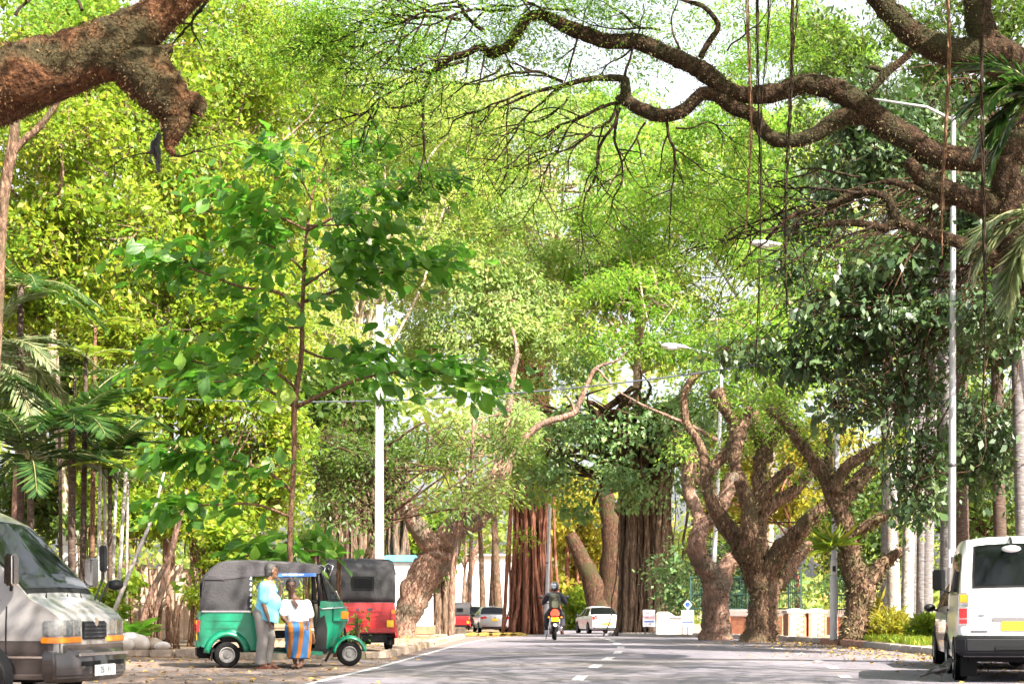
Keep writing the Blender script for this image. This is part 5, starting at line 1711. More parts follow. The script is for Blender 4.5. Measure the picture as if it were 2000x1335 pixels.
for i, (px, py, Y, s, lab) in enumerate(((262, 1222, 42, .34, 'largest pale boulder at the pavement edge, left'), (236, 1218, 41.6, .24, 'pale rock just right of the van nose'), (300, 1224, 42.2, .22, 'brownish stone at the foot of the big-leaved plant'), (318, 1232, 41.9, .16, 'smallest stone near the bush'))):
    p = P(px, py, Y)
    t = thing('boulder', lab, 'rock', (p.x, Y, .1))
    mb = MB().ball((0, 0, s * .4), (s * 1.1, s * .9, s * .62), 14, 9)
    mb.v = [tuple(Vector(q) * (1 + .25 * mnoise.noise(Vector(q) * 3 + Vector((i * 5, 0, 0))))) for q in mb.v]
    mb.build('rock', 'stone' if i == 2 else 'plaster', t, smooth_=True)

shrub('leafy undergrowth behind the left van, under the palms', 110, 1120, 47.2, 90, 60, 'leaf_olive', 150, 30, .16, .08, R_=.25)
shrub('sunlit leafy undergrowth between the slender stems', 215, 1095, 47.5, 80, 60, 'leaf_jungle', 170, 30, .16, .08, R_=.25)
shrub('broad leafy undergrowth behind the big-leaved plant', 300, 1110, 48, 80, 55, 'leaf_jungle', 160, 30, .17, .09, R_=.25)
shrub('pale fine-leaved shrub beside the rickshaw tail', 375, 1150, 46, 40, 60, 'leaf_jungle', 90, 30, .12, .06, R_=.2)

shrub('bright bush filling the gap behind the rickshaw hood', 390, 1045, 49.5, 70, 50, 'leaf_jungle', 130, 30, .17, .09, R_=.25)
shrub('sunny leafy bush behind the slender white stems', 255, 1030, 49.5, 80, 60, 'leaf_jungle', 150, 30, .17, .09, R_=.25)
shrub('dark low bush behind the left van mirrors', 165, 1060, 48.5, 60, 60, 'leaf_olive', 110, 28, .16, .08, R_=.25)

# ---------------------------------------------------------------- vehicles
mat('tyre', (0.008, 0.008, 0.009), 0.9, (0.016, 0.015, 0.015), 12, spec=.15)
mat('rubber', (0.008, 0.008, 0.009), 0.7, spec=.2)
mat('black_trim', (0.010, 0.010, 0.012), 0.45, spec=.35)
mat('rim', (0.45, 0.45, 0.47), 0.35, metal=0.7)
mat('rim_dull', (0.20, 0.19, 0.19), 0.6, (0.30, 0.28, 0.27), 9, metal=0.3)
mat('chrome', (0.72, 0.72, 0.74), 0.12, metal=1.0)
mat('lamp_clear', (0.16, 0.17, 0.18), 0.12, (0.34, 0.35, 0.36), 22, coat=1.0, metal=0.5)
mat('lamp_amber', (0.75, 0.22, 0.01), 0.2, coat=1.0)
mat('lamp_red', (0.52, 0.012, 0.015), 0.2, coat=1.0)
mat('tail_lit', (0.6, 0.03, 0.02), 0.3, emit=((1.0, 0.07, 0.02), .5))
mat('plate_yellow', (0.80, 0.46, 0.02), 0.5)
mat('plate_white', (0.72, 0.73, 0.76), 0.5)
mat('paint_white', (0.76, 0.74, 0.76), 0.3, (0.70, 0.67, 0.68), 3, coat=0.6)
mat('paint_silver', (0.40, 0.40, 0.42), 0.35, (0.44, 0.43, 0.45), 3, metal=0.4, coat=0.8)
mat('paint_champagne', (0.36, 0.31, 0.28), 0.35, (0.32, 0.275, 0.25), 2, metal=0.35, coat=0.8)
mat('paint_sand', (0.27, 0.255, 0.255), 0.33, (0.235, 0.222, 0.222), 2, metal=0.25, coat=0.8)
mat('paint_brown', (0.035, 0.028, 0.028), 0.35, (0.048, 0.038, 0.038), 2, metal=0.35, coat=0.8)
mat('paint_green', (0.002, 0.20, 0.105), 0.3, (0.008, 0.165, 0.09), 3, coat=0.4)
mat('paint_red', (0.40, 0.004, 0.008), 0.45, (0.31, 0.006, 0.01), 3, coat=0.25)
mat('canvas', (0.022, 0.020, 0.023), 0.75, (0.034, 0.031, 0.035), 3, bump=0.15, bscale=30)
mat('canvas_grey', (0.038, 0.034, 0.039), 0.7, (0.056, 0.05, 0.056), 2.5, bump=0.15, bscale=30)
mat('vinyl', (0.008, 0.0075, 0.008), 0.5, spec=.3)
mat('banner_blue', (0.06, 0.16, 0.50), 0.5)
mat('lettering', (0.78, 0.78, 0.80), 0.6)
glassmat('glass_dark', (0.004, 0.005, 0.006), 0.04)
glassmat('glass_clear', (0.03, 0.035, 0.04), 0.62)
glassmat('glass_screen', (0.01, 0.012, 0.014), 0.30)
MATS['glass_screen'].node_tree.nodes['Principled BSDF'].inputs['Specular IOR Level'].default_value = 1.0
MATS['glass_screen'].node_tree.nodes['Principled BSDF'].inputs['IOR'].default_value = 1.7
glassmat('glass_mid', (0.02, 0.025, 0.028), 0.35)


def wheel(parent, x, y, r, w, side, rim='rim', name='wheel', hub=True):
    wl_ = MB().lathe([(r * .62, -w * .5), (r * .9, -w * .52), (r, -w * .34), (r, w * .34), (r * .9, w * .52), (r * .62, w * .5)], (x, y, r), 'y', 28, capped=False).build(name, 'tyre', parent, smooth_=True, split=50)
    s = side
    prof = [(r * .64, s * w * .30), (r * .62, s * w * .47), (r * .54, s * w * .50), (r * .48, s * w * .30), (r * .30, s * w * .26), (r * .26, s * w * .42), (r * .10, s * w * .44)]
    prof = [(r * .05, s * -w * .2), (r * .64, s * -w * .2)] + prof
    rm = MB().lathe(prof, (x, y, r), 'y', 20).build('rim', rim, wl_, smooth_=True, split=40)
    if hub:
        for k in range(6):
            a = k * math.pi / 3
            MB().ball((x + r * .39 * math.cos(a), y + s * w * .28, r + r * .39 * math.sin(a)), (r * .07, w * .05, r * .07), 6, 4).build('vent_hole', 'black_trim', wl_)
    return wl_


class Shell:
    """car body as a surface: stations along x give sill, belt and top heights and half widths"""
    def __init__(self, st, roof):
        self.st = np.array(st, float)
        self.roof = roof

    def sec(self, x):
        s = self.st
        zb, zl, zt, w, wr = (float(np.interp(x, s[:, 0], s[:, k])) for k in range(1, 6))
        zl = min(zl, zt - .005)
        q = min(1.0, max(0.0, (zt - zl) / max(.05, self.roof - zl)))
        y5 = w * .985 + (wr - w * .985) * q
        return [(0, zb), (w * .86, zb), (w * .955, zb + .05), (w, zb + (zl - zb) * .42), (w * .995, zb + (zl - zb) * .75), (w * .975, zl), (y5, zl + (zt - zl) * .84), (y5 * .93, zl + (zt - zl) * .955), (y5 * .55, zt), (0, zt + .012 * q + .006)]

    def pt(self, x, v, side, off=0.0):
        def raw(x_, v_):
            s = self.sec(x_)
            i = max(0, min(len(s) - 2, int(v_)))
            f = v_ - i
            return Vector((x_, side * (s[i][0] + (s[i + 1][0] - s[i][0]) * f), s[i][1] + (s[i + 1][1] - s[i][1]) * f))
        p = raw(x, v)
        if off:
            e = .012
            a = raw(x + e, v) - raw(x - e, v)
            b = raw(x, min(8.98, v + .06)) - raw(x, max(.02, v - .06))
            n = a.cross(b)
            if n.length > 1e-9:
                n.normalize()
                ref = p - Vector((p.x * .9, 0, .9))
                if n.dot(ref) < 0:
                    n = -n
                p = p + n * off
        return p

    def body(self, name, m, parent, bands=None):
        xs = sorted(set(list(self.st[:, 0]) + list(np.linspace(self.st[0, 0], self.st[-1, 0], 60))))
        rings = []
        for x in xs:
            s = self.sec(x)
            rings.append([(x, a, b) for a, b in s] + [(x, -a, b) for a, b in s[-2:0:-1]])
        return MB().loft(rings).build(name, m, parent, smooth_=True, split=32)

    def patch(self, name, m, parent, corners, side, off=.006, nx=10, nv=7):
        """corners: (x,v) four, in order round the patch"""
        c = [np.array(q, float) for q in corners]
        rows = []
        for j in range(nv + 1):
            g = j / nv
            a = c[0] + (c[3] - c[0]) * g
            b = c[1] + (c[2] - c[1]) * g
            rows.append([self.pt(*(a + (b - a) * (i / nx)), side, off) for i in range(nx + 1)])
        return MB().grid(rows).build(name, m, parent, smooth_=True)

    def patch_z(self, name, m, parent, x0, x1, z0, z1, side, off=.006, nx=48, nz=5):
        """strip of the flank between two heights"""
        rows = []
        for j in range(nz + 1):
            z = z0 + (z1 - z0) * j / nz
            row = []
            for i in range(nx + 1):
                x = x0 + (x1 - x0) * i / nx
                zs = [q[1] for q in self.sec(x)]
                v = float(np.interp(z, zs[1:6], [1, 2, 3, 4, 5]))
                row.append(self.pt(x, v, side, off))
            rows.append(row)
        return MB().grid(rows).build(name, m, parent, smooth_=True)

    def screen(self, name, m, parent, x0, x1, v=7.0, off=.008, nx=8, nv=10, v1=None):
        """glass across the car between x0 and x1"""
        rows = []
        for i in range(nx + 1):
            f = i / nx
            x = x0 + (x1 - x0) * f
            ve = v + ((v1 if v1 is not None else v) - v) * f
            row = [self.pt(x, ve + (8.99 - ve) * k / nv, 1, off) for k in range(nv + 1)]
            row += [self.pt(x, 8.99 - (8.99 - ve) * k / nv, -1, off) for k in range(1, nv + 1)]
            rows.append(row)
        return MB().grid(rows).build(name, m, parent, smooth_=True)


VAN = [(-2.28, .50, .86, .96, .76, .70), (-2.255, .44, 1.02, 1.08, .80, .72), (-2.20, .40, 1.05, 1.45, .825, .735), (-2.15, .38, 1.06, 1.80, .835, .745), (-2.08, .36, 1.07, 1.92, .84, .75), (-1.95, .34, 1.07, 1.965, .845, .755), (-1.2, .32, 1.07, 1.985, .845, .76),
       (.0, .30, 1.07, 1.985, .845, .76), (.70, .30, 1.07, 1.965, .845, .755), (1.00, .30, 1.06, 1.91, .84, .75), (1.10, .30, 1.06, 1.855, .838, .745), (1.72, .30, 1.05, 1.25, .825, .74), (1.86, .30, 1.03, 1.15, .822, .74), (2.06, .30, .97, 1.03, .81, .73), (2.14, .30, .93, .97, .795, .72), (2.185, .31, .88, .92, .775, .70), (2.205, .33, .84, .87, .75, .68)]


VAN_HIGH = [q if q[0] < -2.2 or q[0] > 1.8 else None for q in VAN]
VAN_HIGH = VAN[:4] + [(-2.08, .36, 1.07, 2.05, .84, .75), (-1.95, .34, 1.07, 2.12, .845, .75), (-1.2, .32, 1.07, 2.15, .845, .75), (.0, .30, 1.07, 2.15, .845, .75), (.60, .30, 1.07, 2.13, .845, .75), (.90, .30, 1.07, 2.07, .845, .75), (1.10, .30, 1.06, 1.97, .842, .745), (1.18, .30, 1.06, 1.91, .84, .745), (1.76, .30, 1.05, 1.28, .828, .74)] + VAN[12:]


def van(label, loc, rz, upper, lower, two_tone):
    t = thing('van', label, 'van', loc, rz)
    sh = Shell(VAN_HIGH if two_tone else VAN, 2.15 if two_tone else 1.985)
    w0, w1 = (1.16, 1.83) if two_tone else (1.075, 1.80)
    b = sh.body('body', upper, t)
    if two_tone:
        for s in (-1, 1):
            sh.patch_z('lower_body_side', lower, t, -2.18, 2.19, .36, .70, s, .005)
            sh.patch_z('rub_strip', 'chrome', t, -2.18, 2.17, .525, .545, s, .014, nz=1)
        MB().box((2.195, 0, .60), (.04, 1.50, .14)).build('front_skirt', lower, t, bevel=.015)
    gl = 'glass_mid' if two_tone else 'glass_dark'
    # windscreen and its black surround
    sh.screen('windscreen_seal', 'rubber', t, w0, w1, 6.35, .006)
    ws = sh.screen('windscreen', 'glass_screen', t, w0 + .025, w1 - .035, 6.62, .014)
    for y0, a in ((-.45, .35), (.05, .35), (.4, .25)):
        MB().tube([(1.88, y0, 1.13), (1.70, y0 + a, 1.30)], .012, 5).build('wiper', 'rubber', t)
    for s in (-1, 1):
        # door glass, then the long side panes
        sh.patch('window', gl, t, [(.42, 5.15), (1.56, 5.15), (1.12, 5.9), (.42, 5.9)], s, .010)
        sh.patch('window', gl, t, [(-.85, 5.15), (.30, 5.15), (.30, 5.9), (-.85, 5.9)], s, .010)
        sh.patch('window', gl, t, [(-2.02, 5.15), (-.98, 5.15), (-.98, 5.9), (-2.02, 5.9)], s, .010)
        for x in (1.62, .36, -.92):
            sh.patch('door_seam', 'rubber', t, [(x - .008, 1.6), (x + .008, 1.6), (x + .008, 5.0), (x - .008, 5.0)], s, .006, 1, 12)
        MB().box((.50, s * .862, .97), (.16, .03, .035)).build('door_handle', 'black_trim', t, bevel=.008)
        for x in (1.32, -1.30):
            MB().lathe([(.385, 0), (.385, .012)], (x, s * .835 - (.006), .33), 'y', 26).build('wheel_arch', 'black_trim', t)
            wheel(t, x, s * .76, .315, .19, s)
        MB().box((0, s * .80, .34), (1.9, .06, .12)).build('sill', 'black_trim' if two_tone else 'paint_white', t, bevel=.02)
        # door mirror
        mr = MB().loft([[(1.74 + dx, s * (.95 + dy), z) for dx, dy in ((-.04, -.10), (.05, -.08), (.06, .08), (-.04, .10))] for z in (1.26, 1.32, 1.54, 1.58)]).build('door_mirror', 'chrome' if two_tone else 'black_trim', t, bevel=.02)
        MB().tube([(1.66, s * .80, 1.22), (1.74, s * .93, 1.30)], .018, 6).build('mirror_arm', 'black_trim', mr)
    # front
    for s in (-1, 1):
        hl = MB().loft([[(x, s * y, z) for y, z in ((y0, .745), (y1, .745), (y1, .905), (y0, .915))] for x, y0, y1 in ((2.02, .31, .826), (2.15, .31, .815), (2.20, .31, .775), (2.222, .33, .70))]).build('headlight', 'lamp_clear', t, bevel=.012)
        MB().box((2.222, s * .52, .825), (.016, .014, .15)).build('divider', 'chrome', hl)
        MB().loft([[(x, s * y, z) for y, z in ((y0, .675), (y1, .675), (y1, .735), (y0, .735))] for x, y0, y1 in ((2.00, .31, .832), (2.15, .31, .820), (2.205, .31, .78), (2.226, .33, .70))]).build('indicator', 'lamp_amber', t, bevel=.008)
    gr = MB().box((2.20, 0, .80), (.05, .58, .19)).build('grille', 'black_trim', t, bevel=.015)
    for k in range(4):
        MB().box((2.228, 0, .735 + .040 * k), (.012, .54, .012)).build('slat', 'dark_metal', gr)
    MB().lathe([(.045, 0), (.045, .012)], (2.226, 0, .885), 'x', 14).build('emblem', 'chrome', t)
    fb = MB().loft([[(x, y, z) for x, y in ((2.02, -w), (2.02 + d * .55, -w), (2.02 + d, -w * .72), (2.02 + d + .03, 0), (2.02 + d, w * .72), (2.02 + d * .55, w), (2.02, w))] for z, w, d in ((.27, .80, .20), (.33, .85, .27), (.52, .86, .28), (.60, .84, .24))]).build('front_bumper', 'paint_brown' if two_tone else 'black_trim', t, bevel=.02)
    MB().box((2.325, 0, .555), (.02, 1.2, .03)).build('bumper_strip', 'chrome' if two_tone else 'rubber', t, bevel=.006)
    for s in (-1, 1):
        MB().box((2.315, s * .30, .46), (.02, .42, .05)).build('air_slot', 'rubber', fb)
    pl_ = MB().box((2.335, 0, .385), (.012, .50, .115)).build('number_plate', 'plate_white', t, bevel=.004)
    if two_tone:
        text_mesh('251-81', .095, 'ink', pl_, (2.3425, 0, .385), (R(90), 0, R(90)))
    # rear
    sh.screen('rear_window_seal', 'rubber', t, -2.226, -2.112, 7.30, .006, 8, 10)
    sh.screen('rear_window', 'glass_dark', t, -2.220, -2.118, 7.42, .012, 8, 10)
    rb = MB().loft([[(x, y, z) for x, y in ((-2.05, -w), (-2.05 - d * .6, -w), (-2.05 - d, -w * .84), (-2.05 - d, w * .84), (-2.05 - d * .6, w), (-2.05, w))] for z, w, d in ((.36, .80, .25), (.42, .86, .33), (.60, .865, .335), (.64, .85, .30))]).build('rear_bumper', 'black_trim', t, bevel=.018)
    MB().box((-2.33, 0, .47), (.14, .70, .06)).build('step', 'rubber', rb, bevel=.01)
    for s in (-1, 1):
        fr = MB().box((-2.258, s * .755, .985), (.06, .135, .46)).build('tail_lamp', 'chrome', t, bevel=.02)
        MB().box((-2.290, s * .757, 1.135), (.016, .105, .11)).build('amber_lens', 'lamp_amber', fr, bevel=.006)
        MB().box((-2.290, s * .757, 1.045), (.014, .105, .04)).build('clear_lens', 'lamp_clear', fr)
        MB().box((-2.292, s * .757, .935), (.018, .105, .13)).build('red_lens', 'lamp_red', fr, bevel=.006)
        MB().box((-2.290, s * .757, .825), (.014, .105, .06)).build('reflector', 'lamp_red', fr)
        MB().box((-1.78, s * .66, .22), (.02, .22, .30)).build('mud_flap', 'rubber', t)
    MB().box((-2.287, 0, .86), (.03, .76, .055)).build('plate_trim', 'chrome', t, bevel=.012)
    MB().box((-2.29, 0, .765), (.012, .52, .12)).build('rear_number_plate', 'plate_yellow', t, bevel=.004)
    MB().box((-2.283, .55, .69), (.006, .22, .022)).build('badge', 'ink', t)
    MB().box((-2.283, .52, .905), (.006, .08, .018)).build('badge', 'ink', t)
    m_ = MB().ball((-2.30, .13, 1.80), (.05, .13, .05), 12, 6).build('rear_mirror', 'paint_white', t, smooth_=True)
    MB().tube([(-2.06, .13, 1.95), (-2.26, .13, 1.90), (-2.30, .13, 1.86)], .022, 6).build('mirror_stalk', 'black_trim', m_)
    MB().box((0, 0, .33), (3.7, 1.3, .12)).build('underbody', 'rubber', t)
    MB().tube([(-1.30, -.7, .315), (-1.30, .7, .315)], .06, 8).ball((-1.3, 0, .315), .13, 10, 6).build('axle', 'rubber', t)
    # seats seen through the glass
    for y_ in (-.4, .4):
        st = MB().box((.62, y_, .95), (.5, .5, .16)).build('seat', 'canvas_grey', t, bevel=.04)
        MB().box((.38, y_, 1.28), (.14, .48, .6)).build('seat_back', 'canvas_grey', st, bevel=.04)
        MB().box((.37, y_, 1.66), (.1, .26, .16)).build('headrest', 'canvas_grey', st, bevel=.03)
    MB().box((1.45, 0, 1.02), (.5, 1.4, .18)).build('dashboard', 'canvas_grey', t, bevel=.04)
    return t


v1 = van('silver grey and dark brown van nosing in at lower left', (-6.55, 22.05, 0), R(-13), 'paint_sand', 'paint_brown', True)
# the tall mirrors on the near bonnet corner
for y_, z0, z1, lab in ((.62, 1.12, 1.55, 'upright'), (.50, 1.1, 1.32, 'round')):
    pass
m_ = MB().loft([[(1.98 + a, .74 + b, z) for a, b in ((-.03, -.055), (.03, -.055), (.03, .055), (-.03, .055))] for z in (1.42, 1.46, 1.68, 1.71)]).build('bonnet_mirror', 'black_trim', v1, bevel=.015)
MB().tube([(1.90, .66, 1.08), (1.98, .74, 1.36), (1.98, .74, 1.44)], .011, 6).build('mirror_stalk', 'black_trim', m_)
m_ = MB().ball((2.05, .90, 1.28), (.09, .09, .06), 12, 7).build('bonnet_mirror', 'black_trim', v1, smooth_=True)
MB().tube([(1.95, .70, 1.10), (2.02, .80, 1.32), (2.05, .88, 1.31)], .010, 6).build('mirror_stalk', 'black_trim', m_)

v2 = van('white van parked at the right edge, seen from behind', (7.22, 29.72, 0), R(90 - 9.9), 'paint_white', 'paint_white', False)


def sedan(label, loc, rz, paint, st, roof, tail, hatch=False, wheels=(1.30, -1.30), r=.30, ws=(.35, 1.02), rw=(-1.62, -.95), side=((-1.15, -.15), (-.05, .95)), name='car'):
    t = thing(name, label, 'car', loc, rz)
    sh = Shell(st, roof)
    sh.body('body', paint, t)
    sh.screen('windscreen', 'glass_dark', t, ws[0], ws[1], 6.7, .008)
    sh.screen('rear_window', 'glass_dark', t, rw[0], rw[1], 6.7, .008)
    w = max(s[4] for s in st)
    for s in (-1, 1):
        for i, (a, b) in enumerate(side):
            da = .22 if i == 0 else 0
            db = .30 if i == len(side) - 1 else 0
            sh.patch('window', 'glass_dark', t, [(a, 5.12), (b + db, 5.12), (b, 5.95), (a + da, 5.95)], s, .008)
            sh.patch('door_seam', 'rubber', t, [(b + .045, 1.5), (b + .057, 1.5), (b + .057, 5.0), (b + .045, 5.0)], s, .005, 1, 10)
            MB().box((a + .18, s * (w + .006), .78), (.16, .03, .03)).build('door_handle', 'chrome', t)
        for x in wheels:
            MB().lathe([(r * 1.17, 0), (r * 1.17, .012)], (x, s * (w - .012), r + .02), 'y', 24).build('wheel_arch', 'rubber', t)
            wheel(t, x, s * (w - .085), r, .19, s)
        mr = MB().ball((.80, s * (w + .11), .98), (.07, .10, .07), 12, 7).build('door_mirror', 'black_trim' if paint != 'paint_white' else 'black_trim', t, smooth_=True)
        MB().tube([(.82, s * (w - .04), .93), (.81, s * (w + .05), .95)], .02, 6).build('mirror_arm', 'black_trim', mr)
        x0 = st[0][0]
        if tail == 'tall':
            o = MB().loft([[(x, s * y, z) for y, z in ((.50, .80), (.76, .74), (.80, .92), (.56, 1.02))] for x in (x0 + .14, x0 - .005)])
        else:
            o = MB().loft([[(x, s * y, z) for y, z in ((.42, .80), (.80, .76), (.82, .88), (.50, .93))] for x in (x0 + .16, x0 - .005)])
        tl = o.build('tail_lamp', 'lamp_red', t, bevel=.01)
        MB().ball((x0 - .01, s * .62, .86), (.02, .05, .05), 10, 6).build('bulb_lens', 'lamp_clear' if tail == 'tall' else 'lamp_red', tl)
        MB().loft([[(x, s * y, z) for y, z in ((.42, .62), (.72, .64), (.74, .76), (.46, .74))] for x in (st[-1][0] - .20, st[-1][0] - .015)]).build('headlight', 'lamp_clear', t, bevel=.01)
        MB().box((x0 - .012, s * .62, .40), (.02, .22, .022)).build('reflector', 'lamp_red', t)
    MB().box((x0 - .016, 0, .54 if tail == 'tall' else .72), (.014, .52 if tail == 'tall' else .36, .13)).build('number_plate', 'plate_yellow', t, bevel=.004)
    MB().box((x0 + .01, 0, .30), (.06, 1.45, .07)).build('valance', 'rubber', t)
    MB().lathe([(.045, 0), (.045, -.012), (.025, -.014)], (x0 - .002, 0, .84), 'x', 14).build('emblem', 'chrome', t)
    MB().box((0, 0, .24), (3.4, 1.3, .10)).build('underbody', 'rubber', t)
    for y_ in (-.36, .36):
        MB().box((-.1, y_, .98), (.12, .44, .56)).build('seat_back', 'canvas', t, bevel=.04)
        MB().box((-.95, y_, .95), (.12, .44, .4)).build('seat_back', 'canvas', t, bevel=.04)
    return t


SED = [(-2.22, .36, .72, .86, .70, .60), (-2.18, .28, .86, .96, .79, .66), (-2.10, .24, .90, 1.00, .825, .70), (-1.66, .22, .90, 1.03, .84, .70), (-1.58, .22, .90, 1.05, .84, .68), (-1.0, .20, .89, 1.42, .845, .58), (-.6, .20, .89, 1.465, .845, .57), (.0, .20, .88, 1.475, .845, .57), (.4, .20, .87, 1.42, .845, .57),
       (1.08, .20, .86, .98, .845, .66), (1.2, .20, .84, .93, .84, .70), (1.8, .22, .76, .82, .80, .70), (2.05, .26, .68, .72, .72, .62), (2.14, .34, .58, .62, .62, .52)]
p = P(1170, 0, 110)
sedan('white sedan parked on the far right beside the strangler fig', (p.x, 112.2, gz(0, 112)), R(90 + 11), 'paint_white', SED, 1.475, 'tall')
p = P(957, 0, 116)
sedan('silver sedan parked facing away left of the banyan', (p.x, 118, gz(0, 117)), R(90 + 7), 'paint_silver', SED, 1.475, 'slim')
p = P(868, 0, 124)
sedan('silver car half hidden behind dark roots, left of far rickshaw', (p.x - .3, 126, gz(0, 125)), R(90 + 4), 'paint_silver', SED, 1.475, 'tall')
p = P(925, 0, 132)
sedan('dark car glimpsed between the far rickshaw and the silver sedan', (p.x, 134, gz(0, 133)), R(90 + 4), 'paint_brown', SED, 1.475, 'slim')
MPV = [(-1.95, .36, .72, .90, .70, .60), (-1.90, .28, .92, 1.06, .80, .66), (-1.80, .24, .95, 1.36, .825, .66), (-1.6, .22, .95, 1.52, .83, .62), (-1.0, .2, .95, 1.58, .835, .60), (.0, .2, .94, 1.58, .835, .60), (.45, .2, .93, 1.50, .835, .60), (1.12, .2, .90, 1.02, .83, .66), (1.3, .22, .86, .94, .82, .68), (1.72, .24, .74, .80, .76, .62), (1.90, .32, .60, .64, .64, .52)]
p = P(1893, 0, 36)
sedan('champagne car parked ahead of the white van, mostly hidden', (8.03, 34.35, 0), R(90 - 7), 'paint_champagne', MPV, 1.58, 'tall', r=.30, wheels=(1.2, -1.2), rw=(-1.88, -1.62), side=((-1.4, -.25), (-.15, .85)), ws=(.5, 1.08))


# ---------------------------------------------------------------- three-wheelers
def rickshaw(label, loc, rz, paint, flip=False, detail=True, sc_=1.0):
    t = thing('auto_rickshaw', label, 'auto rickshaw', loc, rz)
    t.scale = (sc_, sc_, sc_)
    HW = .61
    arch = [(.27 * math.cos(a), .20 + .30 * math.sin(a)) for a in np.linspace(.25, math.pi - .25, 14)]
    tub = [(-.42, .33), (-.44, .55), (-.41, .80), (-.37, .885), (.30, .885), (.40, .86), (.46, .76), (.49, .60), (.52, .44), (.60, .30), (.58, .27), (.30, .27)] + arch + [(-.30, .31)]
    for s in (-1, 1):
        sp = MB().prism(tub, s * (HW - .05), s * HW).build('side_panel', paint, t, bevel=.012)
        for z in (.50, .63, .75):
            MB().box((.02, s * (HW + .002), z), (.80 - (z - .5) * .3, .012, .022)).build('pressing', paint, sp, bevel=.005)
        rows = [[((r_) * math.cos(a), s * y_, .20 + r_ * 1.08 * math.sin(a)) for r_, y_ in ((.275, HW - .02), (.285, HW + .045), (.315, HW + .05), (.375, HW + .004))] for a in np.linspace(.15, math.pi - .1, 18)]
        MB().grid(rows).build('fender', paint, t, smooth_=True, solid=.008)
        wheel(t, 0, s * .545, .205, .115, s, 'rim_dull', hub=False)
        # door sill rail and black edge of the opening
        MB().tube(catmull([(.38, s * (HW + .004), .875), (.47, s * (HW + .004), .77), (.50, s * (HW + .004), .60), (.55, s * (HW + .004), .40), (.66, s * (HW + .004), .29), (1.35, s * (HW - .06), .25), (1.50, s * .52, .30)], 5), .016, 6).build('opening_trim', 'black_trim', t, smooth_=True)
        MB().prism([(.50, .24), (.62, .24), (1.52, .19), (1.52, .25), (.60, .305)], s * (HW - .06), s * (HW - .02)).build('sill', paint, t)
        # hood side, its folds and the roof valance
        hs = MB().prism([(-.375, .90), (-.375, 1.20), (-.34, 1.42), (-.26, 1.52), (-.05, 1.665), (.30, 1.69), (.44, 1.68), (.44, 1.49), (.40, 1.46), (.39, .90)], s * (HW - .008), s * (HW + .004)).build('hood_side', 'canvas', t)
        MB().prism([(-.36, 1.40), (-.30, 1.49), (-.05, 1.66), (.30, 1.687), (.30, 1.44), (.02, 1.40)], s * (HW + .004), s * (HW + .016)).build('hood_fold', 'canvas_grey', hs, bevel=.005)
        MB().prism([(-.365, 1.40), (-.02, 1.39), (-.28, 1.47)], s * (HW + .016), s * (HW + .022)).build('hood_fold', 'canvas', hs)
        MB().prism([(.30, 1.686), (1.44, 1.635), (1.50, 1.53), (1.46, 1.49), (.95, 1.475), (.44, 1.445), (.30, 1.44)], s * (HW - .005), s * (HW + .010)).build('roof_valance', 'canvas_grey', t, bevel=.004)
        MB().box((-.0, s * (HW + .006), .895), (.80, .02, .026)).build('waist_rail', 'chrome', t)
        MB().box((1.10, s * (HW + .014), 1.475), (.62, .006, .055), ry=R(-1.0)).build('banner', 'banner_blue', t)
        if detail:
            for k in range(13):
                MB().box((.88 + .027 * k, s * (HW + .019), 1.482), (.017, .004, .026 if k % 3 else .018)).build('letter', 'lettering', t)
            for k in range(6):
                MB().box((.375, s * (HW + .012), .98 + .088 * k), (.026, .006, .045), ry=R(18)).build('letter', 'lettering', hs)
        # front pillar and the windscreen post
        MB().tube([(1.46, s * .545, .98), (1.46, s * .575, 1.30), (1.45, s * .585, 1.56)], .024, 8).build('pillar', 'vinyl' if detail else 'black_trim', t, smooth_=True)
        MB().prism([(1.40, .26), (1.58, .22), (1.60, .6), (1.53, 1.05), (1.49, 1.50), (1.44, 1.50), (1.46, 1.05), (1.42, .6)], s * .50, s * .545).build('pillar_panel', 'vinyl', t, bevel=.008)
    # roof skin
    prof = [(-.385, .90), (-.385, 1.20), (-.35, 1.42), (-.27, 1.53), (-.06, 1.675), (.30, 1.70), (.80, 1.69), (1.42, 1.645), (1.48, 1.58), (1.50, 1.52)]
    rows = []
    for x, z in [tuple(q) for q in catmull(prof, 3)]:
        rows.append([(x, y, z - dz) for y, dz in ((-HW, .03 if z > 1.5 else 0), (-HW * .93, .006), (-HW * .6, 0), (0, -.015 if z > 1.5 else 0), (HW * .6, 0), (HW * .93, .006), (HW, .03 if z > 1.5 else 0))])
    MB().grid(rows).build('hood', 'canvas_grey' if detail else 'canvas', t, smooth_=True, solid=.012)
    rwn = MB().box((-.405, 0, 1.24), (.02, .36, .20)).build('rear_window', 'glass_dark', t, bevel=.012)
    MB().box((-.398, 0, 1.24), (.02, .42, .26)).build('window_seal', 'vinyl', rwn, bevel=.015)
    MB().box((-.372, 0, .893), (.05, 1.22, .014)).build('rear_rail', 'dark_metal', t)
    # rear body
    MB().loft([[(x, y, z) for y in (-HW + .04, HW - .04) for x in ((x0, x0 + .05) if y < 0 else (x0 + .05, x0))] for z, x0 in ((.34, -.44), (.55, -.455), (.80, -.448), (.885, -.440))]).build('rear_panel', paint, t, bevel=.012)
    for z in (.56, .64, .72):
        MB().box((-.457, 0, z), (.012, .72, .028)).build('pressing', paint, t, bevel=.005)
    MB().box((-.46, -.12, .76), (.012, .09, .05)).build('badge', 'ink', t)
    MB().box((-.46, .10, .76), (.012, .05, .05)).build('badge', 'ink', t)
    MB().box((-.455, 0, .375), (.08, 1.24, .10)).build('rear_bumper', paint, t, bevel=.02)
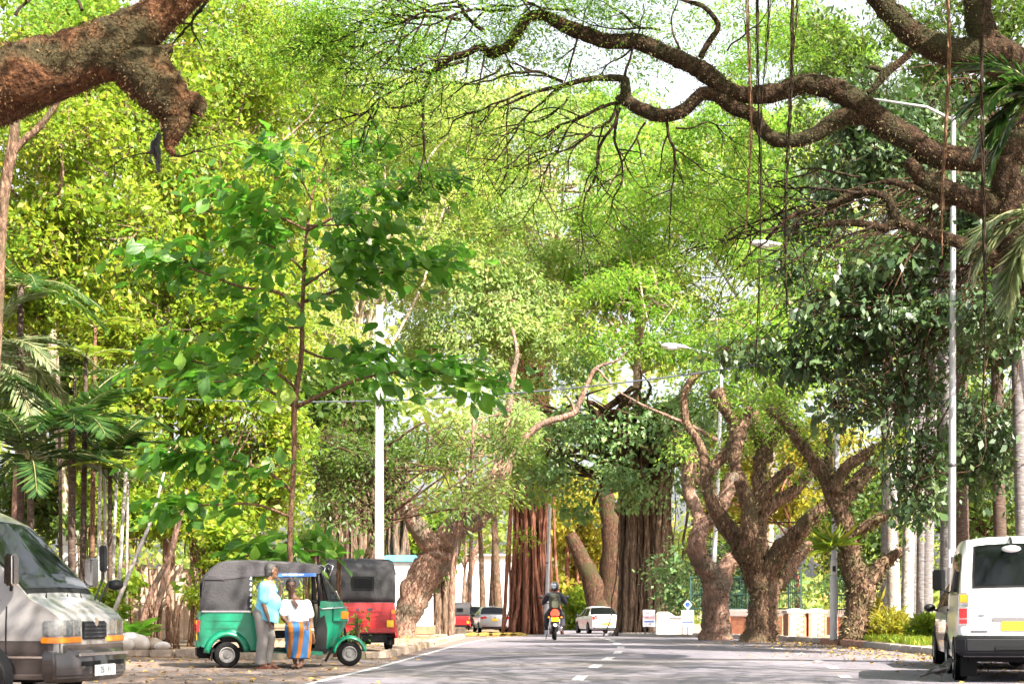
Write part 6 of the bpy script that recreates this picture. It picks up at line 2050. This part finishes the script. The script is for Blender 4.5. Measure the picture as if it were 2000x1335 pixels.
    for s in (-1, 1):
        tl = MB().box((-.452, s * .555, .66), (.06, .09, .20)).build('tail_lamp', 'lamp_red', t, bevel=.012)
        MB().box((-.475, s * .555, .72), (.03, .07, .07)).build('amber_lens', 'lamp_amber', tl, bevel=.006)
        MB().box((-.24, s * .54, .22), (.02, .16, .22)).build('mud_flap', 'rubber', t)
    MB().box((-.478, -.50, .50), (.012, .13, .13)).build('number_plate', 'plate_yellow', t, bevel=.004)
    MB().box((-.36, 0, .24), (.22, .9, .18)).build('engine_guard', 'rubber', t, bevel=.03)
    # floor, seats
    MB().box((.62, 0, .27), (2.0, 1.1, .05)).build('floor', 'rubber', t)
    MB().box((.12, 0, .50), (.46, 1.06, .20)).build('passenger_seat', 'vinyl', t, bevel=.04)
    MB().box((-.12, 0, .80), (.14, 1.06, .52), ry=R(-8)).build('seat_back', 'vinyl', t, bevel=.04)
    MB().box((.88, 0, .52), (.30, .62, .12)).build('driver_seat', 'vinyl', t, bevel=.03)
    MB().box((.74, 0, .72), (.06, .60, .36)).build('driver_backrest', 'vinyl', t, bevel=.02)
    # front cowl
    rings = []
    for z, xb, xf, wb, wf in ((.21, 1.50, 1.64, .46, .20), (.30, 1.48, 1.73, .49, .22), (.50, 1.48, 1.86, .525, .24), (.70, 1.48, 1.945, .54, .26), (.88, 1.48, 1.955, .55, .27), (.96, 1.47, 1.93, .555, .28), (1.06, 1.46, 1.875, .56, .29)):
        pts_ = [(xb, -wb), (xb + (xf - xb) * .35, -wb * .99), (xb + (xf - xb) * .72, -wb * .80), (xf - .03, -wf), (xf, -wf * .5), (xf, wf * .5), (xf - .03, wf), (xb + (xf - xb) * .72, wb * .80), (xb + (xf - xb) * .35, wb * .99), (xb, wb)]
        rings.append([(x, y, z) for x, y in pts_])
    cw = MB().loft(rings).build('front_cowl', paint, t, smooth_=True, split=35)
    MB().tube(catmull([(1.47, -.568, .93), (1.66, -.555, .945), (1.83, -.45, .95), (1.945, -.26, .955), (1.965, 0, .955), (1.945, .26, .955), (1.83, .45, .95), (1.66, .555, .945), (1.47, .568, .93)], 3), .012, 6).build('cowl_strip', 'chrome', cw, smooth_=True)
    # windscreen: three curved panes' worth of one sheet
    top = [(1.49, -.57, 1.57), (1.505, -.35, 1.585), (1.515, 0, 1.59), (1.505, .35, 1.585), (1.49, .57, 1.57)]
    bot = [(1.60, -.555, 1.065), (1.80, -.40, 1.07), (1.875, 0, 1.075), (1.80, .40, 1.07), (1.60, .555, 1.065)]
    tc, bc = catmull(top, 4), catmull(bot, 4)
    rows = [[tuple(b_ + (a_ - b_) * f) for a_, b_ in zip(tc, bc)] for f in np.linspace(0, 1, 7)]
    wsn = MB().grid(rows).build('windscreen', 'glass_clear', t, smooth_=True)
    MB().tube([tuple(q) for q in bc] + [tuple(q) for q in tc[::-1]] + [tuple(bc[0])], .014, 6).build('screen_frame', 'vinyl', wsn, smooth_=True)
    MB().tube([(1.83, -.18, 1.09), (1.76, -.36, 1.22)], .008, 5).build('wiper', 'lettering', t)
    # indicators on the cowl sides, headlamp
    for s in (-1, 1):
        bx_ = MB().box((1.80, s * .455, .83), (.26, .10, .20), rz=s * R(-22)).build('lamp_box', paint, t, bevel=.012)
        MB().box((1.875, s * .455, .83), (.13, .085, .125), rz=s * R(-22)).build('indicator', 'lamp_amber', bx_, bevel=.012)
        MB().tube([(1.50, s * .58, 1.54), (1.60, s * .66, 1.66), (1.68, s * .68, 1.62), (1.62, s * .64, 1.44)], .011, 6).build('mirror_bar', 'chrome', t, smooth_=True)
        MB().ball((1.60, s * .68, 1.56), (.03, .07, .05), 10, 6).build('mirror', 'black_trim', t)
    MB().lathe([(.09, 0), (.088, .03), (.05, .045)], (1.95, 0, .78), 'x', 18).build('headlamp', 'lamp_clear', t, smooth_=True)
    MB().prism([(1.66, .30), (1.92, .70), (1.965, .70), (1.74, .28)], -.10, .10).build('fork_shroud', 'vinyl', t, bevel=.01)
    MB().tube([(1.93, 0, .62), (1.97, .09, .40), (2.01, .09, .205)], .022, 6).build('fork', 'rubber', t)
    MB().box((1.64, -.40, .20), (.03, .14, .26), ry=R(28)).build('mud_flap', 'rubber', t)
    wheel(t, 2.01, 0, .20, .105, -1, 'rim_dull', hub=False)
    rows = [[(2.01 + r_ * math.cos(a), y_, .20 + r_ * math.sin(a) * 1.02) for y_, r_ in ((-.095, .235), (-.085, .262), (-.04, .285), (0, .29), (.04, .285), (.085, .262), (.095, .235))] for a in np.linspace(R(8), R(178), 18)]
    MB().grid(rows).build('front_fender', paint, t, smooth_=True, solid=.008)
    MB().tube(catmull([(1.45, -.24, 1.02), (1.42, 0, 1.06), (1.45, .24, 1.02)], 4), .014, 6).build('handlebar', 'black_trim', t, smooth_=True)
    return t


AX, AY, AYAW = -4.80, 34.30, R(10.5)
green = rickshaw('green three-wheeled auto rickshaw with black canvas hood, side on', (AX, AY, .0), AYAW, 'paint_green', sc_=1.035)
rickshaw('red three-wheeled auto rickshaw parked behind the green one', (P(722, 0, 41).x - .22, 41.2, .1), R(103), 'paint_red', detail=False, sc_=1.08)
p = P(898, 0, 126)
rickshaw('small far red auto rickshaw seen from behind beside silver cars', (p.x, 126, gz(0, 126)), R(92), 'paint_red', detail=False, sc_=1.0)

# ---------------------------------------------------------------- people
mat('eye_white', (0.20, 0.17, 0.15), 0.4)
mat('skin', (0.12, 0.055, 0.032), 0.55, (0.15, 0.072, 0.042), 8)
mat('skin_dark', (0.085, 0.038, 0.023), 0.55, (0.11, 0.05, 0.03), 8)
mat('hair_grey', (0.014, 0.013, 0.014), 0.7, (0.06, 0.055, 0.055), 30)
mat('hair_dark', (0.012, 0.010, 0.010), 0.6)
mat('shirt_blue', (0.14, 0.50, 0.68), 0.8, (0.20, 0.58, 0.74), 3, bump=0.25, bscale=14)
mat('collar_yellow', (0.72, 0.50, 0.03), 0.8)
mat('trouser_grey', (0.17, 0.15, 0.145), 0.85, (0.22, 0.20, 0.19), 4, bump=0.25, bscale=16)
mat('sandal', (0.20, 0.05, 0.03), 0.6)
mat('blouse_white', (0.76, 0.74, 0.76), 0.85, (0.68, 0.66, 0.68), 4, bump=0.25, bscale=16)
mat('jeans_jacket', (0.012, 0.013, 0.024), 0.85, (0.02, 0.022, 0.038), 5)
mat('trouser_dark', (0.02, 0.018, 0.028), 0.85, (0.04, 0.036, 0.052), 4)
mat('backpack', (0.05, 0.055, 0.035), 0.8, (0.075, 0.08, 0.05), 5)
mat('helmet', (0.03, 0.032, 0.05), 0.15, (0.34, 0.36, 0.45), 7, lo=.5, hi=.56, coat=1.0)
# striped wrap skirt: blue and orange cloth
m, n_, l_, b_ = nt('skirt')
tcn = n_.new('ShaderNodeTexCoord')
wv = n_.new('ShaderNodeTexWave')
wv.inputs['Scale'].default_value = 1.75
wv.inputs['Distortion'].default_value = 5.5
wv.inputs['Detail'].default_value = 1.0
wv.inputs['Detail Scale'].default_value = .7
wv.inputs['Phase Offset'].default_value = 2.2
rp = n_.new('ShaderNodeValToRGB')
rp.color_ramp.interpolation = 'CONSTANT'
rp.color_ramp.elements[0].color = (0.028, 0.10, 0.24, 1)
rp.color_ramp.elements[1].color = (0.30, 0.10, 0.012, 1)
rp.color_ramp.elements[1].position = .60
l_.new(tcn.outputs['Object'], wv.inputs['Vector'])
l_.new(wv.outputs['Fac'], rp.inputs[0])
l_.new(rp.outputs[0], b_.inputs['Base Color'])
b_.inputs['Roughness'].default_value = .9
MATS['skirt'] = m


def cap(mb, a, b, ra, rb, n=10, flat=1.0):
    """tapered limb with rounded ends"""
    a, b = Vector(a), Vector(b)
    d = (b - a).normalized()
    mb.tube([a - d * ra * .9, a - d * ra * .5, a, a.lerp(b, .5), b, b + d * rb * .5, b + d * rb * .9], [ra * .45, ra * .87, ra, (ra + rb) / 2 * 1.03, rb, rb * .87, rb * .45], n, flat=flat)


def hand(mb, wrist, fingers_dir, palm_n, s=1.0, curl=.35, side=1):
    w, f, pn = Vector(wrist), Vector(fingers_dir).normalized(), Vector(palm_n).normalized()
    sd = f.cross(pn).normalized() * side
    for k in (-1.5, -.5, .5, 1.5):
        cap(mb, w + f * .01 * s + sd * k * .014 * s, w + f * .085 * s + sd * k * .018 * s, .0135 * s, .0125 * s, 7)
    for k, ln in ((-1.5, .060), (-.5, .075), (.5, .080), (1.5, .070)):
        a = w + f * .088 * s + sd * k * .0205 * s
        b = a + (f + pn * curl * .5).normalized() * ln * .5 * s
        c = b + (f + pn * curl * 1.6).normalized() * ln * .5 * s
        cap(mb, a, b, .0095 * s, .009 * s, 6)
        cap(mb, b, c, .009 * s, .0075 * s, 6)
    a = w + f * .03 * s + sd * .024 * s
    b = a + (f * .6 + sd * .8).normalized() * .042 * s
    c = b + (f * .9 + sd * .25 + pn * .3).normalized() * .034 * s
    cap(mb, a, b, .0125 * s, .011 * s, 6)
    cap(mb, b, c, .011 * s, .008 * s, 6)


def head(mb, c, face, r=1.0):
    """skull, jaw, nose, lips, brow and ears; face is the horizontal looking direction"""
    c, f = Vector(c), Vector(face).normalized()
    s = Vector((0, 0, 1)).cross(f).normalized()
    a = math.atan2(f.y, f.x)
    def e(p, rr, n=12, m=9):
        q = MB().ball((0, 0, 0), rr, n, m)
        R3 = Matrix.Rotation(a, 3, 'Z')
        o = c + f * p[0] * r + s * p[1] * r + Vector((0, 0, p[2] * r))
        mb.add([o + R3 @ (Vector(v) * r) for v in q.v], q.f)
    e((-.012, 0, .035), (.098, .077, .092))
    e((.022, 0, -.045), (.068, .058, .070))
    e((.052, 0, -.088), (.030, .034, .026))
    e((.092, 0, -.018), (.022, .015, .020))
    e((.086, 0, .008), (.012, .010, .026))
    e((.078, 0, -.055), (.016, .026, .009))
    e((.074, 0, -.068), (.016, .022, .009))
    e((.074, .028, .026), (.018, .024, .010))
    e((.074, -.028, .026), (.018, .024, .010))
    for k in (-1, 1):
        e((-.005, k * .078, -.008), (.020, .010, .032))
        e((.048, k * .042, -.022), (.024, .022, .020))
    return e


def eyes(parent, c, face, r=1.0):
    c, f = Vector(c), Vector(face).normalized()
    s = Vector((0, 0, 1)).cross(f).normalized()
    for k in (-1, 1):
        o = MB().ball(tuple(c + f * .079 * r + s * k * .029 * r + Vector((0, 0, .006 * r))), .0105 * r, 8, 6).build('eye', 'eye_white', parent, smooth_=True)
        MB().ball(tuple(c + f * .0875 * r + s * k * .029 * r + Vector((0, 0, .006 * r))), .0052 * r, 6, 5).build('iris', 'hair_dark', o, smooth_=True)


# the man standing in the road: local x to the picture's right, y away, feet at z 0
MX = P(522, 0, 33.35).x
man = thing('person', 'man in light blue shirt and grey trousers standing beside the green rickshaw', 'person', (MX, 33.35, .0))
face = Vector((.88, .30, 0))
b = MB()
HC = (.075, .02, 1.575)
head(b, HC, face, 1.06)
cap(b, (.02, .02, 1.38), (.045, .02, 1.50), .060, .055)
# torso with a paunch
cap(b, (-.005, .02, 1.26), (-.03, .02, .95), .135, .14, 14)
b.ball((.045, .01, 1.06), (.165, .17, .17), 14, 10)
b.ball((-.10, .03, .90), (.13, .17, .12), 12, 8)
# near (his right) arm hangs, hand low
cap(b, (-.03, -.17, 1.335), (-.035, -.225, 1.06), .055, .045)
cap(b, (-.035, -.225, 1.06), (.045, -.235, .815), .042, .030)
hand(b, (.05, -.235, .80), (.25, 0, -1), (.9, .2, 0), 1.05, .5)
# far arm lifted to the chin
cap(b, (.02, .19, 1.335), (.16, .17, 1.13), .055, .045)
cap(b, (.16, .17, 1.13), (.215, .03, 1.335), .042, .030)
hand(b, (.215, .02, 1.345), (-.15, -.1, 1), (-.9, -.3, 0), .95, .8)
# legs inside the trousers, feet
cap(b, (-.08, -.07, .88), (-.06, -.08, .47), .085, .06)
cap(b, (-.06, -.08, .47), (-.09, -.09, .09), .055, .042)
cap(b, (-.05, .09, .88), (.03, .10, .50), .085, .06)
cap(b, (.03, .10, .50), (-.02, .12, .10), .055, .042)
for fx, fy in ((-.09, -.09), (-.02, .12)):
    b.ball((fx + .0, fy, .055), (.045, .042, .05), 10, 7)
    cap(b, (fx + .0, fy, .04), (fx + .15, fy - .01, .028), .040, .028, 8)
body = fused(b, 'body', 'skin', man, .0125, 4)
eyes(man, HC, face, 1.06)
h = MB()
a_ = math.atan2(face.y, face.x)
R3 = Matrix.Rotation(a_, 3, 'Z')
for p_, rr in (((-.035, 0, .045), (.088, .086, .090)), ((-.055, 0, .0), (.062, .084, .078)), ((.03, 0, .088), (.055, .060, .036)), ((-.075, 0, -.04), (.04, .064, .05))):
    q = MB().ball((0, 0, 0), rr, 14, 10)
    h.add([Vector(HC) + R3 @ (Vector(p_) * 1.06 + Vector(v) * 1.06) for v in q.v], q.f)
fused(h, 'hair', 'hair_grey', man, .011, 3)
mb = MB()
R3m = R3
q = MB().ball((0, 0, 0), (.010, .030, .007), 8, 5)
mb.add([Vector(HC) + R3 @ (Vector((.096, 0, -.040)) + Vector(v)) for v in q.v], q.f)
mb.build('moustache', 'hair_grey', man, smooth_=True)
s_ = MB()
cap(s_, (.0, .02, 1.30), (-.03, .02, .98), .150, .158, 16)
s_.ball((.05, .01, 1.06), (.185, .19, .19), 16, 12)
cap(s_, (-.025, -.12, 1.345), (.015, .15, 1.345), .078, .078, 12)
s_.ball((-.01, .02, 1.36), (.10, .15, .065), 12, 8)
cap(s_, (-.03, -.17, 1.33), (-.035, -.222, 1.12), .080, .084)
cap(s_, (.02, .19, 1.335), (.11, .18, 1.20), .080, .082)
s_.loft([[(-.01 + rx * math.cos(a), .015 + ry * math.sin(a), z - .05 * math.cos(a) * (1 if z < .8 else 0)) for a in np.linspace(0, 2 * math.pi, 20, endpoint=False)] for z, rx, ry in ((1.05, .17, .19), (.92, .195, .205), (.80, .19, .20), (.775, .185, .195))])
fused(s_, 'shirt', 'shirt_blue', man, .014, 5)
MB().tube(catmull([(-.035, -.05, 1.43), (-.02, .08, 1.435), (.05, .09, 1.425), (.095, .02, 1.40), (.10, -.04, 1.385), (.03, -.065, 1.41), (-.035, -.05, 1.43)], 4), .020, 8).build('collar', 'collar_yellow', man, smooth_=True)
tr_ = MB()
tr_.ball((-.085, .03, .90), (.165, .185, .13), 14, 9)
cap(tr_, (-.095, -.065, .88), (-.065, -.08, .48), .118, .092, 12)
tr_.tube([(-.065, -.08, .52), (-.085, -.085, .30), (-.10, -.09, .09), (-.10, -.09, .065)], [.092, .086, .088, .086], 14)
cap(tr_, (-.05, .09, .88), (.035, .10, .50), .112, .090, 12)
tr_.tube([(.035, .10, .54), (.01, .11, .30), (-.02, .12, .10), (-.02, .12, .075)], [.090, .082, .084, .082], 14)
fused(tr_, 'trousers', 'trouser_grey', man, .013, 4)
for fx, fy in ((-.085, -.095), (-.01, .115)):
    sd_ = MB().loft([[(fx + x, fy + y * w, z) for x, y in ((-.07, -.6), (-.04, -.9), (.08, -1), (.17, -.8), (.20, 0), (.17, .8), (.08, 1), (-.04, .9), (-.07, .6))] for z, w in ((.001, .046), (.022, .048))]).build('sandal', 'sandal', man, bevel=.004)
    MB().tube(catmull([(fx + .07, fy - .05, .02), (fx + .08, fy, .085), (fx + .07, fy + .05, .02)], 4), .012, 6, flat=1.4).build('strap', 'sandal', sd_, smooth_=True)

# the woman perched on the edge of the rickshaw
WX = P(585, 0, 33.62).x
wom = thing('person', 'person in white blouse and blue and orange wrap skirt perched in the rickshaw doorway', 'person', (WX, 33.62, .0))
face = Vector((.22, -.95, 0))
b = MB()
HC = (-.155, .16, 1.335)
head(b, HC, face, 1.0)
cap(b, (-.11, .17, 1.13), (-.145, .165, 1.24), .062, .055)
cap(b, (-.07, .17, 1.05), (-.03, .15, .78), .125, .135, 14)
cap(b, (-.26, .15, 1.06), (-.28, .06, .82), .052, .044)
cap(b, (-.28, .06, .82), (-.16, -.03, .70), .040, .030)
hand(b, (-.15, -.035, .69), (.7, -.3, -.6), (0, 0, -1), .95, .4)
cap(b, (.115, .16, 1.05), (.175, .12, .80), .054, .046)
cap(b, (.175, .12, .80), (.215, .03, .56), .043, .030)
hand(b, (.218, .025, .545), (.12, -.05, -1), (-.4, -.9, 0), 1.0, .4)
# thighs forward, shins down to the ground
cap(b, (-.10, .12, .72), (-.10, -.13, .62), .095, .08)
cap(b, (-.10, -.13, .62), (-.06, -.14, .12), .065, .04)
cap(b, (.07, .12, .72), (.09, -.14, .62), .095, .08)
cap(b, (.09, -.14, .62), (.045, -.17, .11), .065, .04)
for fx, fy in ((.045, -.18), (-.06, -.10)):
    b.ball((fx, fy, .055), (.042, .045, .048), 10, 7)
    cap(b, (fx, fy - .01, .045), (fx - .045, fy - .13, .030), .038, .026, 8)
fused(b, 'body', 'skin_dark', wom, .0125, 4)
eyes(wom, HC, face)
h = MB()
R3 = Matrix.Rotation(math.atan2(face.y, face.x), 3, 'Z')
for p_, rr in (((-.030, 0, .045), (.090, .086, .090)), ((-.055, 0, .0), (.060, .086, .085)), ((.02, 0, .085), (.055, .064, .038)), ((-.11, 0, -.02), (.05, .05, .05))):
    q = MB().ball((0, 0, 0), rr, 14, 10)
    h.add([Vector(HC) + R3 @ (Vector(p_) + Vector(v)) for v in q.v], q.f)
fused(h, 'hair', 'hair_dark', wom, .011, 3)
s_ = MB()
s_.loft([[(cx + rx * math.cos(a), .16 + ry * math.sin(a), z) for a in np.linspace(0, 2 * math.pi, 20, endpoint=False)] for z, rx, ry, cx in ((1.12, .10, .085, -.095), (1.08, .185, .125, -.08), (.98, .185, .145, -.065), (.85, .180, .16, -.045), (.74, .205, .18, -.03), (.69, .215, .185, -.02))])
cap(s_, (-.245, .155, 1.055), (-.275, .09, .90), .080, .078)
cap(s_, (.10, .16, 1.05), (.155, .13, .87), .082, .080)
fused(s_, 'blouse', 'blouse_white', wom, .014, 4)
# open neckline of skin over the blouse
mb = MB().loft([[(x, y, z) for x, y, z in ((-.155 + dx, .045 + dy, 1.115), (-.075 + dx, .045 + dy, 1.115), (-.02 + dx, .012 + dy, 1.03), (-.055 + dx, .0 + dy, .955), (-.10 + dx, .012 + dy, 1.02))] for dx, dy in ((0, 0), (0, -.012))])
mb.build('neckline', 'skin_dark', wom, bevel=.004)
sk = MB()
sk.loft([[(cx + rx * math.cos(a) * (1 + .05 * math.sin(7 * a + z * 6)), cy_ + ry * math.sin(a) * (1 + .05 * math.cos(6 * a)), z) for a in np.linspace(0, 2 * math.pi, 36, endpoint=False)]
         for z, rx, ry, cx, cy_ in ((.76, .19, .17, -.03, .12), (.68, .215, .26, -.02, .02), (.60, .220, .24, -.01, -.04), (.42, .215, .175, -.005, -.10), (.25, .195, .145, -.005, -.12), (.17, .18, .135, -.005, -.13), (.155, .17, .125, -.005, -.13))])
fused(sk, 'wrap_skirt', 'skirt', wom, .014, 2)
MB().tube([(.195, .055, .63), (.205, .045, .605)], [.037, .037], 10).build('bracelet', 'lettering', wom, smooth_=True)
for fx, fy in ((.03, -.22), (-.075, -.14)):
    MB().loft([[(fx + x * w, fy + y, z) for x, y in ((-.6, .07), (-.9, .04), (-1.2, -.08), (-1.3, -.14), (-.4, -.17), (.6, -.14), (.9, -.04), (.9, .04), (.6, .07))] for z, w in ((.001, .044), (.020, .046))]).build('sandal', 'vinyl', wom, bevel=.004)

# ---------------------------------------------------------------- motorcycle and rider, seen from behind
RY = 59.0
p = P(1083.5, 0, RY)
zr = gz(0, RY)
bike = thing('motorcycle', 'motorcycle with lit red tail lamp riding away up the road', 'motorcycle', (p.x, RY, zr), rz=R(90))
# local x forward
for x, r_ in ((-.02, .30), (1.28, .30)):
    w_ = MB().lathe([(r_ * .80, -.045), (r_ * .93, -.05), (r_, -.02), (r_, .02), (r_ * .93, .05), (r_ * .80, .045)], (x, 0, r_), 'y', 28, capped=False).build('wheel', 'tyre', bike, smooth_=True, split=50)
    MB().lathe([(r_ * .82, -.03), (r_ * .76, -.03), (r_ * .76, .03), (r_ * .82, .03)], (x, 0, r_), 'y', 24, capped=False).build('rim', 'rim', w_, smooth_=True, split=40)
    for k in range(8):
        a = k * math.pi / 4
        MB().tube([(x, 0, r_), (x + r_ * .78 * math.cos(a), 0, r_ + r_ * .78 * math.sin(a))], .008, 4).build('spoke', 'rim', w_)
MB().tube(catmull([(-.30, 0, .62), (-.1, 0, .68), (.4, 0, .66), (.8, 0, .72), (1.0, 0, .82)], 4), [.05] * 17, 8).build('frame', 'black_trim', bike, smooth_=True)
MB().loft([[(x, y * w, z + zz * .05) for y, zz in ((-1, -1), (1, -1), (.9, .8), (0, 1.2), (-.9, .8))] for x, w, z in ((-.38, .06, .80), (-.25, .10, .80), (.1, .13, .77), (.42, .12, .77), (.5, .08, .79))]).build('seat', 'vinyl', bike, smooth_=True)
MB().loft([[(x, y * w, z + zz * h_) for y, zz in ((-1, -.6), (-.9, .5), (0, 1), (.9, .5), (1, -.6))] for x, w, h_, z in ((.45, .09, .08, .80), (.6, .15, .13, .84), (.85, .16, .14, .86), (1.0, .1, .08, .86))]).build('fuel_tank', 'paint_brown', bike, smooth_=True)
MB().box((.45, 0, .42), (.42, .30, .36)).build('engine', 'dark_metal', bike, bevel=.05)
MB().tube([(.5, -.16, .30), (.1, -.17, .30), (-.35, -.18, .36)], [.025, .045, .05], 10).build('exhaust', 'chrome', bike, smooth_=True)
tl = MB().loft([[(x, y * w, z) for y, z in ((-1, .70), (1, .70), (1.1, .80), (.5, .90), (-.5, .90), (-1.1, .80))] for x, w in ((-.36, .12), (-.45, .10))]).build('tail_lamp', 'tail_lit', bike, bevel=.01)
MB().box((-.50, 0, .60), (.012, .22, .12), ry=R(-12)).build('number_plate', 'plate_yellow', bike, bevel=.004)
MB().prism([(-.30, .66), (-.44, .60), (-.46, .40), (-.42, .38), (-.36, .48)], -.07, .07).build('rear_mudguard', 'black_trim', bike, bevel=.01)
MB().ball((-.46, 0, .44), (.03, .06, .05), 10, 6).build('reflector', 'plate_white', bike)
for s in (-1, 1):
    MB().ball((-.38, s * .18, .66), (.035, .035, .03), 8, 6).build('indicator', 'lamp_amber', bike)
    MB().tube([(-.36, s * .06, .68), (-.38, s * .16, .66)], .010, 5).build('indicator_stalk', 'black_trim', bike)
    MB().tube([(-.05, s * .13, .62), (-.02, s * .13, .30)], [.03, .035], 8).build('shock_absorber', 'chrome', bike, smooth_=True)
    MB().tube([(1.0, s * .09, .92), (1.28, s * .09, .30)], .026, 8).build('fork', 'chrome', bike, smooth_=True)
    MB().tube(catmull([(.98, 0, 1.02), (.95, s * .20, 1.06), (.86, s * .36, 1.04)], 4), .013, 6).build('handlebar', 'black_trim', bike, smooth_=True)
    m_ = MB().ball((.98, s * .38, 1.24), (.02, .07, .05), 10, 6).build('mirror', 'black_trim', bike)
    MB().tube([(.93, s * .27, 1.05), (.98, s * .36, 1.21)], .007, 5).build('mirror_stalk', 'black_trim', m_)
    MB().box((.36, s * .24, .30), (.10, .12, .03)).build('foot_peg', 'rubber', bike)
    MB().box((.42, s * .22, .38), (.22, .07, .16)).build('crankcase', 'dark_metal', bike, bevel=.02)
MB().tube([(.2, .2, .25), (.05, .26, .03)], .012, 5).build('side_stand', 'black_trim', bike)

rider = thing('person', 'motorcyclist in dark jacket and helmet with an olive backpack', 'person', (p.x, RY, zr), rz=R(90))
b = MB()
cap(b, (.20, 0, .86), (.14, 0, 1.22), .13, .15, 14)
cap(b, (.12, -.17, 1.30), (.30, -.30, 1.10), .06, .05)
cap(b, (.30, -.30, 1.10), (.74, -.33, 1.06), .045, .035)
cap(b, (.12, .17, 1.30), (.30, .30, 1.10), .06, .05)
cap(b, (.30, .30, 1.10), (.74, .33, 1.06), .045, .035)
cap(b, (.15, 0, 1.36), (.18, 0, 1.44), .06, .06)
head(b, (.20, 0, 1.52), (1, 0, 0), 1.0)
for s in (-1, 1):
    cap(b, (.12, s * .10, .84), (.52, s * .21, .68), .085, .07)
    cap(b, (.52, s * .21, .68), (.38, s * .23, .36), .06, .045)
    cap(b, (.36, s * .24, .345), (.54, s * .24, .33), .045, .035)
    hand(b, (.76, s * .33, 1.055), (.8, s * .2, -.2), (0, 0, -1), 1.0, 1.2, side=s)
fused(b, 'body', 'skin', rider, .016, 4)
s_ = MB()
cap(s_, (.19, 0, .90), (.14, 0, 1.22), .155, .18, 14)
cap(s_, (.12, -.14, 1.29), (.12, .14, 1.29), .095, .095)
for s in (-1, 1):
    cap(s_, (.12, s * .17, 1.29), (.30, s * .31, 1.09), .088, .072)
    cap(s_, (.30, s * .31, 1.09), (.68, s * .33, 1.06), .066, .05)
fused(s_, 'jacket', 'jeans_jacket', rider, .016, 4)
s_ = MB()
s_.ball((.15, 0, .86), (.18, .19, .12), 12, 8)
for s in (-1, 1):
    cap(s_, (.12, s * .10, .84), (.52, s * .22, .68), .108, .092)
    cap(s_, (.52, s * .22, .68), (.39, s * .24, .42), .086, .075)
    MB().loft([[(x, s * .24 + y * w, z) for y in (-1, 1) for x in ((.30, .60) if y < 0 else (.60, .30))] for z, w in ((.29, .045), (.37, .045), (.42, .03))]).build('shoe', 'vinyl', rider, bevel=.012)
fused(s_, 'trousers', 'trouser_dark', rider, .016, 4)
hm = MB().ball((.20, 0, 1.545), (.155, .128, .145), 20, 14).build('helmet', 'helmet', rider, smooth_=True)
MB().lathe([(.118, 0), (.125, .02), (.118, .04)], (.20, 0, 1.43), 'z', 18).build('helmet_rim', 'vinyl', hm, smooth_=True)
bpk = MB()
bpk.loft([[(x, y * w, z) for x, y in ((.03, -1), (-.07, -.95), (-.12, -.5), (-.13, 0), (-.12, .5), (-.07, .95), (.03, 1))] for z, w in ((.90, .13), (.96, .165), (1.10, .17), (1.24, .155), (1.32, .11), (1.35, .06))])
bo = fused(bpk, 'backpack', 'backpack', rider, .014, 3)
MB().loft([[(x, y * w, z) for x, y in ((-.10, -1), (-.16, -.7), (-.17, 0), (-.16, .7), (-.10, 1))] for z, w in ((.93, .10), (.98, .125), (1.08, .125), (1.13, .10))]).build('pocket', 'backpack', bo, bevel=.01)
for z in (1.14, 1.20, 1.26):
    MB().tube(catmull([(-.10, -.13, z), (-.155, 0, z - .03), (-.10, .13, z)], 4), .008, 5).build('zip', 'black_trim', bo, smooth_=True)

# ---------------------------------------------------------------- birds
mat('feather', (0.012, 0.011, 0.013), 0.4, (0.03, 0.028, 0.03), 12)
mat('feather_grey', (0.09, 0.08, 0.085), 0.6)


def crow(label, loc, rz, pitch, s=1.0):
    t = thing('crow', label, 'bird', loc, rz)
    b = MB()
    Rm = Matrix.Rotation(pitch, 3, 'Y')
    def e(p_, rr):
        q = MB().ball((0, 0, 0), rr, 12, 9)
        o = Rm @ Vector(p_)
        b.add([o + Rm @ Vector(v) for v in q.v], q.f)
    e((0, 0, 0), (.12, .058, .062))
    e((.085, 0, .04), (.055, .04, .045))
    e((.135, 0, .075), (.042, .036, .036))
    cap(b, Rm @ Vector((-.10, 0, -.005)), Rm @ Vector((-.25, 0, -.03)), .035, .028, 8, flat=.4)
    cap(b, Rm @ Vector((.165, 0, .072)), Rm @ Vector((.215, 0, .062)), .013, .004, 6)
    for k in (-1, 1):
        cap(b, Rm @ Vector((-.01, k * .02, -.03)), Rm @ Vector((-.01, k * .026, -.075)), .022, .012, 7)
    bd = fused(b, 'body', 'feather', t, .006, 2)
    for k in (-1, 1):
        w = MB().loft([[Rm @ Vector((x, k * (.045 + y), z)) for y, z in ((0, -h), (.018, 0), (0, h))] for x, h in ((.07, .02), (.02, .042), (-.08, .034), (-.17, .012))])
        w.build('wing', 'feather', t, smooth_=True)
        zf = (Rm @ Vector((-.01, k * .026, -.07)))
        lg = MB().tube([zf, (zf.x + .005, zf.y, -.125), (zf.x, zf.y, -.155)], .006, 5).build('leg', 'feather', t)
        for d in (-.5, 0, .5, 3.1):
            MB().tube([(zf.x, zf.y, -.153), (zf.x + .035 * math.cos(d), zf.y + .035 * math.sin(d), -.157)], .0035, 4).build('toe', 'feather', lg)
    t.scale = (s, s, s)
    return t


pc = P(1838, 1332, 27.9)
crow('black crow standing on the road beside the white van wheel', (pc.x, 27.9, .175), R(-12), R(-14), 1.1)
pc = P(304, 292, 18.4)
crow('black crow perched under the broken stub at upper left', tuple(pc), R(200), R(-75), .75)
